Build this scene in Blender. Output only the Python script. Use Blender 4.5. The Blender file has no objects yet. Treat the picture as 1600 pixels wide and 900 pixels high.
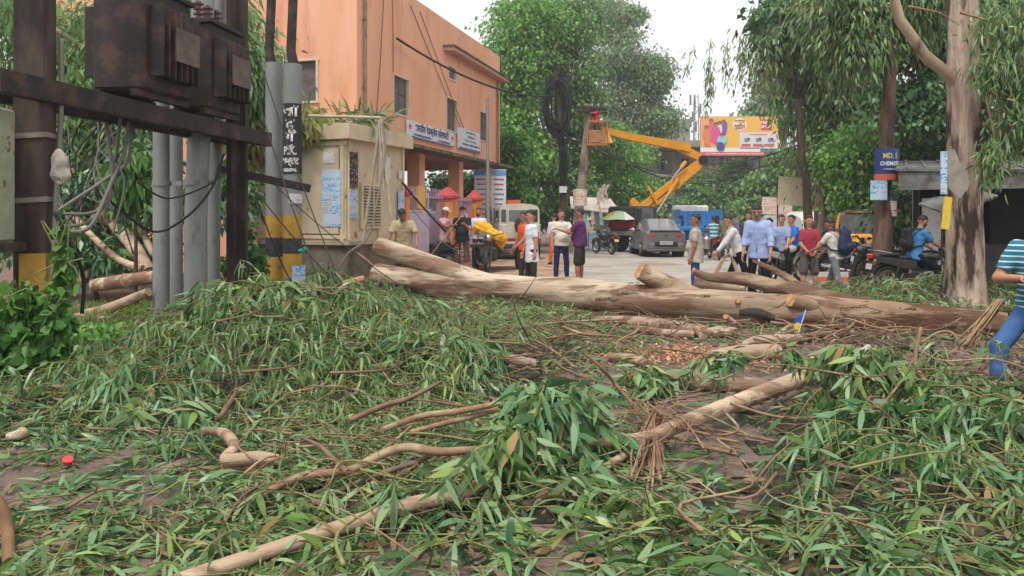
import bpy, math, random
import numpy as np
from mathutils import Vector, Matrix, Euler
random.seed(7)
rng = np.random.default_rng(11)
scene = bpy.context.scene
COL = scene.collection
R = math.radians
# ------------------------------------------------------------------ camera
F, HZ, CH = 1200.0, 340.0, 1.55          # focal length and horizon in photo pixels, eye height in metres
cam_d = bpy.data.cameras.new("camera")
cam = bpy.data.objects.new("camera", cam_d)
COL.objects.link(cam)
cam.location = (0, 0, CH)
cam.rotation_euler = (R(90), 0, 0)
cam_d.sensor_width = 36
cam_d.lens = 36 * F / 1600
cam_d.shift_y = -(450 - HZ) / 1600
cam_d.clip_start = 0.05
cam_d.clip_end = 2000
scene.camera = cam
# ------------------------------------------------------------------ sky and sun (bright overcast)
SUN_EL, SUN_AZ = 62, 200
w = bpy.data.worlds.new("World")
scene.world = w
w.use_nodes = True
wn = w.node_tree.nodes
wl = w.node_tree.links
wn.clear()
sky = wn.new('ShaderNodeTexSky')
sky.sky_type = 'NISHITA'
sky.sun_disc = False
sky.sun_elevation = R(SUN_EL)
sky.sun_rotation = R(SUN_AZ)
sky.air_density = 1.0
sky.dust_density = 4.0
hs = wn.new('ShaderNodeHueSaturation')
hs.inputs['Saturation'].default_value = 0.12
mixw = wn.new('ShaderNodeMix')
mixw.data_type = 'RGBA'
mixw.inputs[0].default_value = 0.55
tcw = wn.new('ShaderNodeTexCoord')
cn = wn.new('ShaderNodeTexNoise')
cn.inputs['Scale'].default_value = 2.2
cn.inputs['Detail'].default_value = 5
cr = wn.new('ShaderNodeMapRange')
cr.inputs['From Min'].default_value = 0.3
cr.inputs['From Max'].default_value = 0.7
cr.inputs['To Min'].default_value = 9.5
cr.inputs['To Max'].default_value = 12.0
cc = wn.new('ShaderNodeCombineColor')
bg = wn.new('ShaderNodeBackground')
bg.inputs['Strength'].default_value = 0.086
wo = wn.new('ShaderNodeOutputWorld')
wl.new(sky.outputs[0], hs.inputs['Color'])
wl.new(tcw.outputs['Generated'], cn.inputs['Vector'])
wl.new(cn.outputs['Fac'], cr.inputs['Value'])
for k_ in range(3):
    wl.new(cr.outputs[0], cc.inputs[k_])
wl.new(hs.outputs[0], mixw.inputs[6])
wl.new(cc.outputs[0], mixw.inputs[7])
wl.new(mixw.outputs[2], bg.inputs['Color'])
wl.new(bg.outputs[0], wo.inputs['Surface'])
sd = bpy.data.lights.new("sun", 'SUN')
sd.energy = 1.5
sd.angle = R(11)
sd.color = (1.0, 0.96, 0.9)
sun = bpy.data.objects.new("sun", sd)
COL.objects.link(sun)
_az = R(SUN_AZ)
_sv = Vector((math.sin(_az) * math.cos(R(SUN_EL)), math.cos(_az) * math.cos(R(SUN_EL)), math.sin(R(SUN_EL))))
sun.rotation_euler = _sv.to_track_quat('Z', 'Y').to_euler()
sun.location = (0, 0, 30)
scene.view_settings.view_transform = 'Standard'
scene.view_settings.look = 'None'
scene.view_settings.exposure = 0.8
scene.view_settings.gamma = 1.0
scene.cycles.max_bounces = 6
scene.cycles.transparent_max_bounces = 4
scene.cycles.use_denoising = True

# ------------------------------------------------------------------ coordinates
def at(px, py, Y):
    return Vector(((px - 800) / F * Y, Y, CH - (py - HZ) * Y / F))
def gd(px, py):
    Y = F * CH / (py - HZ)
    return Vector(((px - 800) / F * Y, Y, 0))
def S(r, g, b):
    f = lambda c: ((c / 255 + 0.055) / 1.055) ** 2.4 if c > 10 else c / 255 / 12.92
    return (f(r), f(g), f(b))

# ------------------------------------------------------------------ materials
MATS = {}
def pm(name, c1, c2=None, scale=6.0, rough=0.7, bump=0.15, metal=0.0, stretch=(1, 1, 1), rotz=0.0, lo=0.35, hi=0.65,
       c3=None, scale3=1.5, lo3=0.5, hi3=0.62, detail=6, spec=0.4, bscale=None, coat=0.0, bdist=0.01, grad=None):
    if name in MATS:
        return MATS[name]
    m = bpy.data.materials.new(name)
    m.use_nodes = True
    nt = m.node_tree
    N, L = nt.nodes, nt.links
    b = N['Principled BSDF']
    b.inputs['Roughness'].default_value = rough
    b.inputs['Metallic'].default_value = metal
    b.inputs['Specular IOR Level'].default_value = spec
    b.inputs['Coat Weight'].default_value = coat
    b.inputs['Coat Roughness'].default_value = 0.1
    tc = N.new('ShaderNodeTexCoord')
    mp = N.new('ShaderNodeMapping')
    mp.inputs['Scale'].default_value = stretch
    r0 = N.new('ShaderNodeVectorRotate')
    r0.rotation_type = 'Z_AXIS'
    r0.inputs['Angle'].default_value = rotz
    L.new(tc.outputs['Object'], r0.inputs['Vector'])
    L.new(r0.outputs[0], mp.inputs['Vector'])
    if c2 is None:
        c2 = tuple(x * 0.8 for x in c1)
    n = N.new('ShaderNodeTexNoise')
    n.inputs['Scale'].default_value = scale
    n.inputs['Detail'].default_value = detail
    n.inputs['Roughness'].default_value = 0.6
    L.new(mp.outputs[0], n.inputs['Vector'])
    mr = N.new('ShaderNodeMapRange')
    mr.inputs['From Min'].default_value = lo
    mr.inputs['From Max'].default_value = hi
    L.new(n.outputs['Fac'], mr.inputs['Value'])
    mx = N.new('ShaderNodeMix')
    mx.data_type = 'RGBA'
    mx.inputs[6].default_value = (*c1, 1)
    mx.inputs[7].default_value = (*c2, 1)
    L.new(mr.outputs[0], mx.inputs[0])
    out = mx.outputs[2]
    if c3 is not None:
        n3 = N.new('ShaderNodeTexNoise')
        n3.inputs['Scale'].default_value = scale3
        n3.inputs['Detail'].default_value = 5
        n3.inputs['Roughness'].default_value = 0.65
        ad = N.new('ShaderNodeVectorMath')
        ad.inputs[1].default_value = (13.1, 7.7, 3.3)
        L.new(mp.outputs[0], ad.inputs[0])
        L.new(ad.outputs[0], n3.inputs['Vector'])
        m3 = N.new('ShaderNodeMapRange')
        m3.inputs['From Min'].default_value = lo3
        m3.inputs['From Max'].default_value = hi3
        L.new(n3.outputs['Fac'], m3.inputs['Value'])
        x3 = N.new('ShaderNodeMix')
        x3.data_type = 'RGBA'
        L.new(m3.outputs[0], x3.inputs[0])
        L.new(out, x3.inputs[6])
        x3.inputs[7].default_value = (*c3, 1)
        out = x3.outputs[2]
    if grad:
        sp = N.new('ShaderNodeSeparateXYZ'); L.new(tc.outputs['Object'], sp.inputs[0])
        gm = N.new('ShaderNodeMapRange'); gm.inputs['From Min'].default_value = grad[1]; gm.inputs['From Max'].default_value = grad[2]
        L.new(sp.outputs['X'], gm.inputs['Value'])
        gx_ = N.new('ShaderNodeMix'); gx_.data_type = 'RGBA'; gx_.blend_type = 'MULTIPLY'
        L.new(gm.outputs[0], gx_.inputs[0]); L.new(out, gx_.inputs[6]); gx_.inputs[7].default_value = (*grad[0], 1); out = gx_.outputs[2]
    L.new(out, b.inputs['Base Color'])
    if bump:
        nb = N.new('ShaderNodeTexNoise')
        nb.inputs['Scale'].default_value = bscale or scale * 3
        nb.inputs['Detail'].default_value = 5
        L.new(mp.outputs[0], nb.inputs['Vector'])
        bp = N.new('ShaderNodeBump')
        bp.inputs['Strength'].default_value = bump
        bp.inputs['Distance'].default_value = bdist
        L.new(nb.outputs['Fac'], bp.inputs['Height'])
        L.new(bp.outputs[0], b.inputs['Normal'])
    MATS[name] = m
    return m

def leafmat(name, a, b_, c, back=None, rough=0.45, trans=0.25, old=None):
    if name in MATS:
        return MATS[name]
    m = bpy.data.materials.new(name)
    m.use_nodes = True
    N, L = m.node_tree.nodes, m.node_tree.links
    b = N['Principled BSDF']
    b.inputs['Roughness'].default_value = rough
    b.inputs['Specular IOR Level'].default_value = 0.35
    g = N.new('ShaderNodeNewGeometry')
    cr_ = N.new('ShaderNodeValToRGB')
    e = cr_.color_ramp.elements
    e[0].position = 0.0
    e[0].color = (*a, 1)
    e[1].position = 1.0
    e[1].color = (*c, 1)
    x = e.new(0.5)
    x.color = (*b_, 1)
    if old:
        e[-1].position = .93
        x = e.new(.955)
        x.color = (*old, 1)
    L.new(g.outputs['Random Per Island'], cr_.inputs[0])
    out = cr_.outputs[0]
    if back:
        mx = N.new('ShaderNodeMix')
        mx.data_type = 'RGBA'
        L.new(g.outputs['Backfacing'], mx.inputs[0])
        L.new(out, mx.inputs[6])
        mx.inputs[7].default_value = (*back, 1)
        out = mx.outputs[2]
    L.new(out, b.inputs['Base Color'])
    tr = N.new('ShaderNodeBsdfTranslucent')
    L.new(out, tr.inputs['Color'])
    ms = N.new('ShaderNodeMixShader')
    ms.inputs[0].default_value = trans
    L.new(b.outputs[0], ms.inputs[1])
    L.new(tr.outputs[0], ms.inputs[2])
    L.new(ms.outputs[0], N['Material Output'].inputs['Surface'])
    MATS[name] = m
    return m

def flat(name, c, rough=0.6, metal=0.0, spec=0.4, coat=0.0, var=0.85, scale=9, bump=0.05):
    if name in MATS: return MATS[name]
    return pm(name, c, tuple(x * var for x in c), scale, rough, bump, metal, spec=spec, coat=coat)

def glass(name, c=(0.02, 0.025, 0.03), rough=0.08):
    if name in MATS: return MATS[name]
    return pm(name, c, tuple(x * 1.6 for x in c), 2.0, rough, 0.0, spec=0.7, coat=0.3)

# ------------------------------------------------------------------ object helpers
def tag(o, label=None, cat=None, group=None, kind=None):
    if label: o['label'] = label
    if cat: o['category'] = cat
    if group: o['group'] = group
    if kind: o['kind'] = kind
    return o
def thing(name, label, cat, loc=(0, 0, 0), rz=0.0, group=None):
    o = bpy.data.objects.new(name, None)
    o.empty_display_size = 0.2
    COL.objects.link(o)
    o.location = loc
    o.rotation_euler = (0, 0, rz)
    return tag(o, label, cat, group)
def link(name, me, mat=None, parent=None, smooth=True, angle=None):
    o = bpy.data.objects.new(name, me)
    COL.objects.link(o)
    if mat is not None:
        for m in (mat if isinstance(mat, (list, tuple)) else [mat]):
            me.materials.append(m)
    if smooth:
        me.polygons.foreach_set('use_smooth', [True] * len(me.polygons))
        if angle:
            me.set_sharp_from_angle(angle=R(angle))
    if parent is not None:
        o.parent = parent
    return o
def np_mesh(name, V, faces):
    """faces: list of (k-gon index arrays)"""
    me = bpy.data.meshes.new(name)
    V = np.asarray(V, dtype=np.float32)
    me.vertices.add(len(V))
    me.vertices.foreach_set('co', V.ravel())
    ls, st, n = [], [], 0
    for f in faces:
        f = np.asarray(f, dtype=np.int32)
        if len(f) == 0:
            continue
        k = f.shape[1]
        ls.append(f.ravel())
        st.append(n + np.arange(len(f), dtype=np.int32) * k)
        n += f.size
    me.loops.add(n)
    me.loops.foreach_set('vertex_index', np.concatenate(ls))
    st = np.concatenate(st)
    me.polygons.add(len(st))
    me.polygons.foreach_set('loop_start', st)
    me.update(calc_edges=True)
    return me

class MB:
    """collects simple solids into one mesh"""
    def __init__(s):
        s.v, s.f, s.m = [], [], []
        s.M = Matrix.Identity(4)
        s.mi = 0
    def add(s, V, Fc):
        b = len(s.v)
        for p in V:
            s.v.append(tuple(s.M @ Vector(p)))
        for f in Fc:
            s.f.append(tuple(b + i for i in f))
            s.m.append(s.mi)
        return s
    def box(s, c, d, r=(0, 0, 0), bev=0.0, taper=1.0):
        E = Euler(r).to_matrix()
        hx, hy, hz = d[0] / 2, d[1] / 2, d[2] / 2
        c = Vector(c)
        if bev <= 0:
            P = [(-hx, -hy, -hz), (hx, -hy, -hz), (hx, hy, -hz), (-hx, hy, -hz)]
            P += [(x * taper, y * taper, hz) for x, y, _ in P]
            s.add([c + E @ Vector(p) for p in P], [(0, 3, 2, 1), (4, 5, 6, 7), (0, 1, 5, 4), (1, 2, 6, 5), (2, 3, 7, 6), (3, 0, 4, 7)])
        else:
            b = min(bev, hx * .9, hy * .9, hz * .9)
            V, idx = [], {}
            for sx in (-1, 1):
                for sy in (-1, 1):
                    for sz in (-1, 1):
                        for a in range(3):
                            q = [sx * (hx - b), sy * (hy - b), sz * (hz - b)]
                            q[a] = (sx * hx, sy * hy, sz * hz)[a]
                            if sz > 0:
                                q[0] *= taper; q[1] *= taper
                            idx[(sx, sy, sz, a)] = len(V)
                            V.append(c + E @ Vector(q))
            Fc = []
            for a in range(3):
                o1, o2 = [(1, 2), (2, 0), (0, 1)][a]
                for sg in (-1, 1):
                    q = []
                    for u, v in ((-1, -1), (1, -1), (1, 1), (-1, 1)):
                        k = [0, 0, 0]; k[a] = sg; k[o1] = u; k[o2] = v
                        q.append(idx[(*k, a)])
                    Fc.append(q if sg > 0 else q[::-1])
                for u in (-1, 1):
                    for v in (-1, 1):
                        k1 = [0, 0, 0]; k2 = [0, 0, 0]
                        k1[a], k2[a] = -1, 1
                        k1[o1] = k2[o1] = u; k1[o2] = k2[o2] = v
                        q = [idx[(*k1, o1)], idx[(*k2, o1)], idx[(*k2, o2)], idx[(*k1, o2)]]
                        Fc.append(q if u * v > 0 else q[::-1])
            for sx in (-1, 1):
                for sy in (-1, 1):
                    for sz in (-1, 1):
                        t = [idx[(sx, sy, sz, a)] for a in range(3)]
                        Fc.append(t if sx * sy * sz > 0 else t[::-1])
            s.add(V, Fc)
        return s
    def tube(s, pts, rad, n=8, cap=True, sx=1.0):
        pts = [Vector(p) for p in pts]
        if not isinstance(rad, (list, tuple, np.ndarray)):
            rad = [rad] * len(pts)
        V, Fc = [], []
        prev = None
        for i, p in enumerate(pts):
            t = (pts[min(i + 1, len(pts) - 1)] - pts[max(i - 1, 0)])
            t = t.normalized() if t.length > 1e-9 else Vector((0, 0, 1))
            if prev is None:
                a = Vector((0, 0, 1)) if abs(t.z) < 0.9 else Vector((1, 0, 0))
                u = t.cross(a).normalized()
            else:
                u = (prev - t * prev.dot(t))
                u = u.normalized() if u.length > 1e-6 else t.orthogonal().normalized()
            prev = u
            v = t.cross(u)
            for k in range(n):
                a = 2 * math.pi * k / n
                V.append(p + (u * math.cos(a) * sx + v * math.sin(a)) * rad[i])
        for i in range(len(pts) - 1):
            for k in range(n):
                k2 = (k + 1) % n
                Fc.append((i * n + k, i * n + k2, (i + 1) * n + k2, (i + 1) * n + k))
        if cap:
            Fc.append(tuple(range(n - 1, -1, -1)))
            Fc.append(tuple((len(pts) - 1) * n + k for k in range(n)))
        return s.add(V, Fc)
    def cyl(s, a, b, r, n=16, r2=None):
        return s.tube([a, b], [r, r if r2 is None else r2], n)
    def ell(s, c, r, nu=14, nv=9, rot=None):
        V, Fc = [], []
        c = Vector(c)
        E = rot or Matrix.Identity(3)
        for i in range(nv + 1):
            th = math.pi * i / nv
            for k in range(nu):
                a = 2 * math.pi * k / nu
                V.append(c + E @ Vector((r[0] * math.sin(th) * math.cos(a), r[1] * math.sin(th) * math.sin(a), r[2] * math.cos(th))))
        for i in range(nv):
            for k in range(nu):
                k2 = (k + 1) % nu
                Fc.append((i * nu + k, (i + 1) * nu + k, (i + 1) * nu + k2, i * nu + k2))
        return s.add(V, Fc)
    def torus(s, c, ax, R_, r, n=24, m=8, sq=1.0):
        c = Vector(c); ax = Vector(ax).normalized()
        u = ax.orthogonal().normalized(); v = ax.cross(u)
        V, Fc = [], []
        for i in range(n):
            a = 2 * math.pi * i / n
            d = u * math.cos(a) + v * math.sin(a)
            for k in range(m):
                b = 2 * math.pi * k / m
                V.append(c + d * (R_ + r * math.cos(b)) + ax * r * sq * math.sin(b))
        for i in range(n):
            for k in range(m):
                Fc.append((i * m + k, ((i + 1) % n) * m + k, ((i + 1) % n) * m + (k + 1) % m, i * m + (k + 1) % m))
        return s.add(V, Fc)
    def prism(s, poly, o, ux, uy, uz, depth):
        """polygon (a,b) in plane ux,uy at o, thickened along uz"""
        o, ux, uy, uz = Vector(o), Vector(ux), Vector(uy), Vector(uz)
        n = len(poly)
        V = [o + ux * a + uy * b for a, b in poly] + [o + ux * a + uy * b + uz * depth for a, b in poly]
        Fc = [tuple(range(n - 1, -1, -1)), tuple(range(n, 2 * n))]
        for i in range(n):
            j = (i + 1) % n
            Fc.append((i, j, n + j, n + i))
        return s.add(V, Fc)
    def build(s, name, mat=None, parent=None, smooth=True, angle=35, **kw):
        me = bpy.data.meshes.new(name)
        me.from_pydata(s.v, [], s.f)
        o = link(name, me, mat, parent, smooth, angle)
        if any(s.m):
            me.polygons.foreach_set('material_index', s.m)
        if kw:
            tag(o, **kw)
        return o

_txt = {}
def text(sx, size, M, mat, parent, name='lettering', align='CENTER', bold=0.0, xs=1.0, depth=0.0):
    """flat lettering; M places local XY plane"""
    cu = bpy.data.curves.new(name, 'FONT')
    cu.body = sx
    cu.size = size
    cu.align_x = align
    cu.align_y = 'CENTER'
    cu.offset = bold
    cu.resolution_u = 2
    o = bpy.data.objects.new(name, cu)
    COL.objects.link(o)
    dg = bpy.context.evaluated_depsgraph_get()
    me = bpy.data.meshes.new_from_object(o.evaluated_get(dg))
    bpy.data.objects.remove(o)
    bpy.data.curves.remove(cu)
    me.transform(M @ Matrix.Diagonal((xs, 1, 1, 1)))
    me.materials.clear()
    return link(name, me, mat, parent, smooth=False)
def frame(o, ux, uy):
    """matrix with origin o, x axis ux, y axis uy"""
    ux, uy = Vector(ux).normalized(), Vector(uy).normalized()
    uz = ux.cross(uy)
    return Matrix(((ux.x, uy.x, uz.x, o[0]), (ux.y, uy.y, uz.y, o[1]), (ux.z, uy.z, uz.z, o[2]), (0, 0, 0, 1)))

def marks(w_, h_, M, mat, parent, seed=1, name='small_print'):
    """a line of print too small to read: short strokes of uneven width"""
    m = MB(); m.M = M; rr = random.Random(seed); x = -w_ / 2
    while x < w_ / 2:
        s_ = h_ * rr.uniform(.25, .7)
        m.box((x + s_ / 2, rr.uniform(-.08, .08) * h_, 0), (s_, h_ * rr.uniform(.5, 1), .002)); x += s_ + h_ * rr.choice((.12, .18, .5))
    o = m.build(name, mat, parent, smooth=False); o['kind'] = 'stuff'; return o

# ------------------------------------------------------------------ smooth solids (for bodies and clothes)
def surfnet(Fv, org, h):
    ins = Fv < 0
    nx, ny, nz = Fv.shape
    acc = np.zeros((nx, ny, nz, 3), np.float32)
    cnt = np.zeros((nx, ny, nz), np.float32)
    faces_src = []
    for ax in range(3):
        sl0 = [slice(None)] * 3; sl1 = [slice(None)] * 3
        sl0[ax] = slice(0, -1); sl1[ax] = slice(1, None)
        a, b = Fv[tuple(sl0)], Fv[tuple(sl1)]
        cr_ = (a < 0) != (b < 0)
        I = np.argwhere(cr_)
        if len(I) == 0:
            continue
        av, bv = a[cr_], b[cr_]
        t = av / (av - bv)
        P = I.astype(np.float32)
        P[:, ax] += t
        o1, o2 = [(1, 2), (2, 0), (0, 1)][ax]
        q = []
        for d1, d2 in ((-1, -1), (0, -1), (0, 0), (-1, 0)):
            J = I.copy(); J[:, o1] += d1; J[:, o2] += d2
            np.add.at(acc, (J[:, 0], J[:, 1], J[:, 2]), P)
            np.add.at(cnt, (J[:, 0], J[:, 1], J[:, 2]), 1)
            q.append(J)
        faces_src.append((q, av < 0))
    m = cnt > 0
    ids = -np.ones((nx, ny, nz), np.int64)
    ids[m] = np.arange(m.sum())
    V = acc[m] / cnt[m][:, None] * h + org
    Fs = []
    for q, s0 in faces_src:
        f = np.stack([ids[J[:, 0], J[:, 1], J[:, 2]] for J in q], 1)
        f[~s0] = f[~s0][:, ::-1]
        Fs.append(f)
    return V, np.concatenate(Fs)

def sdf_mesh(prims, h=0.02, k=0.02, wr=0.0, seed=0, infl=0.0):
    """prims: ('c',p0,r0,p1,r1) capsule, ('e',c,r,rot3) ellipsoid, ('l',p0,p1,rx0,ry0,rx1,ry1,xaxis) elliptic frustum"""
    bb = []
    for p in prims:
        if p[0] == 'c':
            bb += [np.array(p[1]) - p[2], np.array(p[1]) + p[2], np.array(p[3]) - p[4], np.array(p[3]) + p[4]]
        elif p[0] == 'e':
            r = max(p[2]); bb += [np.array(p[1]) - r, np.array(p[1]) + r]
        else:
            r = max(p[3:7]); bb += [np.array(p[1]) - r, np.array(p[1]) + r, np.array(p[2]) - r, np.array(p[2]) + r]
    bb = np.array(bb)
    lo = bb.min(0) - 3 * h - infl - .01; hi = bb.max(0) + 3 * h + infl + .01
    n = np.ceil((hi - lo) / h).astype(int) + 1
    Fv = np.full(tuple(n), 0.3, np.float32)
    for p in prims:
        if p[0] == 'c':
            q = np.array([np.array(p[1]) - p[2], np.array(p[1]) + p[2], np.array(p[3]) - p[4], np.array(p[3]) + p[4]])
        elif p[0] == 'e':
            r = max(p[2]); q = np.array([np.array(p[1]) - r, np.array(p[1]) + r])
        else:
            r = max(p[3:7]); q = np.array([np.array(p[1]) - r, np.array(p[1]) + r, np.array(p[2]) - r, np.array(p[2]) + r])
        pad = 0.05 + infl
        i0 = np.maximum(0, np.floor((q.min(0) - pad - lo) / h).astype(int))
        i1 = np.minimum(n, np.ceil((q.max(0) + pad - lo) / h).astype(int) + 1)
        X, Y, Z = np.meshgrid(*[lo[a] + h * np.arange(i0[a], i1[a]) for a in range(3)], indexing='ij')
        P = np.stack([X, Y, Z], -1)
        if p[0] == 'c':
            a, b = np.array(p[1]), np.array(p[3])
            d = b - a
            t = np.clip(((P - a) @ d) / max(d @ d, 1e-9), 0, 1)
            D = np.linalg.norm(P - a - t[..., None] * d, axis=-1) - (p[2] + (p[4] - p[2]) * t)
        elif p[0] == 'e':
            Rm = np.array(p[3]) if p[3] is not None else np.eye(3)
            q_ = (P - np.array(p[1])) @ Rm
            r = np.array(p[2])
            k0 = np.linalg.norm(q_ / r, axis=-1); k1 = np.linalg.norm(q_ / (r * r), axis=-1)
            D = k0 * (k0 - 1) / np.maximum(k1, 1e-6)
        else:
            a, b = np.array(p[1]), np.array(p[2])
            d = b - a; L = np.linalg.norm(d); d = d / L
            xa = np.array(p[7]); xa = xa - d * (xa @ d); xa /= np.linalg.norm(xa)
            ya = np.cross(d, xa)
            v = P - a
            zz = v @ d; t = np.clip(zz / L, 0, 1)
            rx = p[3] + (p[5] - p[3]) * t; ry = p[4] + (p[6] - p[4]) * t
            k0 = np.sqrt(((v @ xa) / rx) ** 2 + ((v @ ya) / ry) ** 2)
            D = (k0 - 1) * np.minimum(rx, ry)
            D = np.maximum(D, np.abs(zz - L / 2) - L / 2)
        D = D - infl
        s = tuple(slice(i0[a], i1[a]) for a in range(3))
        f = Fv[s]
        hh = np.clip(0.5 + 0.5 * (f - D) / k, 0, 1)
        Fv[s] = D * hh + f * (1 - hh) - k * hh * (1 - hh)
    if wr:
        X, Y, Z = np.meshgrid(*[lo[a] + h * np.arange(n[a]) for a in range(3)], indexing='ij')
        Fv += wr * (np.sin(38 * Z + 14 * X * np.cos(seed) + seed) * np.sin(21 * X - 17 * Y + 9 * Z + seed * 2) + 0.6 * np.sin(30 * Y + 25 * X + 16 * Z + seed))
    Fv[0] = Fv[-1] = 0.3; Fv[:, 0] = Fv[:, -1] = 0.3; Fv[:, :, 0] = Fv[:, :, -1] = 0.3
    return surfnet(Fv, lo, h)
# ------------------------------------------------------------------ people
SK = {0: S(182, 132, 104), 1: S(152, 106, 84), 2: S(178, 128, 100)}
def skin(i):
    return pm('skin_%d' % i, SK[i], tuple(x * .85 for x in SK[i]), 14, 0.5, 0.05, spec=0.35)
M_hair = pm('hair_black', (0.012, 0.010, 0.009), (0.022, 0.018, 0.016), 60, 0.55, 0.5, bscale=160)
M_dark = flat('dark_feature', (0.02, 0.012, 0.01), 0.5)
M_lip = flat('lip', S(110, 58, 52), 0.5)
def cloth(name, c, var=0.88, rough=0.85):
    if 'cloth_' + name in MATS: return MATS['cloth_' + name]
    return pm('cloth_' + name, c, tuple(x * var for x in c), 7, rough, 0.25, spec=0.15, bscale=26, bdist=0.02)
def stripes(name, c1, c2, freq, duty=0.35, c0=None):
    m = bpy.data.materials.new('cloth_' + name); m.use_nodes = True
    N, L = m.node_tree.nodes, m.node_tree.links
    tc = N.new('ShaderNodeTexCoord'); sp = N.new('ShaderNodeSeparateXYZ')
    mu = N.new('ShaderNodeMath'); mu.operation = 'MULTIPLY'; mu.inputs[1].default_value = freq
    fr = N.new('ShaderNodeMath'); fr.operation = 'FRACT'
    lt = N.new('ShaderNodeMath'); lt.operation = 'LESS_THAN'; lt.inputs[1].default_value = duty
    mx = N.new('ShaderNodeMix'); mx.data_type = 'RGBA'
    mx.inputs[6].default_value = (*c1, 1); mx.inputs[7].default_value = (*c2, 1)
    L.new(tc.outputs['Object'], sp.inputs[0]); L.new(sp.outputs['Z'], mu.inputs[0]); L.new(mu.outputs[0], fr.inputs[0])
    L.new(fr.outputs[0], lt.inputs[0]); L.new(lt.outputs[0], mx.inputs[0])
    L.new(mx.outputs[2], N['Principled BSDF'].inputs['Base Color'])
    N['Principled BSDF'].inputs['Roughness'].default_value = 0.85
    return m
def rotx(v, a):  # pitch: positive a tips -z towards +y (forward swing)
    c, s = math.cos(a), math.sin(a)
    return Vector((v.x, v.y * c - v.z * s, v.y * s + v.z * c))
def ldir(pitch, out, side):
    p, o = R(pitch), R(out)
    return Vector((side * math.sin(o), math.sin(p) * math.cos(o), -math.cos(p) * math.cos(o)))

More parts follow.
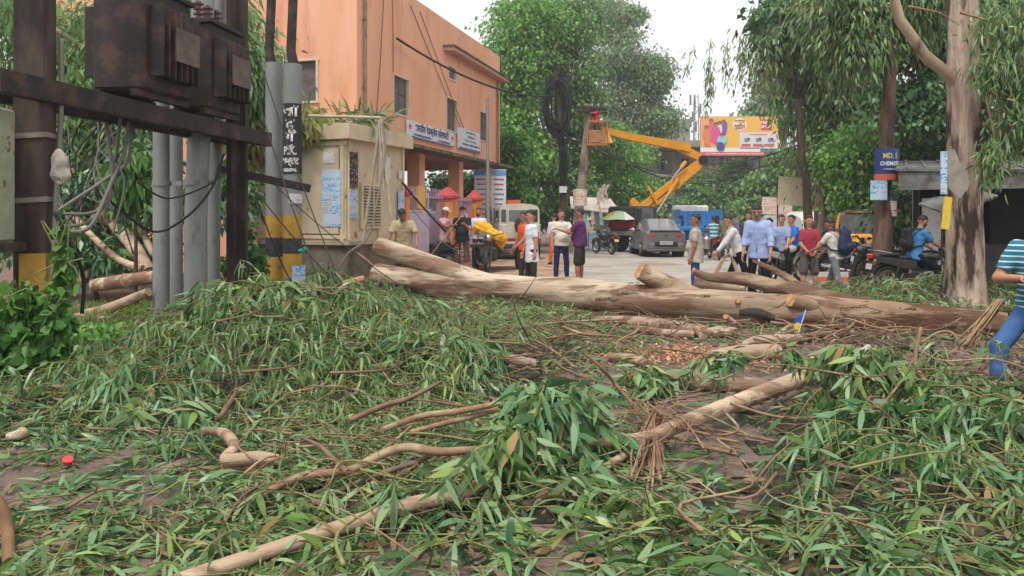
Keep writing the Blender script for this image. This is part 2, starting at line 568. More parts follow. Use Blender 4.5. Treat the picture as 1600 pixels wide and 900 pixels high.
def person(label, loc, face, h=1.70, shirt=None, sleeve='short', pants=None, legs='long', arms=((5, 8, 10), (5, 8, 10)),
           lg=((2, 5, 3), (2, 5, 3)), lean=2, sit=None, hair='short', cap=None, sk=0, turn=0, nod=0, belly=0.0, collar=True,
           hem=0.0, vx=0.018, shoe=None, barefoot=False, wr=1.0, wide=1.0, seed=0, beard=False, placket=False, mous=False, fore=None):
    """arms: (pitch, out, elbow[, forearm_out]) right then left; lg: (pitch, out, knee). face: degrees about z, 0 looks away from the camera"""
    rt = thing('person', label, 'person', loc, R(face))
    sc_ = h / 1.735
    lt = R(lean)
    T = Vector((0, math.sin(lt), math.cos(lt)))
    fw = Vector((0, math.cos(lt), -math.sin(lt)))
    X = Vector((1, 0, 0))
    J = {}
    pel = Vector((0, 0, 0))
    legj = []
    for i, sd_ in enumerate((1, -1)):
        hp = pel + X * sd_ * .09 - Vector((0, 0, .03))
        a, o, k = lg[i]
        kn = hp + ldir(a, o, sd_) * .43
        an = kn + ldir(a - k, o * .3 if k < 30 else 0, sd_) * .41
        legj.append((hp, kn, an, a - k))
    zmin = min(j[2].z for j in legj) - .075
    off = Vector((0, 0, (sit / sc_) if sit is not None else -zmin))
    pel = pel + off
    legj = [(a + off, b + off, c + off, d) for a, b, c, d in legj]
    wst, chs, nkb = pel + T * .14, pel + T * .34, pel + T * .515
    armj = []
    for i, sd_ in enumerate((1, -1)):
        sh = pel + T * .455 + X * sd_ * .162 * wide
        a, o, e = arms[i][:3]
        fo = arms[i][3] if len(arms[i]) > 3 else o * .3
        el = sh + ldir(a, o, sd_) * .285
        wr_ = el + ldir(a + e, fo, sd_) * .25
        armj.append((sh, el, wr_, ldir(a + e, fo, sd_)))
    hl = R(lean * .5 + nod)
    HD = Vector((0, math.sin(hl), math.cos(hl)))
    hc = nkb + HD * .175
    Rh = (Matrix.Rotation(R(turn), 3, 'Z') @ Matrix.Rotation(-hl, 3, 'X'))
    hx, hy, hz_ = Rh @ Vector((1, 0, 0)), Rh @ Vector((0, 1, 0)), Rh @ Vector((0, 0, 1))
    t3 = lambda v: (v.x, v.y, v.z)
    # --- body
    B = []
    B.append(('l', t3(pel - T * .06), t3(wst), .15 * wide, .105, .135 * wide, .095 + belly * .6, t3(X)))
    B.append(('l', t3(wst), t3(chs), .135 * wide, .095 + belly * .6, .165 * wide, .11, t3(X)))
    B.append(('e', t3(pel + T * .39), (.168 * wide, .105, .14), Matrix.Rotation(-lt, 3, 'X')))
    if belly:
        B.append(('e', t3(pel + T * .14 + fw * (.05 + belly * .4)), (.13, .09 + belly * .5, .13), None))
    B.append(('c', t3(armj[0][0]), .052, t3(armj[1][0]), .052))
    B.append(('c', t3(nkb - T * .04), .062, t3(nkb + HD * .08), .053))
    for sh, el, wr_, d in armj:
        B.append(('c', t3(sh), .053, t3(el), .040)); B.append(('c', t3(el), .041, t3(wr_), .027))
    for hp, kn, an, sa in legj:
        B.append(('c', t3(hp), .082, t3(kn), .054)); B.append(('c', t3(kn), .054, t3(kn + (an - kn) * .4), .055)); B.append(('c', t3(kn + (an - kn) * .35), .053, t3(an), .036))
        ft = Vector((0, math.cos(R(sa * .3)), 0)) if sit is None else Vector((0, 1, 0))
        B.append(('c', t3(an - Vector((0, .02, .03))), .037, t3(an + ft * .13 - Vector((0, 0, .045))), .030))
    B.append(('e', t3(hc + hy * -.005 + hz_ * .025), (.080, .099, .100), Rh))
    B.append(('e', t3(hc + hy * .018 - hz_ * .045), (.061, .074, .074), Rh))
    B.append(('c', t3(hc + hy * .094 + hz_ * .012), .010, t3(hc + hy * .110 - hz_ * .022), .015))
    B.append(('e', t3(hc + hy * .062 - hz_ * .088), (.026, .022, .02), Rh))
    V, Fc = sdf_mesh(B, vx, .022)
    mb = MB(); mb.mi = 1
    for s_ in (1, -1):
        mb.ell(hc + hx * .030 * s_ + hy * .089 + hz_ * .020, (.014, .008, .006), 8, 5, Rh)
        mb.ell(hc + hx * .031 * s_ + hy * .093 + hz_ * .040, (.019, .008, .005), 8, 5, Rh)
    mb.ell(hc + hy * .088 - hz_ * .024 * 1.1 + hz_ * -.003, (.012, .006, .004), 6, 4, Rh)
    if beard or mous:
        mb.ell(hc + hy * .094 - hz_ * .038, (.026, .011, .007), 8, 5, Rh)
    if beard:
        mb.ell(hc + hy * .048 - hz_ * .082, (.050, .046, .036), 10, 6, Rh)
        for s_ in (1, -1):
            mb.ell(hc + hx * .050 * s_ + hy * .03 - hz_ * .055, (.014, .040, .045), 8, 6, Rh)
    mb.mi = 2
    mb.ell(hc + hy * .091 - hz_ * .054, (.022, .009, .007), 8, 5, Rh)
    mb.mi = 0
    for s_ in (1, -1):
        mb.ell(hc + hx * .083 * s_ - hz_ * .005 - hy * .005, (.010, .020, .030), 8, 6, Rh)
    for i, (sh, el, wr_, d) in enumerate(armj):
        sd_ = (1, -1)[i]
        lat = Vector((0, 1, 0)) if abs(d.y) < .8 else X
        nrm = d.cross(lat).normalized(); lat = nrm.cross(d).normalized()
        if nrm.x * sd_ > 0: nrm = -nrm
        M3 = Matrix((lat, nrm, d)).transposed()
        mb.ell(wr_ + d * .045, (.040, .017, .055), 10, 7, M3)
        for q in range(4):
            b0 = wr_ + d * .085 + lat * (.028 - .0185 * q)
            L_ = (.036, .042, .040, .030)[q]
            c1 = b0 + (d + nrm * .35).normalized() * L_
            c2 = c1 + (d * .5 + nrm * .85).normalized() * L_ * .9
            mb.tube([b0 - d * .01, c1, c2], [.0098, .0088, .0070], 6)
        tb = wr_ + d * .03 + lat * .034
        mb.tube([tb, tb + (d * .7 + lat * .5 + nrm * .4).normalized() * .035, tb + (d * .95 + lat * .25 + nrm * .6).normalized() * .06], [.013, .011, .008], 6)
    nb = len(V)
    tris = [f for f in mb.f if len(f) == 3]; quads = [f for f in mb.f if len(f) == 4]; oth = [f for f in mb.f if len(f) > 4]
    allV = np.concatenate([V, np.array(mb.v)]) * sc_
    me = np_mesh('body', allV, [Fc, np.array(quads) + nb] + ([np.array([f for f in oth if len(f) == 6]) + nb] if oth else []))
    o = link('body', me, [skin(sk), M_hair if (beard or mous) else M_dark, M_lip], rt)
    mi = np.zeros(len(me.polygons), np.int32)
    qm = [m for f, m in zip(mb.f, mb.m) if len(f) == 4]
    mi[len(Fc):len(Fc) + len(qm)] = qm
    me.polygons.foreach_set('material_index', mi)
    # --- hair / cap
    mb = MB()
    if hair:
        hr = (.086, .105, .105)
        nu, nv = 20, 12
        P = []
        rr = random.Random(seed)
        for i in range(nv + 1):
            th = math.pi * .62 * i / nv
            for k in range(nu):
                a = 2 * math.pi * k / nu
                fy = math.sin(a)
                t_ = th * (0.58 if fy > .35 else (0.72 if fy > -.1 else .93)) + (.03 * math.sin(7 * a) if i == nv else 0)
                g = 1.0 + (.05 if hair == 'thick' else .015) * (1 + rr.uniform(-.4, .6)) * (1 if i < nv else 0)
                P.append(hc + hz_ * .03 - hy * .006 + Rh @ Vector((hr[0] * math.sin(t_) * math.cos(a) * g, hr[1] * math.sin(t_) * math.sin(a) * g, hr[2] * math.cos(t_) * g + (.012 if hair == 'thick' else 0))))
        Fh = [(i * nu + k, (i + 1) * nu + k, (i + 1) * nu + (k + 1) % nu, i * nu + (k + 1) % nu) for i in range(nv) for k in range(nu)]
        mb.add([p * sc_ for p in P], Fh)
        mb.build('hair', M_hair if hair != 'grey' else flat('hair_grey', (.12, .11, .10), .7), rt, angle=None)
    if cap:
        mb = MB()
        P = []
        nu, nv = 20, 8
        for i in range(nv + 1):
            th = math.pi * .5 * i / nv
            for k in range(nu):
                a = 2 * math.pi * k / nu
                P.append(hc + hz_ * .048 + Rh @ Vector((.088 * math.sin(th) * math.cos(a), .106 * math.sin(th) * math.sin(a), .088 * math.cos(th))))
        mb.add([p * sc_ for p in P], [(i * nu + k, (i + 1) * nu + k, (i + 1) * nu + (k + 1) % nu, i * nu + (k + 1) % nu) for i in range(nv) for k in range(nu)])
        pts = [(-.07, .07), (-.06, .13), (-.03, .165), (.03, .165), (.06, .13), (.07, .07)]
        mb.prism([(a * sc_, b * sc_) for a, b in pts], (hc + hz_ * .05) * sc_, hx, (hy - hz_ * .22).normalized(), hz_, .008)
        mb.build('cap', cap, rt)
    # --- shirt
    if shirt:
        Sh = []
        hb = .07 + hem
        Sh.append(('l', t3(pel - T * hb), t3(wst), (.178 + min(hem, .1) * .3) * wide, .136 + belly * .4, .160 * wide, .118 + belly * .7, t3(X)))
        Sh.append(('l', t3(wst), t3(chs), .158 * wide, .118 + belly * .7, .185 * wide, .128, t3(X)))
        Sh.append(('e', t3(pel + T * .39), (.186 * wide, .124, .150), Matrix.Rotation(-lt, 3, 'X')))
        if belly:
            Sh.append(('e', t3(pel + T * .14 + fw * (.05 + belly * .4)), (.15, .105 + belly * .5, .145), None))
        Sh.append(('c', t3(armj[0][0]), .060, t3(armj[1][0]), .060))
        for sh, el, wr_, d in armj:
            if sleeve == 'short':
                e2 = sh + (el - sh) * .72
                Sh.append(('c', t3(sh), .060, t3(sh + (el - sh) * .4), .058))
                Sh.append(('l', t3(sh + (el - sh) * .2), t3(e2), .058, .058, .062, .062, (0.3, 1, .1)))
            elif sleeve == 'long':
                Sh.append(('c', t3(sh), .068, t3(el), .056)); Sh.append(('c', t3(el), .056, t3(el + (wr_ - el) * .88), .042))
            elif sleeve == 'rolled':
                Sh.append(('c', t3(sh), .068, t3(el), .058)); Sh.append(('l', t3(el), t3(el + (wr_ - el) * .45), .056, .056, .054, .054, (0.3, 1, .1)))
        V, Fc = sdf_mesh(Sh, vx, .03, .0035 * wr, seed)
        link('shirt', np_mesh('shirt', V * sc_, [Fc]), shirt, rt)
        if collar:
            mb = MB()
            n_ = 14
            V_ = []
            for j, (dz, r_) in enumerate(((-.012, .080), (.022, .072), (.012, .088))):
                for k in range(n_):
                    a = 2 * math.pi * k / n_
                    V_.append((nkb + T * (dz + .005 - (.03 if math.sin(a) > .85 else 0)) + X * r_ * math.cos(a) + fw * (r_ * .95 * math.sin(a) + .004)) * sc_)
            mb.add(V_, [(j * n_ + k, j * n_ + (k + 1) % n_, (j + 1) * n_ + (k + 1) % n_, (j + 1) * n_ + k) for j in range(2) for k in range(n_)])
            mb.build('collar', shirt, rt, angle=None)
        if placket:
            mb = MB()
            P = [(pel + T * (z - .02) + fw * (.137 if z < .3 else .135 - (z - .3) * .2)) * sc_ for z in (0.02, .12, .22, .32, .42)]
            mb.tube(P, .010 * sc_, 4, sx=1.0)
            mb.build('placket', shirt, rt, angle=None)
    # --- trousers
    if pants:
        Pn = [('l', t3(pel - T * .07), t3(pel + T * .08), .160 * wide, .118, .150 * wide, .108 + belly * .3, t3(X)), ('c', t3(legj[0][0]), .088, t3(legj[1][0]), .088)]
        for hp, kn, an, sa in legj:
            Pn.append(('c', t3(hp), .088, t3(kn), .066 if legs != 'shorts' else .080))
            if legs == 'long':
                Pn.append(('c', t3(kn), .068, t3(kn + (an - kn) * .5), .060)); Pn.append(('l', t3(kn + (an - kn) * .4), t3(kn + (an - kn) * 1.0), .060, .062, .054, .060, (1, 0, 0)))
            elif legs == '3/4':
                Pn.append(('l', t3(kn - (an - kn) * .05), t3(kn + (an - kn) * .45), .076, .076, .084, .084, (1, 0, 0)))
            else:
                Pn.append(('l', t3(hp + (kn - hp) * .3), t3(kn + (an - kn) * .02), .098, .098, .098, .100, (1, 0.01, 0)))
        V, Fc = sdf_mesh(Pn, vx, .02, .003 * wr, seed + 1)
        link('trousers' if legs == 'long' else 'shorts', np_mesh('trousers', V * sc_, [Fc]), pants, rt)
    for hp, kn, an, sa in legj:
        mb = MB()
        f = Vector((0, 1, 0))
        if barefoot:
            mb.prism([(-.042, -.06), (.042, -.06), (.048, .12), (.02, .19), (-.03, .18), (-.045, .1)], (an + Vector((0, 0, -.078))) * sc_, X, f, (0, 0, 1), .018)
            mb.tube([(an + Vector((-.042, .07, -.06))) * sc_, (an + Vector((0, .08, -.01))) * sc_, (an + Vector((.042, .07, -.06))) * sc_], .01, 5)
            mb.build('sandal', shoe or M_shoe, rt)
        else:
            mb.ell((an + Vector((0, .055, -.045))) * sc_, (.046 * sc_, .125 * sc_, .038 * sc_), 12, 8)
            mb.box((an + Vector((0, .05, -.069))) * sc_, (.084, .235, .022), bev=.008)
            mb.ell((an + Vector((0, -.01, -.015))) * sc_, (.045, .055, .05), 10, 6)
            mb.build('shoe', shoe or M_shoe, rt)
    J.update(dict(root=rt, pel=pel * sc_, T=T, fw=fw, hands=[(a[2] + a[3] * .08) * sc_ for a in armj], hc=hc * sc_, hx=hx, hy=hy, hz=hz_, nkb=nkb * sc_, s=sc_, sh=[a[0] * sc_ for a in armj]))
    J['world'] = lambda v: Matrix.Translation(Vector(loc)) @ Matrix.Rotation(R(face), 4, 'Z') @ Vector(v)
    return J
M_shoe = flat('shoe_dark', (0.03, 0.025, 0.022), 0.6)
M_sand = flat('sandal_brown', (0.09, 0.05, 0.03), 0.6)

def backpack(J, mat, label, size=(.33, .17, .46), face=0):
    """a bag worn on the back"""
    lz = Vector(J['pel']) + J['T'] * .27 * J['s'] - J['fw'] * (.135 + size[1] / 2)
    wpos = J['world'](lz)
    o = thing('backpack', label, 'backpack', wpos, R(face))
    V, Fc = sdf_mesh([('e', (0, 0, -.02), (size[0] / 2, size[1] / 2, size[2] / 2), None), ('e', (0, 0, -size[2] * .22), (size[0] * .52, size[1] * .56, size[2] * .26), None),
                      ('c', (-.05, 0, size[2] * .36), .07, (.05, 0, size[2] * .36), .07)], .02, .05)
    link('bag_body', np_mesh('bag', V, [Fc]), mat, o)
    V, Fc = sdf_mesh([('e', (0, -size[1] * .45, -size[2] * .18), (size[0] * .36, size[1] * .3, size[2] * .2), None)], .018, .03)
    link('front_pocket', np_mesh('pocket', V, [Fc]), mat, o)
    mb = MB(); mb.torus((0, .02, size[2] * .5), (0, 1, 0), .035, .009, 12, 6); mb.build('top_handle', mat, o)
    for s_ in (1, -1):
        mb = MB()
        mb.tube([(s_ * .08, .06, size[2] * .35), (s_ * .10, size[1] * .5 + .05, size[2] * .46), (s_ * .12, size[1] * .5 + .17, size[2] * .44), (s_ * .13, size[1] * .5 + .29, size[2] * .28), (s_ * .15, size[1] * .5 + .26, 0), (s_ * .17, size[1] * .5 + .10, -size[2] * .28), (s_ * .12, .05, -size[2] * .33)], .018, 6, sx=1.4)
        mb.build('strap', mat, o)
        mb = MB(); mb.box((s_ * .035 - .02, -size[1] * .60, -size[2] * .08), (.008, .006, .045)); mb.build('zip_pull', flat('zip_white', (.6, .6, .6)), o)
    return o

# ------------------------------------------------------------------ motorcycles
M_tyre = pm('tyre', (0.018, 0.017, 0.016), (0.05, 0.042, 0.035), 8, 0.85, 0.3)
M_rim = flat('rim_alloy', (0.35, 0.35, 0.35), 0.35, 0.8)
M_chrome = flat('chrome', (0.55, 0.55, 0.56), 0.18, 1.0)
M_blk = flat('black_plastic', (0.018, 0.018, 0.019), 0.45)
M_eng = pm('engine_metal', (0.10, 0.10, 0.10), (0.04, 0.04, 0.04), 12, 0.5, 0.2, 0.6)
M_seat = flat('seat_vinyl', (0.02, 0.02, 0.022), 0.55)
M_red = flat('red_lens', (0.55, 0.02, 0.015), 0.2, coat=0.5)
M_amber = flat('amber_lens', (0.6, 0.22, 0.02), 0.2, coat=0.5)
M_lens = flat('clear_lens', (0.5, 0.52, 0.55), 0.1, spec=0.8, coat=0.6)
M_plate = flat('plate_white', (0.6, 0.6, 0.56), 0.5)
M_platey = flat('plate_yellow', (0.7, 0.6, 0.25), 0.5)
def wheel(parent, c, r, wd=.05, ax=(1, 0, 0), spokes=True, name='wheel', rimmat=None):
    mb = MB(); mb.torus(c, ax, r - wd, wd, 26, 8)
    wh = mb.build(name, M_tyre, parent, angle=None)
    mb = MB(); mb.torus(c, ax, r - wd * 1.9, wd * .35, 24, 6)
    c = Vector(c); a = Vector(ax).normalized(); u = a.orthogonal().normalized(); v = a.cross(u)
    mb.cyl(c - a * wd * .9, c + a * wd * .9, r * .16, 12)
    for k in range(10 if spokes else 5):
        t = 2 * math.pi * k / (10 if spokes else 5)
        d = u * math.cos(t) + v * math.sin(t)
        mb.tube([c + d * r * .12, c + d * (r - wd * 1.9)], .006 if spokes else .022, 5)
    mb.build('rim', rimmat or M_rim, wh)
    return wh
def motorcycle(label, loc, face, paint, group='motorcycles', cowl=False, steer=0, plate=True, carrier=False, lean=0, tail=None):
    rt = thing('motorcycle', label, 'motorcycle', loc, R(face), group)
    if lean: rt.rotation_euler = (0, R(lean), R(face))
    wheel(rt, (0, .66, .31), .31); wheel(rt, (0, -.62, .31), .31)
    mb = MB(); mb.tube([(0, -.25, .40), (0, -.22, .62), (0, .42, .86), (0, .30, .42), (0, -.1, .28), (0, -.25, .40)], .022, 8)
    for s_ in (1, -1):
        mb.tube([(s_ * .09, -.62, .31), (s_ * .08, -.2, .36)], .018, 6); mb.tube([(s_ * .11, -.55, .36), (s_ * .11, -.42, .68)], .026, 8)
        mb.tube([(s_ * .09, -.2, .64), (s_ * .09, -.85, .74)], .015, 6)
    mb.build('frame', M_blk, rt)
    mb = MB(); mb.box((0, .05, .40), (.26, .30, .22), bev=.04); mb.tube([(0, .10, .45), (0, .26, .62)], [.09, .08], 10)
    for k in range(5): mb.box((0, .14 + k * .028, .49 + k * .034), (.22, .02, .16), (R(-40), 0, 0))
    mb.build('engine', M_eng, rt)
    mb = MB(); mb.tube([(.08, .25, .45), (.12, .28, .26), (.13, 0, .22), (.14, -.35, .27), (.15, -.85, .36)], [.02, .02, .03, .045, .048], 10); mb.build('exhaust', M_chrome, rt)
    V, Fc = sdf_mesh([('e', (0, .22, .80), (.13, .26, .12), None), ('c', (0, .05, .77), .10, (0, -.02, .74), .07)], .025, .04)
    link('fuel_tank', np_mesh('tank', V, [Fc]), paint, rt)
    V, Fc = sdf_mesh([('e', (0, -.22, .77), (.12, .27, .055), None), ('e', (0, -.58, .83), (.11, .22, .05), None)], .022, .04)
    link('seat', np_mesh('seat', V, [Fc]), M_seat, rt)
    for s_ in (1, -1):
        mb = MB(); mb.prism([(-.95, .72), (-.3, .56), (-.12, .58), (-.1, .72), (-.5, .76), (-.95, .82)], (s_ * .10, 0, 0), (0, 1, 0), (0, 0, 1), (s_, 0, 0), .03); mb.build('side_panel', paint, rt)
    mb = MB()
    P = [(0, .66 + .35 * math.cos(R(a)), .31 + .35 * math.sin(R(a))) for a in range(20, 161, 20)]
    mb.tube(P, .052, 8, sx=1.0); mb.build('front_mudguard', paint, rt)
    mb = MB(); P = [(0, -.62 + .36 * math.cos(R(a)), .31 + .37 * math.sin(R(a))) for a in range(80, 201, 20)]; mb.tube(P, .058, 8); mb.build('rear_mudguard', M_blk, rt)
    for s_ in (1, -1):
        mb = MB(); mb.tube([(s_ * .075, .66, .31), (s_ * .075, .44, .95)], .022, 8); mb.build('fork', M_chrome, rt)
    mb = MB(); mb.tube([(-.36, .30, 1.04), (-.2, .36, 1.06), (-.08, .42, .98), (.08, .42, .98), (.2, .36, 1.06), (.36, .30, 1.04)], .014, 6); mb.cyl((-.38, .29, 1.04), (-.25, .33, 1.05), .02, 8); mb.cyl((.38, .29, 1.04), (.25, .33, 1.05), .02, 8); mb.build('handlebar', M_blk, rt)
    mb = MB()
    if cowl: mb.ell((0, .50, .93), (.15, .10, .17), 14, 9)
    else: mb.ell((0, .50, .92), (.10, .09, .10), 14, 9)
    mb.build('headlight_shell', paint if cowl else M_blk, rt)
    mb = MB(); mb.ell((0, .565, .92), (.08, .04, .075), 14, 7); mb.build('headlight', M_lens, rt)
    for s_ in (1, -1):
        mb = MB(); mb.tube([(s_ * .2, .36, 1.06), (s_ * .26, .36, 1.2)], .007, 5); mb.ell((s_ * .27, .36, 1.23), (.06, .015, .035), 10, 6); mb.build('mirror', M_blk, rt)
        mb = MB(); mb.ell((s_ * .16, .47, .86), (.035, .04, .03), 8, 5); mb.build('indicator', M_amber, rt)
        mb = MB(); mb.ell((s_ * .14, -.95, .72), (.035, .03, .025), 8, 5); mb.build('indicator', M_amber, rt)
        mb = MB(); mb.tube([(s_ * .1, .05, .3), (s_ * .25, .06, .3)], .013, 6); mb.build('footpeg', M_blk, rt)
    mb = MB(); mb.box((0, -.97, .80), (.17, .07, .09), bev=.02); mb.build('tail_light', M_red, rt)
    if plate:
        mb = MB(); mb.box((0, -1.0, .60), (.20, .012, .11), (R(-12), 0, 0)); mb.build('number_plate', M_platey if tail == 'y' else M_plate, rt)
    mb = MB(); mb.tube([(-.10, -.6, .86), (-.12, -.95, .92), (.12, -.95, .92), (.10, -.6, .86)], .012, 6); mb.build('grab_rail', M_chrome if not cowl else M_blk, rt)
    return rt

# ------------------------------------------------------------------ cars
def car(name, label, cat, loc, face, paint, ST, wheels, wr_=.31, rear=None, winst=None, glassm=None, group=None):
    """ST: stations (y, zbottom, zbelt, ztop, half_low, half_belt, half_roof); builds lofted shell with glass panels"""
    rt = thing(name, label, cat, loc, R(face), group)
    V, n = [], 14
    for (y, zb, zl, zt, a, b, c) in ST:
        half = [(a * .80, zb), (a, zb + .08), (b + .01, zb + (zl - zb) * .55), (b, zl), (b - (b - c) * .12, zl + (zt - zl) * .12), (c + (b - c) * .12, zt - (zt - zl) * .14), (c * .82, zt)]
        ring = [(-x, z) for x, z in half] + [(x, z) for x, z in half[::-1]]
        V += [(x, y, z + (.02 if k in (6, 7) else 0)) for k, (x, z) in enumerate(ring)]
    Fc = []
    for i in range(len(ST) - 1):
        for k in range(n):
            k2 = (k + 1) % n
            Fc.append((i * n + k, (i + 1) * n + k, (i + 1) * n + k2, i * n + k2))
    Fc.append(tuple(range(n))); Fc.append(tuple((len(ST) - 1) * n + k for k in range(n - 1, -1, -1)))
    mb = MB(); mb.add(V, Fc)
    mb.build('body', paint, rt, angle=38)
    def panel(nm, i, k, k2=None, mat=None, ins=.07, j=None):
        j = i + 1 if j is None else j
        k2 = k + 1 if k2 is None else k2
        q = [Vector(V[i * n + k]), Vector(V[j * n + k]), Vector(V[j * n + k2]), Vector(V[i * n + k2])]
        c = sum(q, Vector()) / 4
        nr = (q[2] - q[0]).cross(q[3] - q[1]).normalized()
        if nr.dot(c - Vector((0, c.y * .9, .9))) < 0: nr = -nr
        def inset(p, f): return c + (p - c) * (1 - f)
        P = [inset(p, ins) + nr * .006 for p in q]
        Q = [p - nr * .02 for p in P]
        m_ = MB(); m_.add(P + Q, [(0, 1, 2, 3), (7, 6, 5, 4), (0, 4, 5, 1), (1, 5, 6, 2), (2, 6, 7, 3), (3, 7, 4, 0)])
        return m_.build(nm, mat or GL, rt, smooth=False)
    for w_ in winst or []:
        panel(*w_)
    for (x, y) in wheels:
        mb = MB(); sx = 1 if x > 0 else -1
        mb.cyl((x - sx * .30, y, wr_), (x - sx * .02, y, wr_), wr_ * 1.16, 20); mb.build('wheel_arch', M_blk, rt)
        mb = MB(); mb.tube([(x - .10, y, wr_), (x - .09, y, wr_), (x + .09, y, wr_), (x + .10, y, wr_)], [wr_ * .85, wr_, wr_, wr_ * .85], 22)
        wh = mb.build('wheel', M_tyre, rt)
        mb = MB(); mb.cyl((x + sx * .095, y, wr_), (x + sx * .115, y, wr_), wr_ * .62, 18)
        for k in range(5):
            t = 2 * math.pi * k / 5
            mb.box((x + sx * .118, y + math.cos(t) * wr_ * .35, wr_ + math.sin(t) * wr_ * .35), (.02, wr_ * .5, .05), (t, 0, 0))
        mb.build('rim', M_rim, wh)
    return rt
GL = glass('car_glass', (0.03, 0.035, 0.04))
GLW = glass('rear_glass_bright', (0.10, 0.11, 0.12), 0.05)
# ------------------------------------------------------------------ foliage helpers
def nrm(a):
    return a / np.maximum(np.linalg.norm(a, axis=-1, keepdims=True), 1e-9)
def leaf_arrays(P, D, L, W, seg=3, droop=0.5, flatz=None, tw=1.0):
    """lanceolate leaves: base points P, directions D, lengths L, half widths W"""
    n = len(P)
    D = nrm(D)
    Nn = rng.normal(size=(n, 3)); Nn[:, 2] += 1.2 if tw < 1 else 0.3
    Sd = nrm(np.cross(D, Nn))
    ts = {1: [0, .42, 1], 3: [0, .3, .68, 1], 4: [0, .2, .45, .75, 1]}[seg]
    ws = {1: [0, 1, 0], 3: [0, 1, .75, 0], 4: [0, .85, 1, .6, 0]}[seg]
    dr = np.array([0, 0, -1.0]) * (droop * rng.uniform(.3, 1.5, size=(n, 1)))
    cols = []; cv = rng.normal(size=n) * .14 if seg > 1 else np.zeros(n)
    for t, w_ in zip(ts, ws):
        c = P + D * (L * t)[:, None] + dr * (L * t * t)[:, None] + Sd * (L * t * t * cv)[:, None]
        if flatz is not None:
            c[:, 2] = np.maximum(c[:, 2], flatz + rng.uniform(0, .012, n))
        if w_ == 0:
            cols.append(c[:, None])
        else:
            s = Sd * (W * w_)[:, None]
            cols.append(np.stack([c - s, c + s], 1))
    V = np.concatenate(cols, 1)
    k = V.shape[1]
    base = (np.arange(n) * k)[:, None]
    if seg == 1:
        return V.reshape(-1, 3), [base + np.array([[0, 1, 3, 2]])], k
    tri = np.concatenate([base + np.array([[0, 1, 2]]), base + np.array([[k - 3, k - 1, k - 2]])])
    q = [base + np.array([[a, a + 2, a + 3, a + 1]]) for a in range(1, k - 4, 2)]
    return V.reshape(-1, 3), [tri, np.concatenate(q)], k
def leaf_object(name, P, D, L, W, mat, parent=None, seg=3, droop=0.5, flatz=None, tw=1.0, kind='stuff'):
    V, Fs, k = leaf_arrays(P, D, L, W, seg, droop, flatz, tw)
    o = link(name, np_mesh(name, V, Fs), mat, parent, smooth=True)
    if kind: o['kind'] = kind
    return o
def rot2(a):
    return np.stack([np.cos(a), np.sin(a)], -1)

LM_a = leafmat('leaf_eucalypt', S(50, 82, 40), S(82, 118, 58), S(146, 168, 94), back=S(122, 148, 102), old=S(146, 122, 74), rough=.36, trans=.14)
LM_dk = leafmat('leaf_deep_green', S(48, 82, 50), S(70, 110, 64), S(112, 150, 82), back=S(104, 140, 98), old=S(130, 136, 70), rough=.34, trans=.14)
LM_br = leafmat('leaf_bright', S(82, 138, 62), S(106, 164, 76), S(148, 192, 98), back=S(132, 168, 92), trans=.35)
LM_mid = leafmat('leaf_mid', S(80, 120, 66), S(108, 150, 82), S(146, 178, 104), back=S(112, 140, 88), trans=.3)
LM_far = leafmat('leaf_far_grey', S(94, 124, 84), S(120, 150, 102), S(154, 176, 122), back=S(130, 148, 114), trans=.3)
LM_yel = leafmat('leaf_yellowing', S(120, 130, 60), S(150, 160, 72), S(176, 180, 96), back=S(150, 156, 100), trans=.35)
LM_dry = leafmat('leaf_dry', S(96, 72, 52), S(128, 100, 72), S(120, 118, 76), back=S(140, 118, 92))
LM_vine = leafmat('leaf_vine', S(48, 92, 36), S(70, 122, 44), S(104, 150, 58), back=S(90, 130, 66), trans=.3)
BK_pale = pm('bark_pale', S(176, 160, 138), S(148, 128, 106), 3.0, 0.8, 0.5, stretch=(1, 1, .25), c3=S(104, 82, 66), scale3=2.6, lo3=.54, hi3=.62, bdist=.02)
BK_grey = pm('bark_grey_brown', S(138, 120, 102), S(108, 90, 76), 5.0, 0.9, 0.9, stretch=(1, 1, .2), c3=S(72, 56, 46), scale3=5, lo3=.5, hi3=.6, bdist=.04)
BK_dark = pm('bark_dark', S(84, 68, 56), S(58, 46, 40), 6.0, 0.9, 0.9, stretch=(1, 1, .2), bdist=.03)
TWIG = pm('twig_bark', S(150, 118, 92), S(112, 84, 64), 9, 0.75, 0.3, c3=S(162, 146, 116), scale3=3)
TWIG_r = pm('twig_red', S(132, 104, 84), S(98, 76, 60), 9, 0.7, 0.3)
TWIG_g = pm('twig_green', S(132, 138, 84), S(112, 108, 66), 9, 0.7, 0.2)
FELL_ANG = math.atan2(-5.0, 9.0)
def fallen_bark(name, a, b, c, ang=0.0, grad=None):
    return pm(name, a, b, 1.3, 0.72, 0.8, stretch=(.38, 2.2, 2.2), rotz=-ang, lo=.43, hi=.55, c3=c, scale3=1.7, lo3=.48, hi3=.56, bscale=9, bdist=.02, grad=grad)
BK_main = fallen_bark('bark_fallen_trunk', S(194, 176, 152), S(156, 138, 116), S(124, 96, 76), FELL_ANG, (S(180, 158, 138), -2.2, 2.8))
BK_log = fallen_bark('bark_log', S(192, 172, 150), S(158, 138, 118), S(112, 86, 68), 0.2)
BK_peach = fallen_bark('bark_peach', S(192, 170, 144), S(164, 140, 116), S(130, 102, 82), 0.2)
CUT = pm('cut_wood', S(192, 138, 102), S(166, 110, 80), 18, 0.8, 0.4, c3=S(216, 168, 120), scale3=7)

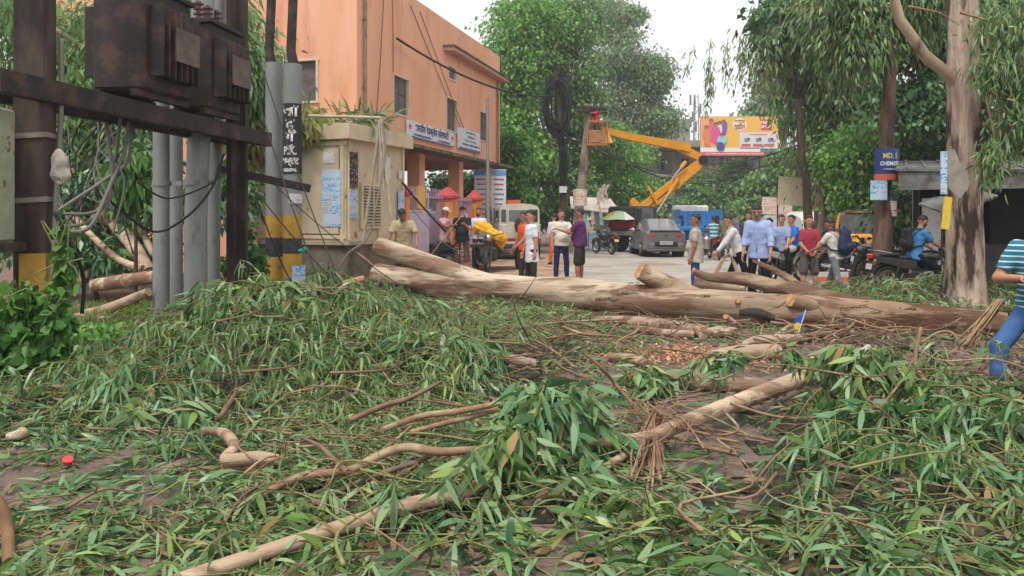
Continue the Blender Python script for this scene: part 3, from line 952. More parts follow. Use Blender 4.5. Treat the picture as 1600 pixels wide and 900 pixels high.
def tree(name, label, base, Y, r0, th, blobs, nl, ls, lmat, bark, group=None, clump=.7, droop=.5, dk=1.0, lean=0.0, wf=.42, nc=26, seg=1, z0=0, top=None, twig=True, cat='tree', sv=.5, hang=0.0):
    x0 = (base - 800) / F * Y
    rt = thing(name, label, cat, (x0, Y, z0), 0, group)
    o0 = Vector((x0, Y, z0))
    rr = random.Random(int(base * 7 + Y))
    B = []
    for (px, py, rx, ry) in blobs:
        c = at(px, py, Y) - o0
        B.append((c, rx * Y / F, ry * Y / F))
    mb = MB()
    tp = Vector((lean, 0, th))
    if th > 0:
        n = 8
        pts = [Vector((lean * (i / n) ** 1.3 + rr.uniform(-1, 1) * r0 * .18, rr.uniform(-1, 1) * r0 * .18, th * i / n)) for i in range(n + 1)]
        pts[0] = Vector((0, 0, -.1))
        mb.tube(pts, [r0 * (1.35 if i == 0 else 1.12 if i == 1 else 1 - .42 * i / n) for i in range(n + 1)], 12)
        mb.build('trunk', bark, rt, angle=None)
        mb = MB()
    P, D = [], []
    lim = MB()
    for (c, rx, rz) in B:
        if th > 0:
            m = (tp + c) / 2 + Vector((rr.uniform(-.2, .2) * rx, rr.uniform(-.2, .2) * rx, rr.uniform(-.05, .1) * rz))
            st = tp if c.z > th else Vector((lean * .8, 0, min(th, max(th * .5, c.z - .2 * rz))))
            lim.tube([st, m, c], [r0 * .42, r0 * .28, r0 * .12], 7)
        for k in range(nc):
            d = Vector((rr.gauss(0, 1), rr.gauss(0, 1), rr.gauss(0, 1))).normalized()
            u = rr.uniform(.25, 1.0) ** .5 * rr.uniform(.85, 1.1)
            q = c + Vector((d.x * rx * u, d.y * rx * dk * u, d.z * rz * u))
            if twig and th > 0 and k % 3 == 0:
                lim.tube([c, (c + q) / 2 + Vector((0, 0, .1 * rz)), q], [r0 * .12, r0 * .07, .012], 5)
            cs = clump * rr.uniform(.6, 1.35)
            m_ = int(nl / (len(B) * nc) * rr.uniform(.5, 1.6))
            g = rng.normal(size=(m_, 3)) * cs * np.array([.55, .55, .32 + hang])
            P.append(np.array(q) + g)
            dd = nrm(g + 1e-3) * .8 + nrm(rng.normal(size=(m_, 3))) * .8
            dd[:, 2] -= droop
            D.append(dd)
    if lim.v:
        lim.build('limb', bark, rt, angle=None)
    P = np.concatenate(P); D = np.concatenate(D)
    n = len(P)
    L = ls * rng.uniform(1 - sv, 1 + sv, n)
    leaf_object('crown', P, D, L, L * wf * rng.uniform(.7, 1.2, n), lmat, rt, seg=seg, droop=.3)
    return rt

# ------------------------------------------------------------------ ground and road
def sheet(name, poly, z, mat, kind='structure', par=None):
    mb = MB(); mb.add([(x, y, z) for x, y in poly], [tuple(range(len(poly)))])
    o = mb.build(name, mat, par, smooth=False)
    if kind: o['kind'] = kind
    return o
def wobbly(poly, step=.5, amp=.15, seed=1):
    rr = random.Random(seed); out = []
    for i, a in enumerate(poly):
        b = poly[(i + 1) % len(poly)]
        d = math.hypot(b[0] - a[0], b[1] - a[1]); n = max(1, int(d / step))
        for k in range(n):
            t = k / n
            out.append((a[0] + (b[0] - a[0]) * t + rr.uniform(-amp, amp), a[1] + (b[1] - a[1]) * t + rr.uniform(-amp, amp)))
    return out
M_earth = pm('bare_earth', S(124, 106, 90), S(98, 82, 68), 2.2, 0.9, 0.8, c3=S(86, 92, 58), scale3=.6, lo3=.52, hi3=.66, bscale=14, bdist=.05)
M_road = pm('road_dusty', S(174, 167, 158), S(154, 146, 137), .9, 0.85, 0.3, c3=S(132, 118, 104), scale3=.35, lo3=.5, hi3=.66, bscale=60, bdist=.01)
M_mud = pm('road_wet_mud', S(124, 106, 94), S(98, 82, 72), 1.4, 0.62, 0.9, c3=S(80, 68, 60), scale3=2.2, lo3=.5, hi3=.6, bscale=24, bdist=.03)
M_sand = pm('sandy_verge', S(176, 146, 122), S(150, 122, 100), 1.8, 0.9, 0.6, c3=S(120, 100, 84), scale3=1.2, bscale=20, bdist=.03)
sheet('ground', [(-400, -60), (400, -60), (400, 700), (-400, 700)], -0.02, M_earth)
sheet('road', [(-3.4, -4), (7.5, -4), (7.4, 12), (8.2, 24), (11.5, 40), (26, 90), (70, 240), (50, 240), (17, 90), (2.6, 36), (-1.6, 22), (-4.4, 14)], -0.008, M_road)
sheet('verge', wobbly([(-4.6, 15.5), (-1.0, 15.8), (1.2, 20), (2.4, 30), (1.0, 34), (-2.5, 30), (-5.2, 20)], .5, .16, 3), -0.004, M_sand)
sheet('muddy_road', wobbly([(-8, 1.5), (7.2, 1.5), (7.3, 9), (6.8, 12.6), (3.0, 13.4), (0.5, 13.6), (-3, 13.8), (-7.6, 14.2)], .6, .22, 5), 0.0, M_mud)
# rubble and mud lumps at the right verge
mb = MB(); rr = random.Random(4)
for k in range(650):
    x, y = rr.gauss(5.2, .9), rr.gauss(8.0, 1.0)
    if x < 3.9: continue
    r_ = rr.uniform(.012, .05) * rr.uniform(.5, 1.3)
    mb.ell((x, y, r_ * .3 + .04 * rr.random()), (r_, r_ * rr.uniform(.5, 1.3), r_ * rr.uniform(.5, .9)), 5, 4, Euler((rr.uniform(-.8, .8), rr.uniform(-.8, .8), rr.uniform(0, 6))).to_matrix())
for k in range(260):
    x, y = rr.uniform(-6.2, -3.0), rr.uniform(4.6, 7.0)
    r_ = rr.uniform(.02, .07)
    mb.ell((x, y, r_ * .4), (r_, r_ * rr.uniform(.6, 1.2), r_ * rr.uniform(.5, .8)), 6, 4)
tag(mb.build('soil_clods', M_mud, smooth=False), 'loose brown soil clods scattered at both edges of the muddy road', 'soil', kind='stuff')

# ------------------------------------------------------------------ orange building
fd = Vector((.2785, .9604, 0)); fn = Vector((.9604, -.2785, 0)); UP = Vector((0, 0, 1))
FO = Vector((-4.05, 20.05, 0))
def fs(px): return ((9.87 / (.29 - (px - 800) / F)) - 20.05) / .9604
M_or = pm('orange_plaster', S(230, 171, 140), S(220, 156, 122), 1.0, 0.85, 0.12, c3=S(192, 128, 98), scale3=1.3, lo3=.55, hi3=.8, bscale=40, stretch=(1, 1, .22))
M_or2 = pm('orange_plaster_deep', S(222, 134, 74), S(206, 120, 66), 1.5, 0.85, 0.12)
M_pink = pm('pink_soffit', S(196, 150, 138), S(176, 128, 116), 2, 0.85, 0.1)
M_moss = pm('mossy_concrete', S(122, 112, 96), S(92, 96, 66), 3, 0.9, 0.4, c3=S(60, 62, 48), scale3=2)
M_win = pm('window_wire_mesh', S(112, 100, 96), S(86, 78, 78), 5, 0.6, 0.1, bscale=120)
M_wfr = flat('window_frame_cream', S(210, 196, 176), .6)
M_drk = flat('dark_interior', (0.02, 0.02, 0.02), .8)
bd = thing('orange_building', 'two storey orange plastered building with Hindi signboard above its porch', 'building', FO)
def FP(s, z, out=0.0):   # on the facade, relative to the building's empty
    return fd * s + fn * out + UP * z
Mb = Matrix(((fd.x, -fn.x, 0, 0), (fd.y, -fn.y, 0, 0), (0, 0, 1, 0), (0, 0, 0, 1)))   # local: x along facade, y inwards
def fbox(c, d, **k):
    m = MB(); m.M = Mb; m.box(c, d, **k); return m
LEN = 12.7
def wallgrid(name, u0, u1, z0, z1, holes, inner, mat, along=True):
    """wall with real openings, as a single mesh (0.22 thick)"""
    us = sorted({u0, u1} | {h[0] for h in holes} | {h[1] for h in holes}); zs = sorted({z0, z1} | {h[2] for h in holes} | {h[3] for h in holes})
    m = MB(); m.M = Mb
    def pt(u, z, d): return (u, d, z) if along else (d, u, z)
    def quad(a, b, c, d): m.add([a, b, c, d], [(0, 1, 2, 3)])
    for i in range(len(us) - 1):
        for j in range(len(zs) - 1):
            uc, zc = (us[i] + us[i + 1]) / 2, (zs[j] + zs[j + 1]) / 2
            if any(h[0] < uc < h[1] and h[2] < zc < h[3] for h in holes): continue
            quad(pt(us[i], zs[j], 0), pt(us[i + 1], zs[j], 0), pt(us[i + 1], zs[j + 1], 0), pt(us[i], zs[j + 1], 0))
    for h in holes:
        for a, b in (((h[0], h[2]), (h[1], h[2])), ((h[1], h[2]), (h[1], h[3])), ((h[1], h[3]), (h[0], h[3])), ((h[0], h[3]), (h[0], h[2]))):
            quad(pt(a[0], a[1], 0), pt(b[0], b[1], 0), pt(b[0], b[1], .22), pt(a[0], a[1], .22))
    return m.build(name, mat, bd, smooth=False)
H1 = [(fs(614), fs(638), 4.58, 5.70), (fs(697), fs(713), 4.56, 5.68), (fs(749), fs(762), 4.56, 5.68), (fs(700), fs(712), 6.36, 6.80)]
wallgrid('upper_wall', 0, LEN, 3.72, 8.3, H1, 0, M_or)
H2 = [(1.15, 2.15, 4.62, 5.75)]
wallgrid('side_wall', 0, 11, 0, 8.3, H2, 0, M_or, along=False)
fbox((LEN, 5.5, 6.0), (.02, 11, 4.56)).build('end_wall', M_or, bd)
fbox((LEN / 2, 5.6, 8.28), (LEN - .1, 10.8, .1)).build('roof', M_moss, bd)
fbox((LEN / 2, 1.6, 8.05), (LEN - .06, 2.8, .06)).build('ceiling', M_pink, bd)
fbox((LEN / 2, .20, 3.66), (LEN, .9, .10)).build('porch_slab', M_pink, bd)
fbox((LEN / 2 + .6, -.35, 3.62), (LEN - 1.2, .70, .10)).build('ledge', M_moss, bd)
fbox((LEN / 2, 3.3, 3.62), (LEN - .1, 5.2, .10)).build('ceiling', M_pink, bd)
fbox((LEN - 3.2, -.15, 7.28), (6.6, .42, .12)).build('eave_slab', M_pink, bd)
fbox((LEN - 3.2, -.17, 7.37), (6.7, .48, .05)).build('eave_coping', M_moss, bd)
fbox((1.0, .13, 1.83), (2.0, .2, 3.6)).build('ground_floor_wall', M_or, bd)
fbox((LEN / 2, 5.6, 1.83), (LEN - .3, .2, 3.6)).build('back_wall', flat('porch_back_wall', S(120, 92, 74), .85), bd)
for k, (px) in enumerate((656, 718, 764)):
    s_ = fs(px); fbox((s_ + .2, .22, 1.8), (.42, .42, 3.6)).build('column', M_or, bd)
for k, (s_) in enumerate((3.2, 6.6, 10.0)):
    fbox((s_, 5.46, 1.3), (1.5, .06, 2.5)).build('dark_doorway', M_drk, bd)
for (a, b, z0, z1) in H1:
    fr = MB(); fr.M = Mb
    t = .045
    for c, d in ((((a + b) / 2, .02, z0 + t / 2 - .03), (b - a + .10, .10, t)), (((a + b) / 2, .02, z1 + .03 - t / 2), (b - a + .10, .10, t)), ((a - .03 + t / 2, .02, (z0 + z1) / 2), (t, .096, z1 - z0)), ((b + .03 - t / 2, .02, (z0 + z1) / 2), (t, .096, z1 - z0))): fr.box(c, d)
    fo = fr.build('window', M_wfr, bd, smooth=False)
    fbox(((a + b) / 2, .10, (z0 + z1) / 2), (b - a - .02, .02, z1 - z0 - .02)).build('wire_screen', M_win, fo)
    if z1 - z0 > .6:
        m = MB(); m.M = Mb
        m.box(((a + b) / 2, .085, (z0 + z1) / 2), (.03, .012, z1 - z0 - .04)); m.box(((a + b) / 2, .083, z0 + (z1 - z0) * .55), (b - a - .06, .012, .03)); m.build('mullion', flat('window_bar', S(70, 62, 60)), fo)
for (a, b, z0, z1) in H2:
    m = MB(); m.M = Mb; t = .06
    for c, d in (((.0, (a + b) / 2, z0), (.1, b - a + .1, t)), ((.0, (a + b) / 2, z1), (.1, b - a + .1, t)), ((.0, a, (z0 + z1) / 2), (.096, t, z1 - z0)), ((.0, b, (z0 + z1) / 2), (.096, t, z1 - z0))): m.box(c, d)
    fo = m.build('window', M_wfr, bd, smooth=False)
    m = MB(); m.M = Mb; m.box((.08, (a + b) / 2, (z0 + z1) / 2), (.02, b - a - .04, z1 - z0 - .04)); m.build('wire_screen', M_win, fo)
# stains and cables running down the wall
M_cab = flat('cable_black', (0.015, 0.015, 0.016), .6)
M_cabg = flat('cable_grey', S(120, 116, 108), .7)
def cable(name, label, pts, r=.012, mat=None, cat='cable', group=None, sag=0, n=14, parent=None, cyc=False):
    pts = [Vector(p) for p in pts]
    if len(pts) == 2:
        a, b = pts
        pts = [a.lerp(b, i / n) - UP * sag * 4 * (i / n) * (1 - i / n) for i in range(n + 1)]
    else:
        pts = spline(pts, n // 2)
    mb = MB(); mb.tube(pts, r, 6)
    o = mb.build(name, mat or M_cab, parent, angle=None)
    if label: tag(o, label, cat, group)
    return o
def spline(P, k=6):
    P = [Vector(p) for p in P]; out = []
    for i in range(len(P) - 1):
        p0, p1, p2, p3 = P[max(i - 1, 0)], P[i], P[i + 1], P[min(i + 2, len(P) - 1)]
        for j in range(k):
            t = j / k
            out.append(.5 * ((2 * p1) + (p2 - p0) * t + (2 * p0 - 5 * p1 + 4 * p2 - p3) * t * t + (3 * p1 - p0 - 3 * p2 + p3) * t ** 3))
    out.append(P[-1])
    return out
for s_, zt in ((.35, 8.2), (LEN - .5, 7.2)):
    m = MB(); m.M = Mb; m.cyl((s_, -.07, .1), (s_, -.07, zt), .045, 10); dp = m.build('drain_pipe', pm('drain_pvc', S(150, 128, 110), S(120, 98, 84), 3, .7, .1), bd)
    for z in (1.5, 3.2, 5, 6.8): m = MB(); m.M = Mb; m.box((s_, -.05, z), (.13, .08, .03)); m.build('pipe_clip', M_moss, dp)
M_wc = flat('wall_wire', S(110, 84, 70))
for s0, z0, s1, z1 in ((1.6, 8.0, 1.1, 4.3), (fs(612), 7.9, fs(612) + .05, 5.7), (fs(640), 8, fs(735), 4.0), (fs(655), 8, fs(742), 3.8)):
    m = MB(); m.M = Mb; m.tube([(s0, -.02, z0), ((s0 + s1) / 2, -.03, (z0 + z1) / 2 - .1), (s1, -.02, z1)], .011, 5); m.build('wall_cable', M_wc, bd)
# signboards
M_board = pm('sign_white', S(214, 214, 222), S(196, 198, 208), 4, .5, .03)
M_ink = flat('sign_ink_blue', S(36, 40, 96), .5)
M_inkr = flat('sign_ink_red', S(196, 60, 62), .5)
M_blue = flat('sign_edge_blue', S(60, 98, 160), .5)
sg = thing('signboard', 'long white signboard with blue Hindi lettering and two red crosses', 'signboard', FO)
s0, s1 = fs(633), fs(705)
def sbox(par, name, c, d, mat):
    m = MB(); m.M = Mb; m.box(c, d); return m.build(name, mat, par, smooth=False)
sbox(sg, 'board', ((s0 + s1) / 2, -.06, 4.24), (s1 - s0, .06, .50), M_board)
sbox(sg, 'lower_trim', ((s0 + s1) / 2, -.10, 4.01), (s1 - s0, .02, .03), M_blue)
def FM(s, z, out): return frame(FP(s, z, out), fd, UP)
text('भारतीय रेडक्रॉस सोसायटी', .30, FM((s0 + s1) / 2, 4.30, .10), M_ink, sg, bold=.006, xs=.98)
marks(1.3, .075, FM(s0 + 1.1, 4.09, .10), M_ink, sg, 1)
marks(1.1, .07, FM(s1 - .9, 4.08, .10), M_ink, sg, 2)
for sx in (s0 + .14, s1 - .16):
    m = MB(); m.M = Mb; m.box((sx, -.100, 4.30), (.05, .01, .17)); m.box((sx, -.101, 4.30), (.17, .01, .05)); m.build('red_cross', M_inkr, sg)
sg2 = thing('signboard', 'squarer white notice board with small blue print right of the Hindi signboard', 'signboard', FO)
s0, s1 = fs(713), fs(747)
sbox(sg2, 'board', ((s0 + s1) / 2, -.06, 4.39), (s1 - s0, .05, .76), M_board)
sbox(sg2, 'lower_trim', ((s0 + s1) / 2, -.095, 4.05), (s1 - s0 - .05, .01, .06), M_blue)
for k in range(4):
    marks((1.0, .7, 1.3, 1.9)[k], (.08, .10, .05, .07)[k], FM((s0 + s1) / 2 + .1, 4.66 - k * .15, .095), M_ink if k == 3 else M_cabg, sg2, 5 + k)
# gate, pillars and fence in front of the porch
M_lil = pm('lilac_paint', S(172, 150, 172), S(154, 132, 154), 3, .6, .1)
M_lil2 = pm('pale_lilac_paint', S(196, 186, 204), S(180, 166, 186), 3, .6, .1)
M_redcap = pm('red_pillar_cap', S(190, 72, 68), S(160, 56, 54), 5, .7, .2)
M_pil = pm('pillar_orange', S(224, 148, 82), S(196, 118, 66), 3, .85, .2, c3=S(150, 98, 66), scale3=2, lo3=.6, hi3=.75)
def GP(Y): return Vector((-8.6 + .29 * Y, Y, 0))
for Y, w_, lb in ((23.0, .50, 'orange gate pillar with red pyramid cap, right of the lilac gate'), (25.4, .38, 'slimmer orange fence pillar with red cap beside the grey pipe'), (19.9, .30, 'orange gate pillar partly hidden behind the beige cabinet')):
    p = thing('gate_pillar', lb, 'pillar', GP(Y), math.atan2(-.29, 1) * 1, 'gate pillars')
    mb = MB(); mb.box((0, 0, 1.06), (w_, w_, 2.12), bev=.02); mb.build('shaft', M_pil, p)
    mb = MB(); mb.box((0, 0, 2.16), (w_ + .12, w_ + .12, .10), bev=.01); mb.box((0, 0, 2.34), (w_ + .08, w_ + .08, .26), taper=.12); mb.build('cap', M_redcap, p, smooth=False)
Mg = lambda Y: Matrix.Translation(GP(Y)) @ Matrix(((fd.x, -fn.x, 0, 0), (fd.y, -fn.y, 0, 0), (0, 0, 1, 0), (0, 0, 0, 1)))
def gate(label, Y, ln, m1, yel=False, ang=0):
    g = thing('gate_leaf', label, 'gate', GP(Y)); 
    M_ = Matrix.Translation(-GP(Y)) @ Mg(Y) @ Matrix.Rotation(R(ang), 4, 'Z')
    m = MB(); m.M = M_
    for z in (.15, 1.72, 2.12): m.box((ln / 2, 0, z), (ln, .05, .05))
    for x in (.03, ln - .03): m.box((x, 0, 1.18), (.05, .056, 2.1))
    m.build('frame', m1, g, smooth=False)
    m = MB(); m.M = M_; m.box((ln / 2, 0, .93), (ln - .08, .02, 1.5)); m.build('panel', m1, g, smooth=False)
    for k in range(9):
        m = MB(); m.M = M_; m.cyl((.1 + k * (ln - .2) / 8, 0, 1.74), (.1 + k * (ln - .2) / 8, 0, 2.38), .012, 6); m.build('bar', m1, g)
    if yel:
        m = MB(); m.M = M_; m.box((ln * .6, -.04, 2.1), (.45, .02, .62)); m.build('plate', flat('yellow_plate', S(226, 172, 84)), g)
gate('lilac double gate leaf with spiked bars beside the orange pillar', 21.5, 1.25, M_lil, ang=2)
gate('paler lilac gate leaf with small yellow board on its bars', 20.2, 1.25, M_lil2, True, ang=-3)
fc = thing('fence', 'lilac grille fence panel between the two red capped pillars', 'fence', GP(23.3))
Mf = Matrix.Translation(-GP(23.3)) @ Mg(23.3)
m = MB(); m.M = Mf
for z in (.2, 1.3, 2.1): m.box((.95, 0, z), (1.9, .04, .05))
m.build('rail', M_lil, fc, smooth=False)
for k in range(12):
    m = MB(); m.M = Mf; m.box((.1 + k * .155, 0, 1.15), (.03, .03, 2.05)); m.build('bar', M_lil, fc, smooth=False)
for k in range(8):
    m = MB(); m.M = Mf; m.box((1.3, -.03, .25 + k * .13), (1.1, .012, .06)); m.build('slat', M_lil2, fc, smooth=False)
# notice boards on the far end of the plot
nb = thing('notice_board', 'pair of tall white notice boards behind the grey pipe near the jeep', 'notice board', at(766, 400, 29.5))
nb.location.z = 0
for dx in (-.33, .33):
    m = MB(); m.box((dx, 0, 2.35), (.56, .04, 2.1)); b_ = m.build('board', M_board, nb)
    m = MB(); m.box((dx, -.03, 3.27), (.54, .01, .2)); m.build('blue_heading', flat('heading_blue', S(96, 150, 196)), b_)
    for k in range(9):
        m = MB(); m.box((dx, -.03, 3.02 - k * .19), (.40 - .05 * (k % 3), .008, .05)); m.build('print_line', (M_inkr if k < 2 else M_cabg), b_)
    for s_ in (-.24, .24):
        m = MB(); m.cyl((dx + s_, .04, 0), (dx + s_, .04, 3.4), .02, 6); m.build('post', M_cabg, nb)
gp = thing('pipe_pole', 'slim grey steel pole rising in front of the white notice boards', 'pole', (gd(762, 412).x, gd(762, 412).y, 0))
m = MB(); m.cyl((0, 0, 0), (0, 0, 2.9), .085, 12); m.cyl((0, 0, 2.9), (0, 0, 5.6), .058, 12); m.build('shaft', flat('pole_grey', S(138, 134, 130)), gp)

# ------------------------------------------------------------------ print-like materials for posters
def printmat(name, bg_, ink, sc=(1, 1), th=.5, ink2=None):
    m = bpy.data.materials.new(name); m.use_nodes = True
    N, L = m.node_tree.nodes, m.node_tree.links
    tc = N.new('ShaderNodeTexCoord')
    def layer(scale, st, lo, hi):
        mp = N.new('ShaderNodeMapping'); mp.inputs['Scale'].default_value = st; L.new(tc.outputs['Object'], mp.inputs[0])
        n = N.new('ShaderNodeTexNoise'); n.inputs['Scale'].default_value = scale; n.inputs['Detail'].default_value = 3; L.new(mp.outputs[0], n.inputs[0])
        r_ = N.new('ShaderNodeMapRange'); r_.inputs['From Min'].default_value = lo; r_.inputs['From Max'].default_value = hi; L.new(n.outputs['Fac'], r_.inputs[0]); return r_.outputs[0]
    a = layer(1, (26 * sc[0], 26 * sc[0], 34 * sc[1]), th, th + .05)
    b = layer(1, (1.5, 1.5, 13 * sc[1]), .48, .52)
    mu = N.new('ShaderNodeMath'); mu.operation = 'MULTIPLY'; L.new(a, mu.inputs[0]); L.new(b, mu.inputs[1])
    mx = N.new('ShaderNodeMix'); mx.data_type = 'RGBA'; L.new(mu.outputs[0], mx.inputs[0]); mx.inputs[6].default_value = (*bg_, 1); mx.inputs[7].default_value = (*ink, 1)
    w_ = layer(1, (5, 5, 5), .60, .66)
    m2 = N.new('ShaderNodeMix'); m2.data_type = 'RGBA'; L.new(w_, m2.inputs[0]); L.new(mx.outputs[2], m2.inputs[6]); m2.inputs[7].default_value = (*(ink2 or S(186, 172, 150)), 1)
    L.new(m2.outputs[2], N['Principled BSDF'].inputs['Base Color']); N['Principled BSDF'].inputs['Roughness'].default_value = .8
    return m
P_blue = printmat('poster_blue', S(178, 196, 214), S(70, 140, 196))
P_blk = printmat('poster_black', S(40, 38, 40), S(190, 176, 160), th=.54, ink2=S(120, 84, 66))
P_wht = printmat('poster_white', S(200, 200, 200), S(150, 150, 156), th=.58)
P_red = printmat('poster_red', S(206, 190, 178), S(178, 60, 52), th=.5)
P_teal = printmat('poster_teal', S(150, 188, 196), S(60, 140, 160), th=.5)
P_cream = printmat('poster_cream', S(206, 190, 160), S(140, 110, 80), th=.56)

# ------------------------------------------------------------------ beige electrical cabin
ca = Vector((-3.67, 17.0, 0)); cd = Vector((.368, .93, 0)).normalized(); ce = Vector((-.93, .368, 0)).normalized()
Mc = Matrix(((cd.x, ce.x, 0, 0), (cd.y, ce.y, 0, 0), (0, 0, 1, 0), (0, 0, 0, 1)))   # local x: right face, y: front face leftwards
M_bei = pm('beige_paint', S(200, 184, 156), S(182, 166, 138), 2.2, .65, .15, c3=S(140, 112, 84), scale3=2.4, lo3=.60, hi3=.68, bscale=30)
M_bei2 = pm('beige_paint_pale', S(206, 190, 160), S(190, 174, 144), 2.2, .65, .1)
M_conc = pm('concrete_stained', S(120, 110, 98), S(92, 84, 72), 2.0, .9, .4, c3=S(70, 68, 54), scale3=1.4)
cb = thing('electrical_cabin', 'beige metal electrical cabin on a concrete plinth covered in torn posters', 'cabin', ca)
def cbox(name, c, d, mat, par=None, **k):
    m = MB(); m.M = Mc; m.box(c, d, **k); return m.build(name, mat, par or cb, smooth=False)
cbox('plinth', (1.28, 1.36, .46), (2.76, 2.96, 1.0), M_conc)
cbox('plinth_ledge', (1.28, 1.36, .99), (2.9, 3.1, .09), pm('ledge_pale', S(176, 160, 132), S(150, 134, 110), 3, .85, .2))
cbox('shell', (1.30, 1.40, 2.18), (2.56, 2.76, 2.30), M_bei)
cbox('roof_band', (1.30, 1.36, 3.44), (2.86, 3.06, .30), M_bei2)
cbox('roof', (1.30, 1.36, 3.61), (2.8, 3.0, .06), M_bei2)
for y in (.10, 1.35, 2.6): cbox('frame_post', (-.005, y, 2.18), (.05, .09, 2.28), M_bei2)
for z in (1.12, 3.2): cbox('frame_rail', (-.004, 1.35, z), (.04, 2.7, .08), M_bei2)
for x in (.12, 1.35, 2.5): cbox('frame_post', (x, -.005, 2.18), (.08, .05, 2.26), M_bei2)
dr = cbox('door', (-.012, .72, 2.14), (.05, 1.08, 1.9), M_bei)
cbox('door', (-.012, 1.98, 2.14), (.05, 1.08, 1.9), M_bei)
cbox('poster', (-.045, .36, 1.98), (.012, .50, 1.26), P_blue)
cbox('poster', (-.046, .42, 2.88), (.010, .30, .24), P_wht)
cbox('poster', (-.046, 1.32, 2.62), (.010, .34, .95), P_blk)
cbox('poster', (-.046, 1.30, 1.75), (.010, .30, .60), P_blue)
cbox('poster', (.24, -.040, 2.62), (.32, .010, .80), P_blk)
cbox('poster', (.22, -.040, 1.85), (.30, .010, .62), P_blue)
cbox('poster', (2.36, -.040, 1.85), (.30, .010, .75), P_blue)
cbox('poster', (1.75, -.012, 2.75), (.25, .008, .55), P_wht)
cbox('poster', (2.32, -.040, 2.62), (.16, .008, .20), P_wht)
vf = cbox('louvre_vent', (1.0, -.020, 1.82), (.86, .06, 1.06), M_bei2)
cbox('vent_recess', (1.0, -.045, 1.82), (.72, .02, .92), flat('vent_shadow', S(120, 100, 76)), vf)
for k in range(13):
    cbox('louvre', (1.0, -.065, 1.40 + k * .07), (.70, .05, .008), M_bei, vf, r=(R(35), 0, 0))
cbox('vent_mullion', (1.0, -.085, 1.82), (.03, .03, .92), M_bei2, vf)
# pipe frame above and beside the cabin
M_pipe = pm('pale_pipe', S(190, 176, 156), S(160, 146, 128), 5, .6, .1)
pf = thing('pipe_gantry', 'pale pipe frame with leaning legs in front of the beige cabin', 'frame', (0, 0, 0))
T0 = at(595, 184, 16.6)
for nm, a, b, r_ in (('crossbar', at(482, 181, 16.6), T0, .035), ('leg', T0, at(567, 378, 16.9), .034), ('leg', T0, at(612, 350, 16.7), .034), ('leg', at(484, 181, 16.6), at(478, 200, 16.8), .03), ('brace', T0 + Vector((-.05, 0, -.05)), at(600, 300, 16.62), .02)):
    m = MB(); m.cyl(a, b, r_, 10); m.build(nm, M_pipe, pf)
cable('guy_wire', 'grey cable looping down from the pipe frame to the leaf heap', [at(597, 190, 16.4), at(602, 240, 16.3), at(590, 310, 16.0), at(575, 370, 15.8), at(545, 395, 15.4), at(525, 425, 15.2)], .022, M_cabg, n=12)
# ------------------------------------------------------------------ transformer station on the left
M_rust = pm('rusty_dark_steel', S(52, 44, 42), S(34, 29, 29), 4, .8, .4, c3=S(74, 54, 46), scale3=3)
M_wood = pm('weathered_pole', S(82, 66, 58), S(58, 48, 43), 4, .9, .6, stretch=(1, 1, .3), c3=S(36, 30, 28), scale3=1.6, lo3=.48, hi3=.6)
M_stl = pm('galvanised_pole', S(140, 142, 140), S(120, 122, 122), 3, .55, .12, metal=.2, stretch=(1, 1, .3), c3=S(100, 100, 98), scale3=4, lo3=.58, hi3=.7)
M_yel = pm('yellow_band', S(186, 146, 56), S(160, 122, 48), 5, .7, .2, c3=S(120, 100, 70), scale3=4, lo3=.6, hi3=.68)
M_bnd = pm('black_band', S(38, 40, 46), S(54, 56, 62), 5, .7, .2)
def steelpole(label, px, Y, r, z1, name='steel_pole', group='steel cable poles', bands=None, lean=0.0, z0=-.1, mat=None):
    x = (px - 800) / F * Y
    o = thing(name, label, 'pole', (x, Y, 0), 0, group)
    m = MB(); m.tube([(0, 0, z0), (0, 0, 1.5), (lean * .5, 0, z1 * .6), (lean, 0, z1)], r, 20); m.build('shaft', mat or M_stl, o)
    for a, b, mt in bands or []:
        m = MB(); m.cyl((0, 0, a), (0, 0, b), r + .004, 20); m.build('painted_band', mt, o)
    return o, x
Pz = lambda py, Y: CH - (py - HZ) * Y / F
steelpole('outermost left grey steel pole of the cluster beside the bark log', 252, 11.2, .115, 5.0)
steelpole('grey steel pole tucked behind, second from the left in the cluster', 274, 11.9, .11, 5.0)
steelpole('thick pale grey steel pole, slightly leaning, right of the cluster', 306, 10.9, .155, 5.2, lean=.12)
steelpole('shadowed steel pole half hidden behind the thick pale one', 331, 11.7, .12, 5.2, lean=.1)
for k, z in enumerate((2.05, 3.1)):
    for px, Y, r in ((252, 11.2, .12), (306, 10.9, .165)):
        x = (px - 800) / F * Y
        m = MB(); m.tube([(x, Y, z - .04), (x, Y, z + .04)], r + .008, 20); m.box((x + .2, Y + .05, z), (.16, .05, .07))
        tag(m.build('pole_clamp', M_stl), 'bolted steel clamp collar round %s, %s' % ('the leftmost grey pole' if px < 300 else 'the thick leaning grey pole', 'lower one' if k == 0 else 'upper one'), 'clamp')
Yb = 14.0
b1 = [(Pz(450, Yb) - .3, Pz(401, Yb), M_yel), (Pz(401, Yb), Pz(371, Yb), M_bnd), (Pz(371, Yb), Pz(337, Yb), M_yel)]
steelpole('grey pole with crisp yellow and black bands, left of the poster pole', 428, Yb, .150, Pz(99, Yb), bands=b1)
steelpole('grey pole carrying the black Hindi poster and worn yellow bands', 457, 13.7, .160, Pz(101, 13.7), bands=[(Pz(434, 13.7) - .0, Pz(396, 13.7), M_yel), (Pz(396, 13.7), Pz(372, 13.7), M_bnd), (Pz(372, 13.7), Pz(335, 13.7), M_yel)])
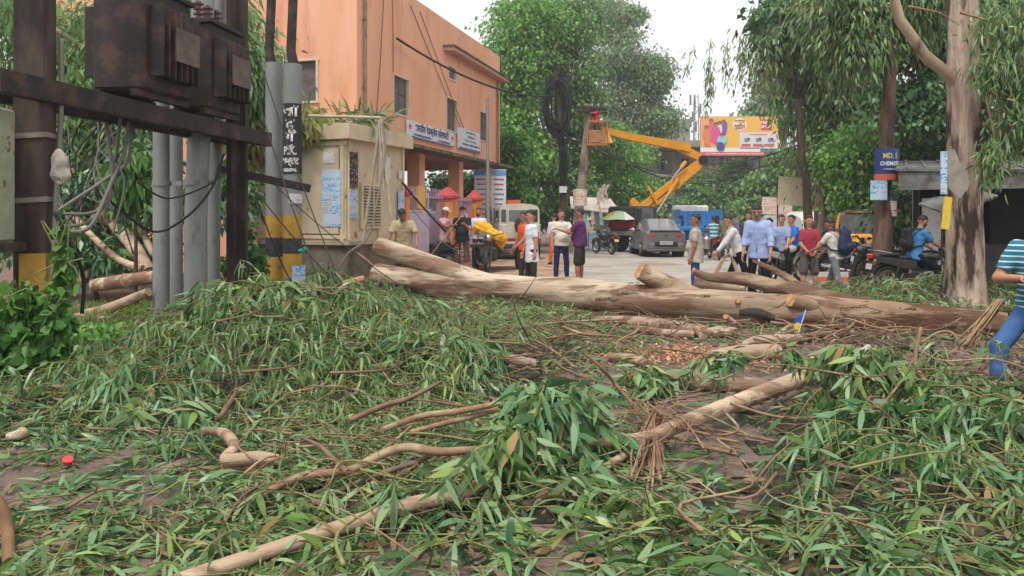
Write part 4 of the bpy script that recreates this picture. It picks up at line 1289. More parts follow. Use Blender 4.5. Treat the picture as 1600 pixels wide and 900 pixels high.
for px, Y in ((425, 14.0), (459, 13.7)):
    x = (px - 800) / F * Y
    m = MB(); m.tube([(x, Y, Pz(103, Y)), (x - .05, Y, Pz(80, Y)), (x + .02, Y, 6.2)], [.10, .085, .08], 12)
    tag(m.build('cable_riser', M_rust), 'dark cable riser leaving the open top of the %s' % ('banded pole on the left' if px < 440 else 'pole with the Hindi poster'), 'cable')
# poster on the pole (curved sheet) with lettering
def curved_sheet(name, label, px, Y, r, z0, z1, mat, a0=-70, a1=70, cat='poster', group=None, lean=0):
    x = (px - 800) / F * Y
    o = thing(name, label, cat, (x + lean, Y, z0), 0, group)
    V, n = [], 12
    for k in range(n + 1):
        a = R(-90 + a0 + (a1 - a0) * k / n)
        for z in (0, z1 - z0):
            V.append((r * math.cos(a), r * math.sin(a), z))
    V += [(x_ * 1.012, y_ * 1.012, z_) for x_, y_, z_ in V]
    m = MB(); b = 2 * (n + 1)
    m.add(V, [(b + 2 * k, b + 2 * k + 2, b + 2 * k + 3, b + 2 * k + 1) for k in range(n)] + [(2 * k, 2 * k + 1, 2 * k + 3, 2 * k + 2) for k in range(n)])
    m.build('sheet', mat, o, angle=None)
    return o
ps = curved_sheet('pole_poster', 'tall black poster with white Hindi lettering wrapped round the grey pole', 457, 13.7, .170, Pz(272, 13.7), Pz(163, 13.7), flat('poster_ink_black', (0.02, .02, .022)), -84, 84)
M_pw = flat('poster_lettering', S(196, 194, 188))
hgt = Pz(163, 13.7) - Pz(272, 13.7)
for (s_, z, sz, xs) in (('जा', hgt - .14, .29, 1), ('दू', hgt - .38, .27, 1), ('ग', hgt - .60, .24, 1), ('र', hgt - .80, .20, 1), ('P.K.', .40, .20, .8), ('सम्राट', .22, .16, .8), ('9473479840', .06, .07, .75)):
    me_o = text(s_, sz, frame(Vector((0, -.178, z)), (1, 0, 0), UP), M_pw, ps, bold=.008, xs=xs)
    for v in me_o.data.vertices:
        x_ = v.co.x; a = x_ / .176
        v.co.x = .176 * math.sin(a); v.co.y = -.176 * math.cos(a)
curved_sheet('pole_sticker', 'small torn white sticker low on the poster pole', 458, 13.7, .168, Pz(318, 13.7), Pz(303, 13.7), P_wht, -10, 80)
curved_sheet('pole_sticker', 'blue and white sticker at the foot of the poster pole', 463, 13.7, .172, Pz(444, 13.7), Pz(414, 13.7), P_blue, -10, 80)
# the two H-pole legs, beams and transformer
hp = thing('transformer_platform', 'dark rusty steel beam platform between two thick posts carrying the transformers', 'platform', (-4.72, 7.6, 0))
A = Vector((-4.72, 7.6, 0)); mh = lambda: MB()
def hb(name, f, mat=M_rust):
    m = MB(); m.M = Matrix.Translation(-A); f(m); return m.build(name, mat, hp, smooth=False)
pL, pR = Vector((-4.72, 7.6, 0)), Vector((-4.15, 11.6, 0))
dB = (pR - pL).normalized(); angB = math.atan2(dB.y, dB.x)
hb('post', lambda m: (m.box(pL + UP * 3.1, (.30, .26, 6.4), (0, 0, .15), bev=.02),), M_wood)
hb('post', lambda m: (m.box(pR + UP * 3.1, (.28, .16, 6.4), (0, 0, .1)), m.box(pR + UP * 3.1 + Vector((0, -.1, 0)), (.05, .2, 6.4), (0, 0, .1))), M_wood)
mid = (pL + pR) / 2
q_ = dB.cross(UP)
for s_ in (-.25, .22):
    c = mid + UP * 2.79 + q_ * s_
    hb('beam', lambda m: (m.box(c, (5.4, .02, .20), (0, 0, angB)), m.box(c + UP * .10 - q_ * .05, (5.4, .11, .02), (0, 0, angB)), m.box(c - UP * .10 - q_ * .05, (5.4, .11, .02), (0, 0, angB))))
hb('cross_angle', lambda m: (m.box(pR + Vector((.25, .0, .82 + 1.35)), (1.8, .02, .12), (0, R(12), -.1)),))
for z, px in ((2.35, 0), (1.72, 0)):
    hb('steel_strap', lambda m: (m.box(pL + UP * z, (.34, .30, .05), (0, R(-4), .15)),), flat('strap_pale', S(130, 120, 110)))
hb('yellow_paint_patch', lambda m: (m.box(pL + Vector((.05, -.005, .95)), (.24, .32, .5), (0, 0, .15)),), M_yel)
def transformer(label, c, sz, ang, fins=7):
    t = thing('transformer', label, 'transformer', c, ang, 'transformers on the platform')
    L_, W_, H_ = sz
    m = MB(); m.box((0, 0, H_ / 2 + .08), (L_, W_, H_), bev=.03); m.build('tank', M_rust, t)
    m = MB(); m.box((0, 0, H_ + .1), (L_ + .08, W_ + .08, .05)); m.build('lid', M_rust, t)
    for s_ in (-1, 1):
        m = MB(); m.box((0, s_ * W_ * .35, .04), (L_ * 1.1, .08, .08)); m.build('skid', M_rust, t)
        for k in range(fins):
            m = MB(); m.box((-L_ * .38 + L_ * .76 * k / (fins - 1), s_ * (W_ / 2 + .09), H_ * .55), (.025, .18, H_ * .7), bev=.01); m.build('cooling_fin', M_rust, t)
    for k in range(3):
        m = MB(); x = (k - 1) * L_ * .28
        m.cyl((x, 0, H_ + .1), (x, 0, H_ + .42), .035, 8)
        for j in range(4): m.cyl((x, 0, H_ + .16 + j * .07), (x, 0, H_ + .18 + j * .07), .07, 10)
        m.build('bushing', flat('porcelain_brown', S(90, 50, 36), .25), t)
    m = MB(); m.cyl((L_ / 2 + .05, -W_ * .3, H_ * .4), (L_ / 2 + .05, W_ * .3, H_ * .4), .05, 10); m.build('drain_valve', M_rust, t)
    m = MB(); m.box((L_ * .1, -W_ / 2 - .19, H_ * .55), (.5, .02, .4)); m.build('name_plate', pm('plate_rusty_grey', S(112, 96, 88), S(84, 70, 64), 5), t)
transformer('larger dark transformer with cooling fins at the left of the platform', pL + dB * 1.75 + UP * 2.95, (.98, .65, 1.2), angB)
transformer('second dark transformer with ribbed side near the right hand post', pL + dB * 3.2 + UP * 2.95, (.85, .55, 1.15), angB, 6)
m = MB(); m.box((0, 0, 0), (.5, .35, 1.25), bev=.02)
pb = thing('panel_box', 'cream painted steel distribution box at the extreme left edge', 'box', (-4.98, 7.15, 1.95), .1)
m.build('case', pm('cream_panel', S(160, 164, 142), S(140, 142, 122), 4, .7, .2, c3=S(92, 74, 58), scale3=7, lo3=.62, hi3=.66), pb)
m = MB(); m.box((.02, -.185, 0), (.42, .02, 1.14), bev=.008); m.build('door', pm('cream_panel', None), pb)
m = MB(); m.box((0, 0, -.68), (.62, .5, .08)); m.build('shelf_angle', M_rust, pb)
tg = thing('meter_tag', 'torn plastic bag with faded number tied to the dark wooden post', 'bag', at(93, 262, 7.4))
V, Fc = sdf_mesh([('e', (0, 0, .02), (.09, .03, .16), None), ('e', (.02, -.01, -.08), (.09, .025, .09), None)], .012, .03, .006, 3)
link('bag_sheet', np_mesh('bag', V, [Fc]), pm('plastic_grubby', S(170, 160, 152), S(120, 112, 106), 9, .4, .5), tg)
text('57061', .055, frame(Vector((0.0, -.045, -.11)), (1, 0, 0), UP), M_dark, tg)
# hanging cables at the left
for i, P in enumerate([
    [at(160, 160, 9), at(170, 220, 9.2), at(175, 290, 9.3), at(150, 330, 9.2), at(100, 334, 9.0)],
    [at(188, 185, 9.2), at(182, 240, 9.4), at(176, 300, 9.5), at(140, 345, 9.2), at(98, 354, 9.0)],
    [at(200, 190, 9.4), at(196, 230, 9.4), at(168, 300, 9.2), at(140, 355, 9.0), at(104, 362, 9.0)],
    [at(205, 188, 9.5), at(200, 250, 9.5), at(165, 280, 9.3), at(120, 310, 9.1), at(90, 330, 9.0)]]):
    cable('thick_cable', ('grey service cable hanging lowest in a loop by the wooden post', 'grey service cable hanging in the second loop from the beam', 'grey service cable forming the inner loop beside the vines', 'grey service cable curving farthest left behind the post')[i], P, .022, M_cabg, group='grey cables hanging from the platform')
cable('thick_cable', 'long upright grey cable running down beside the wooden post', [at(96, 60, 7.7), at(95, 180, 7.7), at(88, 300, 7.6), at(84, 400, 7.5), at(80, 480, 7.4)], .024, M_cabg)
cable('black_cable', 'black cable sagging across the grey steel poles', [at(140, 285, 9.5), at(185, 325, 9.8), at(240, 362, 10.5), at(290, 340, 10.6), at(330, 295, 10.8), at(350, 240, 11)], .017)
cable('black_cable', 'thin black cable looping behind the vines on the wooden post', [at(215, 285, 9.0), at(262, 310, 10.2), at(320, 292, 10.6), at(352, 270, 11)], .012)
cable('black_cable', 'black cable dropping from the post into the creeper leaves', [at(84, 330, 7.3), at(120, 400, 7.4), at(131, 440, 7.5), at(128, 490, 7.5)], .018)
for i, (a, b, r_) in enumerate(((at(383, 88, 11.5), at(520, 500, 8.4), .010), (at(404, 88, 13), at(535, 450, 10), .010), (at(402, 300, 13.5), at(590, 500, 10.5), .011), (at(430, 290, 13.2), at(672, 475, 12.2), .008), (at(395, 290, 13), at(455, 440, 13), .012))):
    cable('snapped_wire', ('black wire slanting from the dark post to the leaf heap', 'thin black wire between banded pole and leaf heap', 'black wire crossing low in front of the concrete plinth', 'faint wire running down past the cabin to the forked log', 'short black wire hugging the yellow banded pole')[i], [a, b], r_, sag=.12, group='snapped wires sloping to the ground')
cable('rope', 'thick black rope slanting down across the lilac gate', [at(628, 285, 19), at(696, 362, 20)], .025, sag=.02)
cable('rope', 'pale rope from the sign wall down to the pavement', [at(636, 318, 17.5), at(688, 375, 18), at(720, 395, 19)], .012, M_cabg)
# overhead wires
for i, (a, b, s_) in enumerate(((at(868, 190, 33), at(940, 215, 36), .25), (at(868, 200, 33), at(935, 222, 36), .3), (at(925, 222, 33), at(1130, 280, 55), .9), (at(930, 235, 34), at(1180, 262, 58), 1.0), (at(1090, 255, 50), at(1260, 222, 30), .35), (at(1100, 262, 56), at(1250, 240, 36), .5), (at(620, 60, 22), at(868, 150, 33), .5), (at(862, 225, 33), at(905, 232, 33), .1))):
    cable('overhead_cable', ('upper of two black cables joining the coil pole to the lift pole', 'lower of two black cables joining the coil pole to the lift pole', 'black cable drooping beneath the yellow boom', 'second black cable below the yellow boom toward the billboard', 'black cable crossing the bottom edge of the billboard', 'black cable just under the billboard', 'black cable from the orange building to the coil pole', 'short black cable between the two utility poles')[i], [a, b], .035 if i > 1 else .045, sag=s_, n=18, group='overhead cables across the road')
# ------------------------------------------------------------------ utility poles in the middle distance
M_pole = pm('concrete_pole', S(150, 132, 116), S(122, 106, 94), 3, .9, .3, c3=S(92, 80, 72), scale3=2)
up = thing('utility_pole', 'leaning concrete utility pole with crossarms beside the yellow lift bucket', 'utility pole', (at(903, 340, 33).x, 33, 0))
dx = at(922, 165, 33).x - at(903, 340, 33).x
m = MB(); m.tube([(-.15, 0, -.2), (0, 0, 1.5), (dx, 0, Pz(163, 33))], [.24, .21, .15], 10); m.build('shaft', M_pole, up)
for z in (Pz(170, 33), Pz(176, 33)):
    m = MB(); m.box((dx + .1, -.2, z), (1.3, .1, .1), (0, R(3), R(15))); m.build('crossarm', M_rust, up)
for k in range(5):
    m = MB(); m.ell((dx - .5 + k * .28, -.2, Pz(166, 33)), (.06, .06, .1), 8, 6); m.build('insulator', M_stl, up)
curved_sheet('pole_poster', 'white poster with red border tied low on the leaning utility pole', 906, 32.4, .30, Pz(322, 32.6), Pz(296, 32.6), P_red, -75, 75)
up2 = thing('utility_pole', 'dark utility pole wrapped in a huge tangled coil of black cable', 'utility pole', (at(880, 340, 33).x, 33.4, 0))
m = MB(); m.tube([(0, 0, -.2), (.02, 0, 4), (-.3, 0, Pz(108, 33))], [.17, .15, .11], 10); m.build('shaft', M_wood, up2)
m = MB(); rr = random.Random(5)
for k in range(34):
    cx, cz = -.25 + rr.gauss(0, .10), Pz(165, 33) + rr.gauss(0, .18)
    a_, b_ = rr.uniform(.30, .60), rr.uniform(.75, 1.32)
    tl = rr.uniform(-.4, .4); yo = rr.uniform(-.3, .2)
    m.tube([(cx + a_ * math.cos(t) + tl * .1 * math.sin(t * 2), yo + .12 * math.sin(t + k), cz + b_ * math.sin(t)) for t in [2 * math.pi * j / 20 for j in range(21)]], rr.uniform(.012, .03), 5)
for k in range(14):
    m.tube([(rr.uniform(-.5, .3), -.2, Pz(205, 33)), (rr.uniform(-.3, .3), -.25, Pz(260, 33)), (rr.uniform(-.1, .1), -.2, Pz(300, 33))], .014, 5)
m.build('cable_coil', M_cab, up2)['kind'] = 'stuff'
m = MB(); m.box((.0, -.3, Pz(296, 33)), (.32, .03, .28)); m.build('small_notice', P_wht, up2)
# ------------------------------------------------------------------ billboard
bb = thing('billboard', 'large yellow advertising billboard with MEGA SHOP logo on tall poles', 'billboard', (at(1155, 340, 58).x, 58, 0))
Bw, z1_, z0_ = 122 / F * 58, Pz(182, 58), Pz(243, 58)
sx = 58 / F
def bp(px, py, d=.0): return Vector(((px - 1155) * sx, -.08 - d, Pz(py, 58)))
def brect(name, x0, y0, x1, y1, mat, d=.01, par=None):
    a, b = bp(x0, y0, d), bp(x1, y1, d); m = MB(); m.box(((a.x + b.x) / 2, a.y + .004, (a.z + b.z) / 2), (abs(b.x - a.x), .008, abs(a.z - b.z))); return m.build(name, mat, par or bb, smooth=False)
def bell(name, x, y, rx, ry, mat, d=.02, rot=0):
    c = bp(x, y, d); m = MB(); n = 20
    m.prism([(rx * sx * math.cos(2 * math.pi * k / n) * math.cos(rot) - ry * sx * math.sin(2 * math.pi * k / n) * math.sin(rot), rx * sx * math.cos(2 * math.pi * k / n) * math.sin(rot) + ry * sx * math.sin(2 * math.pi * k / n) * math.cos(rot)) for k in range(n)], c, (1, 0, 0), (0, 0, 1), (0, -1, 0), .004)
    return m.build(name, mat, bb, smooth=False)
m = MB(); m.box((0, .0, (z0_ + z1_) / 2), (Bw, .14, z1_ - z0_)); m.build('backing', M_stl, bb, smooth=False)
_f = lambda n, *c: flat('ad_' + n, S(*c), .6, var=.97)
brect('yellow_field', 1094, 182.3, 1216, 232, _f('yellow', 226, 178, 84))
brect('peach_field', 1094, 182.6, 1116, 231.6, _f('peach', 228, 160, 112), .014)
brect('white_strip', 1094, 231, 1187, 238, _f('white', 226, 222, 220), .02)
brect('red_strip', 1094, 237.5, 1198, 243.3, _f('rose', 206, 104, 104), .024)
brect('blue_tile', 1196, 233, 1204.5, 242.5, _f('blue', 76, 84, 176), .03)
brect('green_tile', 1204.7, 233, 1213, 242.5, _f('green', 96, 180, 150), .03)
brect('price_panel', 1155, 207, 1214, 232.4, _f('panel', 208, 206, 206), .02)
lg_ = brect('logo_square', 1188, 186.8, 1205.5, 203.5, _f('logo_red', 212, 66, 74), .024)
text('MEGA', 6.6 * sx, frame(bp(1196.7, 191.8, .034), (1, 0, 0), UP), _f('white', 1, 1, 1), bb, bold=.012)
text('SHOP', 6.6 * sx, frame(bp(1196.7, 198.4, .034), (1, 0, 0), UP), _f('white', 1, 1, 1), bb, bold=.012)
bell('white_roundel', 1155, 195, 11, 10, _f('cream', 232, 214, 200))
text('शगुन', 9 * sx, frame(bp(1155, 191, .032), (1, 0, 0), UP), _f('brown', 150, 84, 48), bb, bold=.012)
text('मुहूर्त', 8 * sx, frame(bp(1155, 198, .032), (1, 0, 0), UP), _f('brown', 150, 84, 48), bb, bold=.012)
marks(27 * sx, 2.6 * sx, frame(bp(1184, 210.5, .03), (1, 0, 0), UP), _f('rose', 206, 104, 104), bb, 10)
for x in (1165, 1183, 1202):
    brect('price_tab', x - 7, 225, x + 7, 229.5, _f('tab_red', 204, 84, 92), .028)
    bell('product_picture', x, 219, 3, 3.6, _f('grey_item', 128, 132, 140), .028)
    bell('product_picture', x + 4, 218, 2, 3, _f('dark_item', 84, 86, 96), .03)
SKN = _f('skin', 176, 120, 90); HRB = _f('hair', 60, 40, 40)
for (hx_, hy_, c, by, bw, bh, rot) in ((1103, 200, 'orange', 210, 6, 9, .1), (1111, 190, 'salmon', 201, 5, 12, 0), (1118, 195, 'pink', 206, 7, 9, .2), (1130, 191, 'violet', 204, 5, 14, -.25), (1127, 212, 'aqua', 219, 8, 7, .5), (1124, 193, 'white2', 203, 4, 9, 0)):
    col = {'orange': (214, 128, 90), 'salmon': (206, 110, 120), 'pink': (214, 84, 140), 'violet': (110, 96, 168), 'aqua': (140, 196, 206), 'white2': (220, 200, 210)}[c]
    d = .02 + .003 * (hy_ - 188)
    bell('pictured_clothes', hx_, by, bw, bh, _f(c, *col), d, rot)
    bell('pictured_clothes', hx_ + (2 if hx_ < 1112 else -2), by + bh + 3, bw * .8, 7, _f('denim', 72, 78, 140) if c in ('aqua',) else _f(c, *col), d + .001, rot)
    bell('pictured_hair', hx_, hy_ - .8, 3.0, 3.2, HRB, d + .002); bell('pictured_face', hx_, hy_, 2.0, 2.5, SKN, d + .004)
marks(88 * sx, 2.0 * sx, frame(bp(1146, 240.4, .034), (1, 0, 0), UP), _f('white', 1, 1, 1), bb, 9)
m = MB(); m.cyl(bp(1181, 345) * 1, bp(1183, 243), .20, 12)
for v in range(len(m.v)): m.v[v] = (m.v[v][0], m.v[v][1] + .4, m.v[v][2])
m.build('post', flat('post_bluegrey', S(140, 156, 166)), bb)
m = MB(); m.cyl(bp(1193, 345) + Vector((0, .6, 0)), bp(1191.5, 243) + Vector((0, .6, 0)), .24, 12); m.build('post', pm('post_rusty', S(160, 122, 96), S(130, 96, 76), 3), bb)
m = MB(); m.cyl(bp(1168, 345) + Vector((0, .6, 0)), bp(1169, 243) + Vector((0, .6, 0)), .06, 8); m.build('post', M_rust, bb)
m = MB(); m.box((0, -.3, z0_ - .1), (Bw, .5, .06)); m.build('catwalk', M_rust, bb)
# ------------------------------------------------------------------ far buildings
M_cr = pm('cream_plaster_far', S(216, 204, 190), S(186, 172, 160), .8, .85, .1, c3=S(150, 140, 130), scale3=.5, lo3=.56, hi3=.7)
M_gr = pm('grey_concrete_far', S(150, 144, 138), S(126, 122, 118), 1, .9, .1)
M_shut = flat('dark_window_far', S(78, 74, 76), .4)
fb = thing('apartment_building', 'cream four storey building with balconies behind the yellow boom', 'building', (at(1080, 340, 78).x, 78, 0), R(-14))
k78 = 78 / F
def fbx(name, c, d, mat, par=None):
    m = MB(); m.box(c, d); return m.build(name, mat, par or fb, smooth=False)
fbx('wall', (0, 4, 4.2), (15, 8, 8.4), M_cr)
for z in (2.9, 5.6, 8.4): fbx('floor_slab', (0, -.5, z), (15.6, 9.4, .25), M_gr)
fbx('parapet', (0, 3.8, 8.95), (15.2, 8.2, .85), M_gr)
fbx('stair_room', (-1.5, 4, 10.6), (2.6, 3, 2.6), M_gr)
for z in (3.0, 5.7):
    for x in (-5.2, 0.4, 5.4):
        fbx('balcony_wall', (x, -1.05, z + .45), (4.4, .1, .8), M_cr)
        for q in (-2.1, 0, 2.1): fbx('balcony_post', (x + q, -1.05, z + 1.3), (.16, .12, 2.6), M_cr)
for z in (1.4, 4.2, 7.0):
    for x in (-6.6, -4.8, -3.0, -.6, 1.2, 3.2, 5.0, 6.6):
        w_ = fbx('window', (x, -.02, z), (.9, .12, 1.3), M_cr); fbx('pane', (x, -.09, z), (.72, .03, 1.1), M_shut, w_)
fb2 = thing('apartment_building', 'grey building with blue glazed front seen left of the boom', 'building', (at(985, 340, 74).x, 74, 0), R(-8))
fbx('wall', (-1, 4, 3.9), (5, 8, 7.8), M_gr, fb2)
for z in (2.6, 5.2, 7.9): fbx('floor_slab', (-1, -.4, z), (5.4, 9, .22), M_cr, fb2)
g_ = fbx('glazing', (-1.0, -.08, 6.0), (3.6, .1, 1.5), glass('blue_glazing', S(70, 110, 140), .1), fb2)
for x in (-2.8, -1.9, -1.0, -.1, .8): fbx('mullion', (x, -.15, 6.0), (.07, .06, 1.5), M_cr, g_)
for x in (-2.4, .6):
    for z in (1.4, 3.9): w_ = fbx('window', (x, -.03, z), (.8, .12, 1.2), M_cr, fb2); fbx('pane', (x, -.1, z), (.64, .03, 1.0), M_shut, w_)
fb3 = thing('apartment_building', 'pale distant block partly hidden behind trees right of the road', 'building', (at(1250, 340, 95).x, 95, 0), R(6))
fbx('wall', (0, 4, 4.5), (18, 8, 9), M_cr, fb3)
for z in (3.1, 6.1, 9.1): fbx('floor_slab', (0, -.3, z), (18.4, 8.8, .25), M_gr, fb3)
for z in (1.5, 4.6, 7.6):
    for k in range(8): w_ = fbx('window', (-7.7 + k * 2.2, -.02, z), (1.1, .12, 1.3), M_gr, fb3); fbx('pane', (-7.7 + k * 2.2, -.09, z), (.9, .03, 1.1), M_shut, w_)
# telecom mast
tm = thing('telecom_mast', 'slim lattice telecom mast with panel antennas above the cream building', 'mast', (at(1087, 340, 82).x, 82, 8.8))
m = MB()
Ht = Pz(148, 82) - 8.8
for a in range(3):
    x, y = .35 * math.cos(a * 2.1), .35 * math.sin(a * 2.1)
    m.cyl((x, y, 0), (x * .7, y * .7, Ht), .05, 6)
for k in range(12):
    z = Ht * k / 12; a0 = k * 2.1
    m.cyl((.35 * math.cos(a0), .35 * math.sin(a0), z), (.33 * math.cos(a0 + 2.1), .33 * math.sin(a0 + 2.1), z + Ht / 12), .03, 5)
m.build('lattice', M_stl, tm)
for k in range(8):
    a = k * 1.3; m = MB(); m.box((.55 * math.cos(a), .55 * math.sin(a), Ht * (.35 + .08 * k)), (.22, .12, 1.1), bev=.02); m.build('antenna', M_stl, tm)
# ------------------------------------------------------------------ shop hut on the right
sh = thing('shop_hut', 'dark roadside shop hut with grey tin roof behind the big eucalyptus', 'hut', (at(1572, 340, 15.6).x, 15.6, 0), R(-27))
def hx_(name, c, d, mat, r=(0, 0, 0), par=None, bev=0):
    m = MB(); m.box(c, d, r, bev=bev); return m.build(name, mat, par or sh, smooth=False)
M_tin = pm('tin_roof', S(120, 122, 120), S(92, 92, 90), 3, .7, .2, c3=S(70, 62, 56), scale3=2)
M_shd = pm('dark_boards', S(44, 42, 42), S(30, 29, 30), 4, .85, .2)
hx_('back_wall', (.9, 3.1, 1.2), (5.0, .15, 2.6), M_shd)
hx_('side_wall', (-1.6, 1.9, 1.15), (.12, 2.4, 2.3), pm('pale_green_wall', S(168, 170, 156), S(140, 142, 130), 3, .8, .1))
hx_('side_wall', (3.3, 1.5, 1.2), (.12, 3.2, 2.6), M_shd)
hx_('ceiling', (.9, 1.5, 2.42), (5.2, 3.3, .06), M_shd)
ro = hx_('roof', (.8, 1.4, 2.66), (5.6, 4.2, .05), M_tin, (R(6), R(2), 0))
for k in range(16): hx_('corrugation', (-1.8 + k * .35, 1.4, 2.70 - (-1.8 + k * .35) * .035 + .028), (.06, 4.2, .03), M_tin, (R(6), 0, 0), ro)
hx_('fascia', (.8, -.62, 2.30), (5.5, .04, .36), M_tin)
hx_('counter', (1.2, .2, .5), (3.4, .6, 1.0), M_shd)
hx_('shutter_panel', (1.4, .9, 1.3), (3.2, .05, 2.2), M_shd)
hx_('post', (-1.62, .55, 1.15), (.10, .10, 2.3), M_shd); hx_('post', (-1.0, .55, 1.15), (.08, .08, 2.3), M_shd)
m = MB(); m.box((-1.30, .48, 1.02), (.40, .03, 1.9)); nt_ = m.build('painted_board', P_wht, sh)
for k, s_ in (): text(s_, .17, frame(Vector((-1.33, .46, 1.8 - k * .22)), (1, 0, 0), UP), M_ink, sh)
hx_('small_sign', (-2.1, .6, 1.75), (.22, .02, .34), P_red)
tp_ = thing('tarpaulin', 'grey tarpaulin awning edge jutting left from the dark shop hut', 'awning', at(1478, 318, 15.4))
m = MB(); n = 8
m.add([(-.55 + 1.1 * i / n, 0 - .8 * j, .12 * math.sin(i * .8) * .4 - .16 * j + .30 * (i / n)) for j in (0, 1) for i in range(n + 1)] + [(-.55 + 1.1 * i / n, 0 - .8 * j, -.03 + .12 * math.sin(i * .8) * .4 - .16 * j + .30 * (i / n)) for j in (0, 1) for i in range(n + 1)],
      [(i, i + 1, n + 2 + i, n + 1 + i) for i in range(n)] + [(2 * n + 2 + i, 3 * n + 3 + i, 3 * n + 4 + i, 2 * n + 3 + i) for i in range(n)])
m.build('cloth', M_tin, tp_)
m = MB(); m.cyl((-.5, -.75, -.2), (-.5, -.75, -1.4 - .45), .02, 6); m.build('prop', M_rust, tp_)
# roadside banners
for (px, py, Y, w_, h_, mt, lb) in ((1241, 299, 27, 1.15, 1.0, P_cream, 'faded cream flex banner between trunks behind the traffic'), (1214, 372 - 50, 40, 1.6, .9, P_red, 'small red and white banner over the white cars')):
    o = thing('banner', lb, 'banner', at(px, py, Y)); m = MB(); m.box((0, 0, 0), (w_, .02, h_), (0, R(3), 0)); m.build('flex_sheet', mt, o)
    for s_ in (-1, 1):
        m = MB(); m.cyl((s_ * w_ / 2, .03, h_ / 2), (s_ * w_ / 2, .03, -at(px, py, Y).z), .025, 6); m.build('stake', M_rust, o)
st = thing('market_stall', 'small stall with grey white tarpaulin behind the motorcycle, left of the umbrella', 'stall', (at(935, 340, 37).x, 37, 0))
m = MB(); m.add([(-1.4, -1, 2.0), (1.0, -1, 1.75), (.7, 1, 2.5), (-1.3, 1, 2.6), (-1.4, -1, 1.95), (1.0, -1, 1.70), (.7, 1, 2.45), (-1.3, 1, 2.55)], [(0, 1, 2, 3), (7, 6, 5, 4), (0, 4, 5, 1), (1, 5, 6, 2), (2, 6, 7, 3), (3, 7, 4, 0)]); m.build('tarpaulin', pm('tarp_pale', S(196, 190, 178), S(166, 158, 146), 3, .7, .3), st, smooth=False)
for x, y in ((-1.3, -.9), (.9, -.9), (.6, .9), (-1.2, .9)):
    m = MB(); m.cyl((x, y, 0), (x, y, 2.0 + .5 * (y > 0)), .03, 6); m.build('post', M_rust, st)
for k, (c, mt) in enumerate((((-.9, -.6, .5), P_cream), ((-.3, -.7, .45), P_blue), ((.3, -.6, .5), P_wht))):
    m = MB(); m.box(c, (.5, .5, c[2] * 2), bev=.03); m.build('counter_box', mt, st)
for k in range(5):
    m = MB(); m.tube([(-1.2 + k * .4, -.95, 1.8), (-1.2 + k * .4 + .05, -.97, 1.2)], [.08, .11], 6); m.build('hanging_goods', (P_wht, P_blue, P_red, P_teal, P_cream)[k], st)
# ragged cloth hanging in the tree
o = thing('torn_cloth', 'ragged pinkish white cloth caught in the branches above the stall', 'cloth', at(944, 308, 36))
m = MB(); rr = random.Random(9)
for k in range(9):
    x = rr.uniform(-.25, .3); z = rr.uniform(-.1, .35)
    m.tube([(x, 0, z + .3), (x + rr.uniform(-.2, .2), .05, z), (x + rr.uniform(-.2, .2), 0, z - rr.uniform(.2, .7))], [.06, .07, .02], 5, sx=.3)
m.build('strips', pm('cloth_rag', S(206, 192, 184), S(186, 150, 140), 6), o)

# ------------------------------------------------------------------ trees
HZT = 'trees along the road'
tree('broadleaf_tree', 'bright green broadleaf tree directly right of the orange building', 815, 41, .28, 6, [(812, 245, 42, 60), (800, 160, 34, 50), (815, 60, 50, 60), (790, 310, 24, 32), (790, 110, 34, 40), (830, 20, 50, 30)], 44000, .165, LM_br, BK_dark, 'trees along the road', clump=.9)
tree('broadleaf_tree', 'tall mixed green tree behind the coil of cable', 872, 43, .3, 6, [(880, 130, 55, 45), (905, 190, 40, 60), (860, 250, 45, 45), (885, 40, 70, 55), (895, 300, 30, 34), (850, 330, 40, 20)], 48000, .165, LM_mid, BK_dark, 'trees along the road', clump=.9)
tree('broadleaf_tree', 'vivid green tree crowding behind the lift bucket and umbrella', 958, 47, .25, 4, [(965, 255, 36, 52), (985, 300, 30, 34), (935, 285, 28, 40), (950, 230, 30, 30)], 46000, .14, LM_br, BK_dark, 'trees along the road', clump=.8, droop=.2)
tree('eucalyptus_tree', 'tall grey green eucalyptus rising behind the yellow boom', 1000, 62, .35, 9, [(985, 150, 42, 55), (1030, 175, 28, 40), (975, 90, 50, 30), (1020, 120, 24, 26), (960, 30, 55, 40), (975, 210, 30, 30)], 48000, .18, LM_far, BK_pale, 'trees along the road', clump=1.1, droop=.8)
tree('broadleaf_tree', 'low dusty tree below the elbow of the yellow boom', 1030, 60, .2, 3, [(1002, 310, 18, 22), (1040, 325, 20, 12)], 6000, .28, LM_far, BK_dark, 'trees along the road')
tree('broadleaf_tree', 'rounded dense green tree under the billboard', 1140, 60, .3, 4, [(1130, 300, 50, 36), (1165, 280, 34, 34), (1105, 320, 34, 20)], 40000, .2, LM_mid, BK_dark, 'trees along the road', clump=.9)
tree('broadleaf_tree', 'dark green shrubby tree right of the billboard posts', 1210, 52, .25, 3, [(1210, 300, 34, 36), (1190, 330, 34, 18), (1235, 260, 26, 24)], 14000, .24, LM_mid, BK_dark, 'trees along the road', clump=.8)
tree('eucalyptus_tree', 'hazy grey tree peeking over the right end of the billboard', 1225, 70, .3, 8, [(1215, 150, 36, 40), (1240, 100, 34, 40), (1200, 190, 22, 26)], 9000, .34, LM_far, BK_pale, 'trees along the road', clump=1.1, droop=.7)
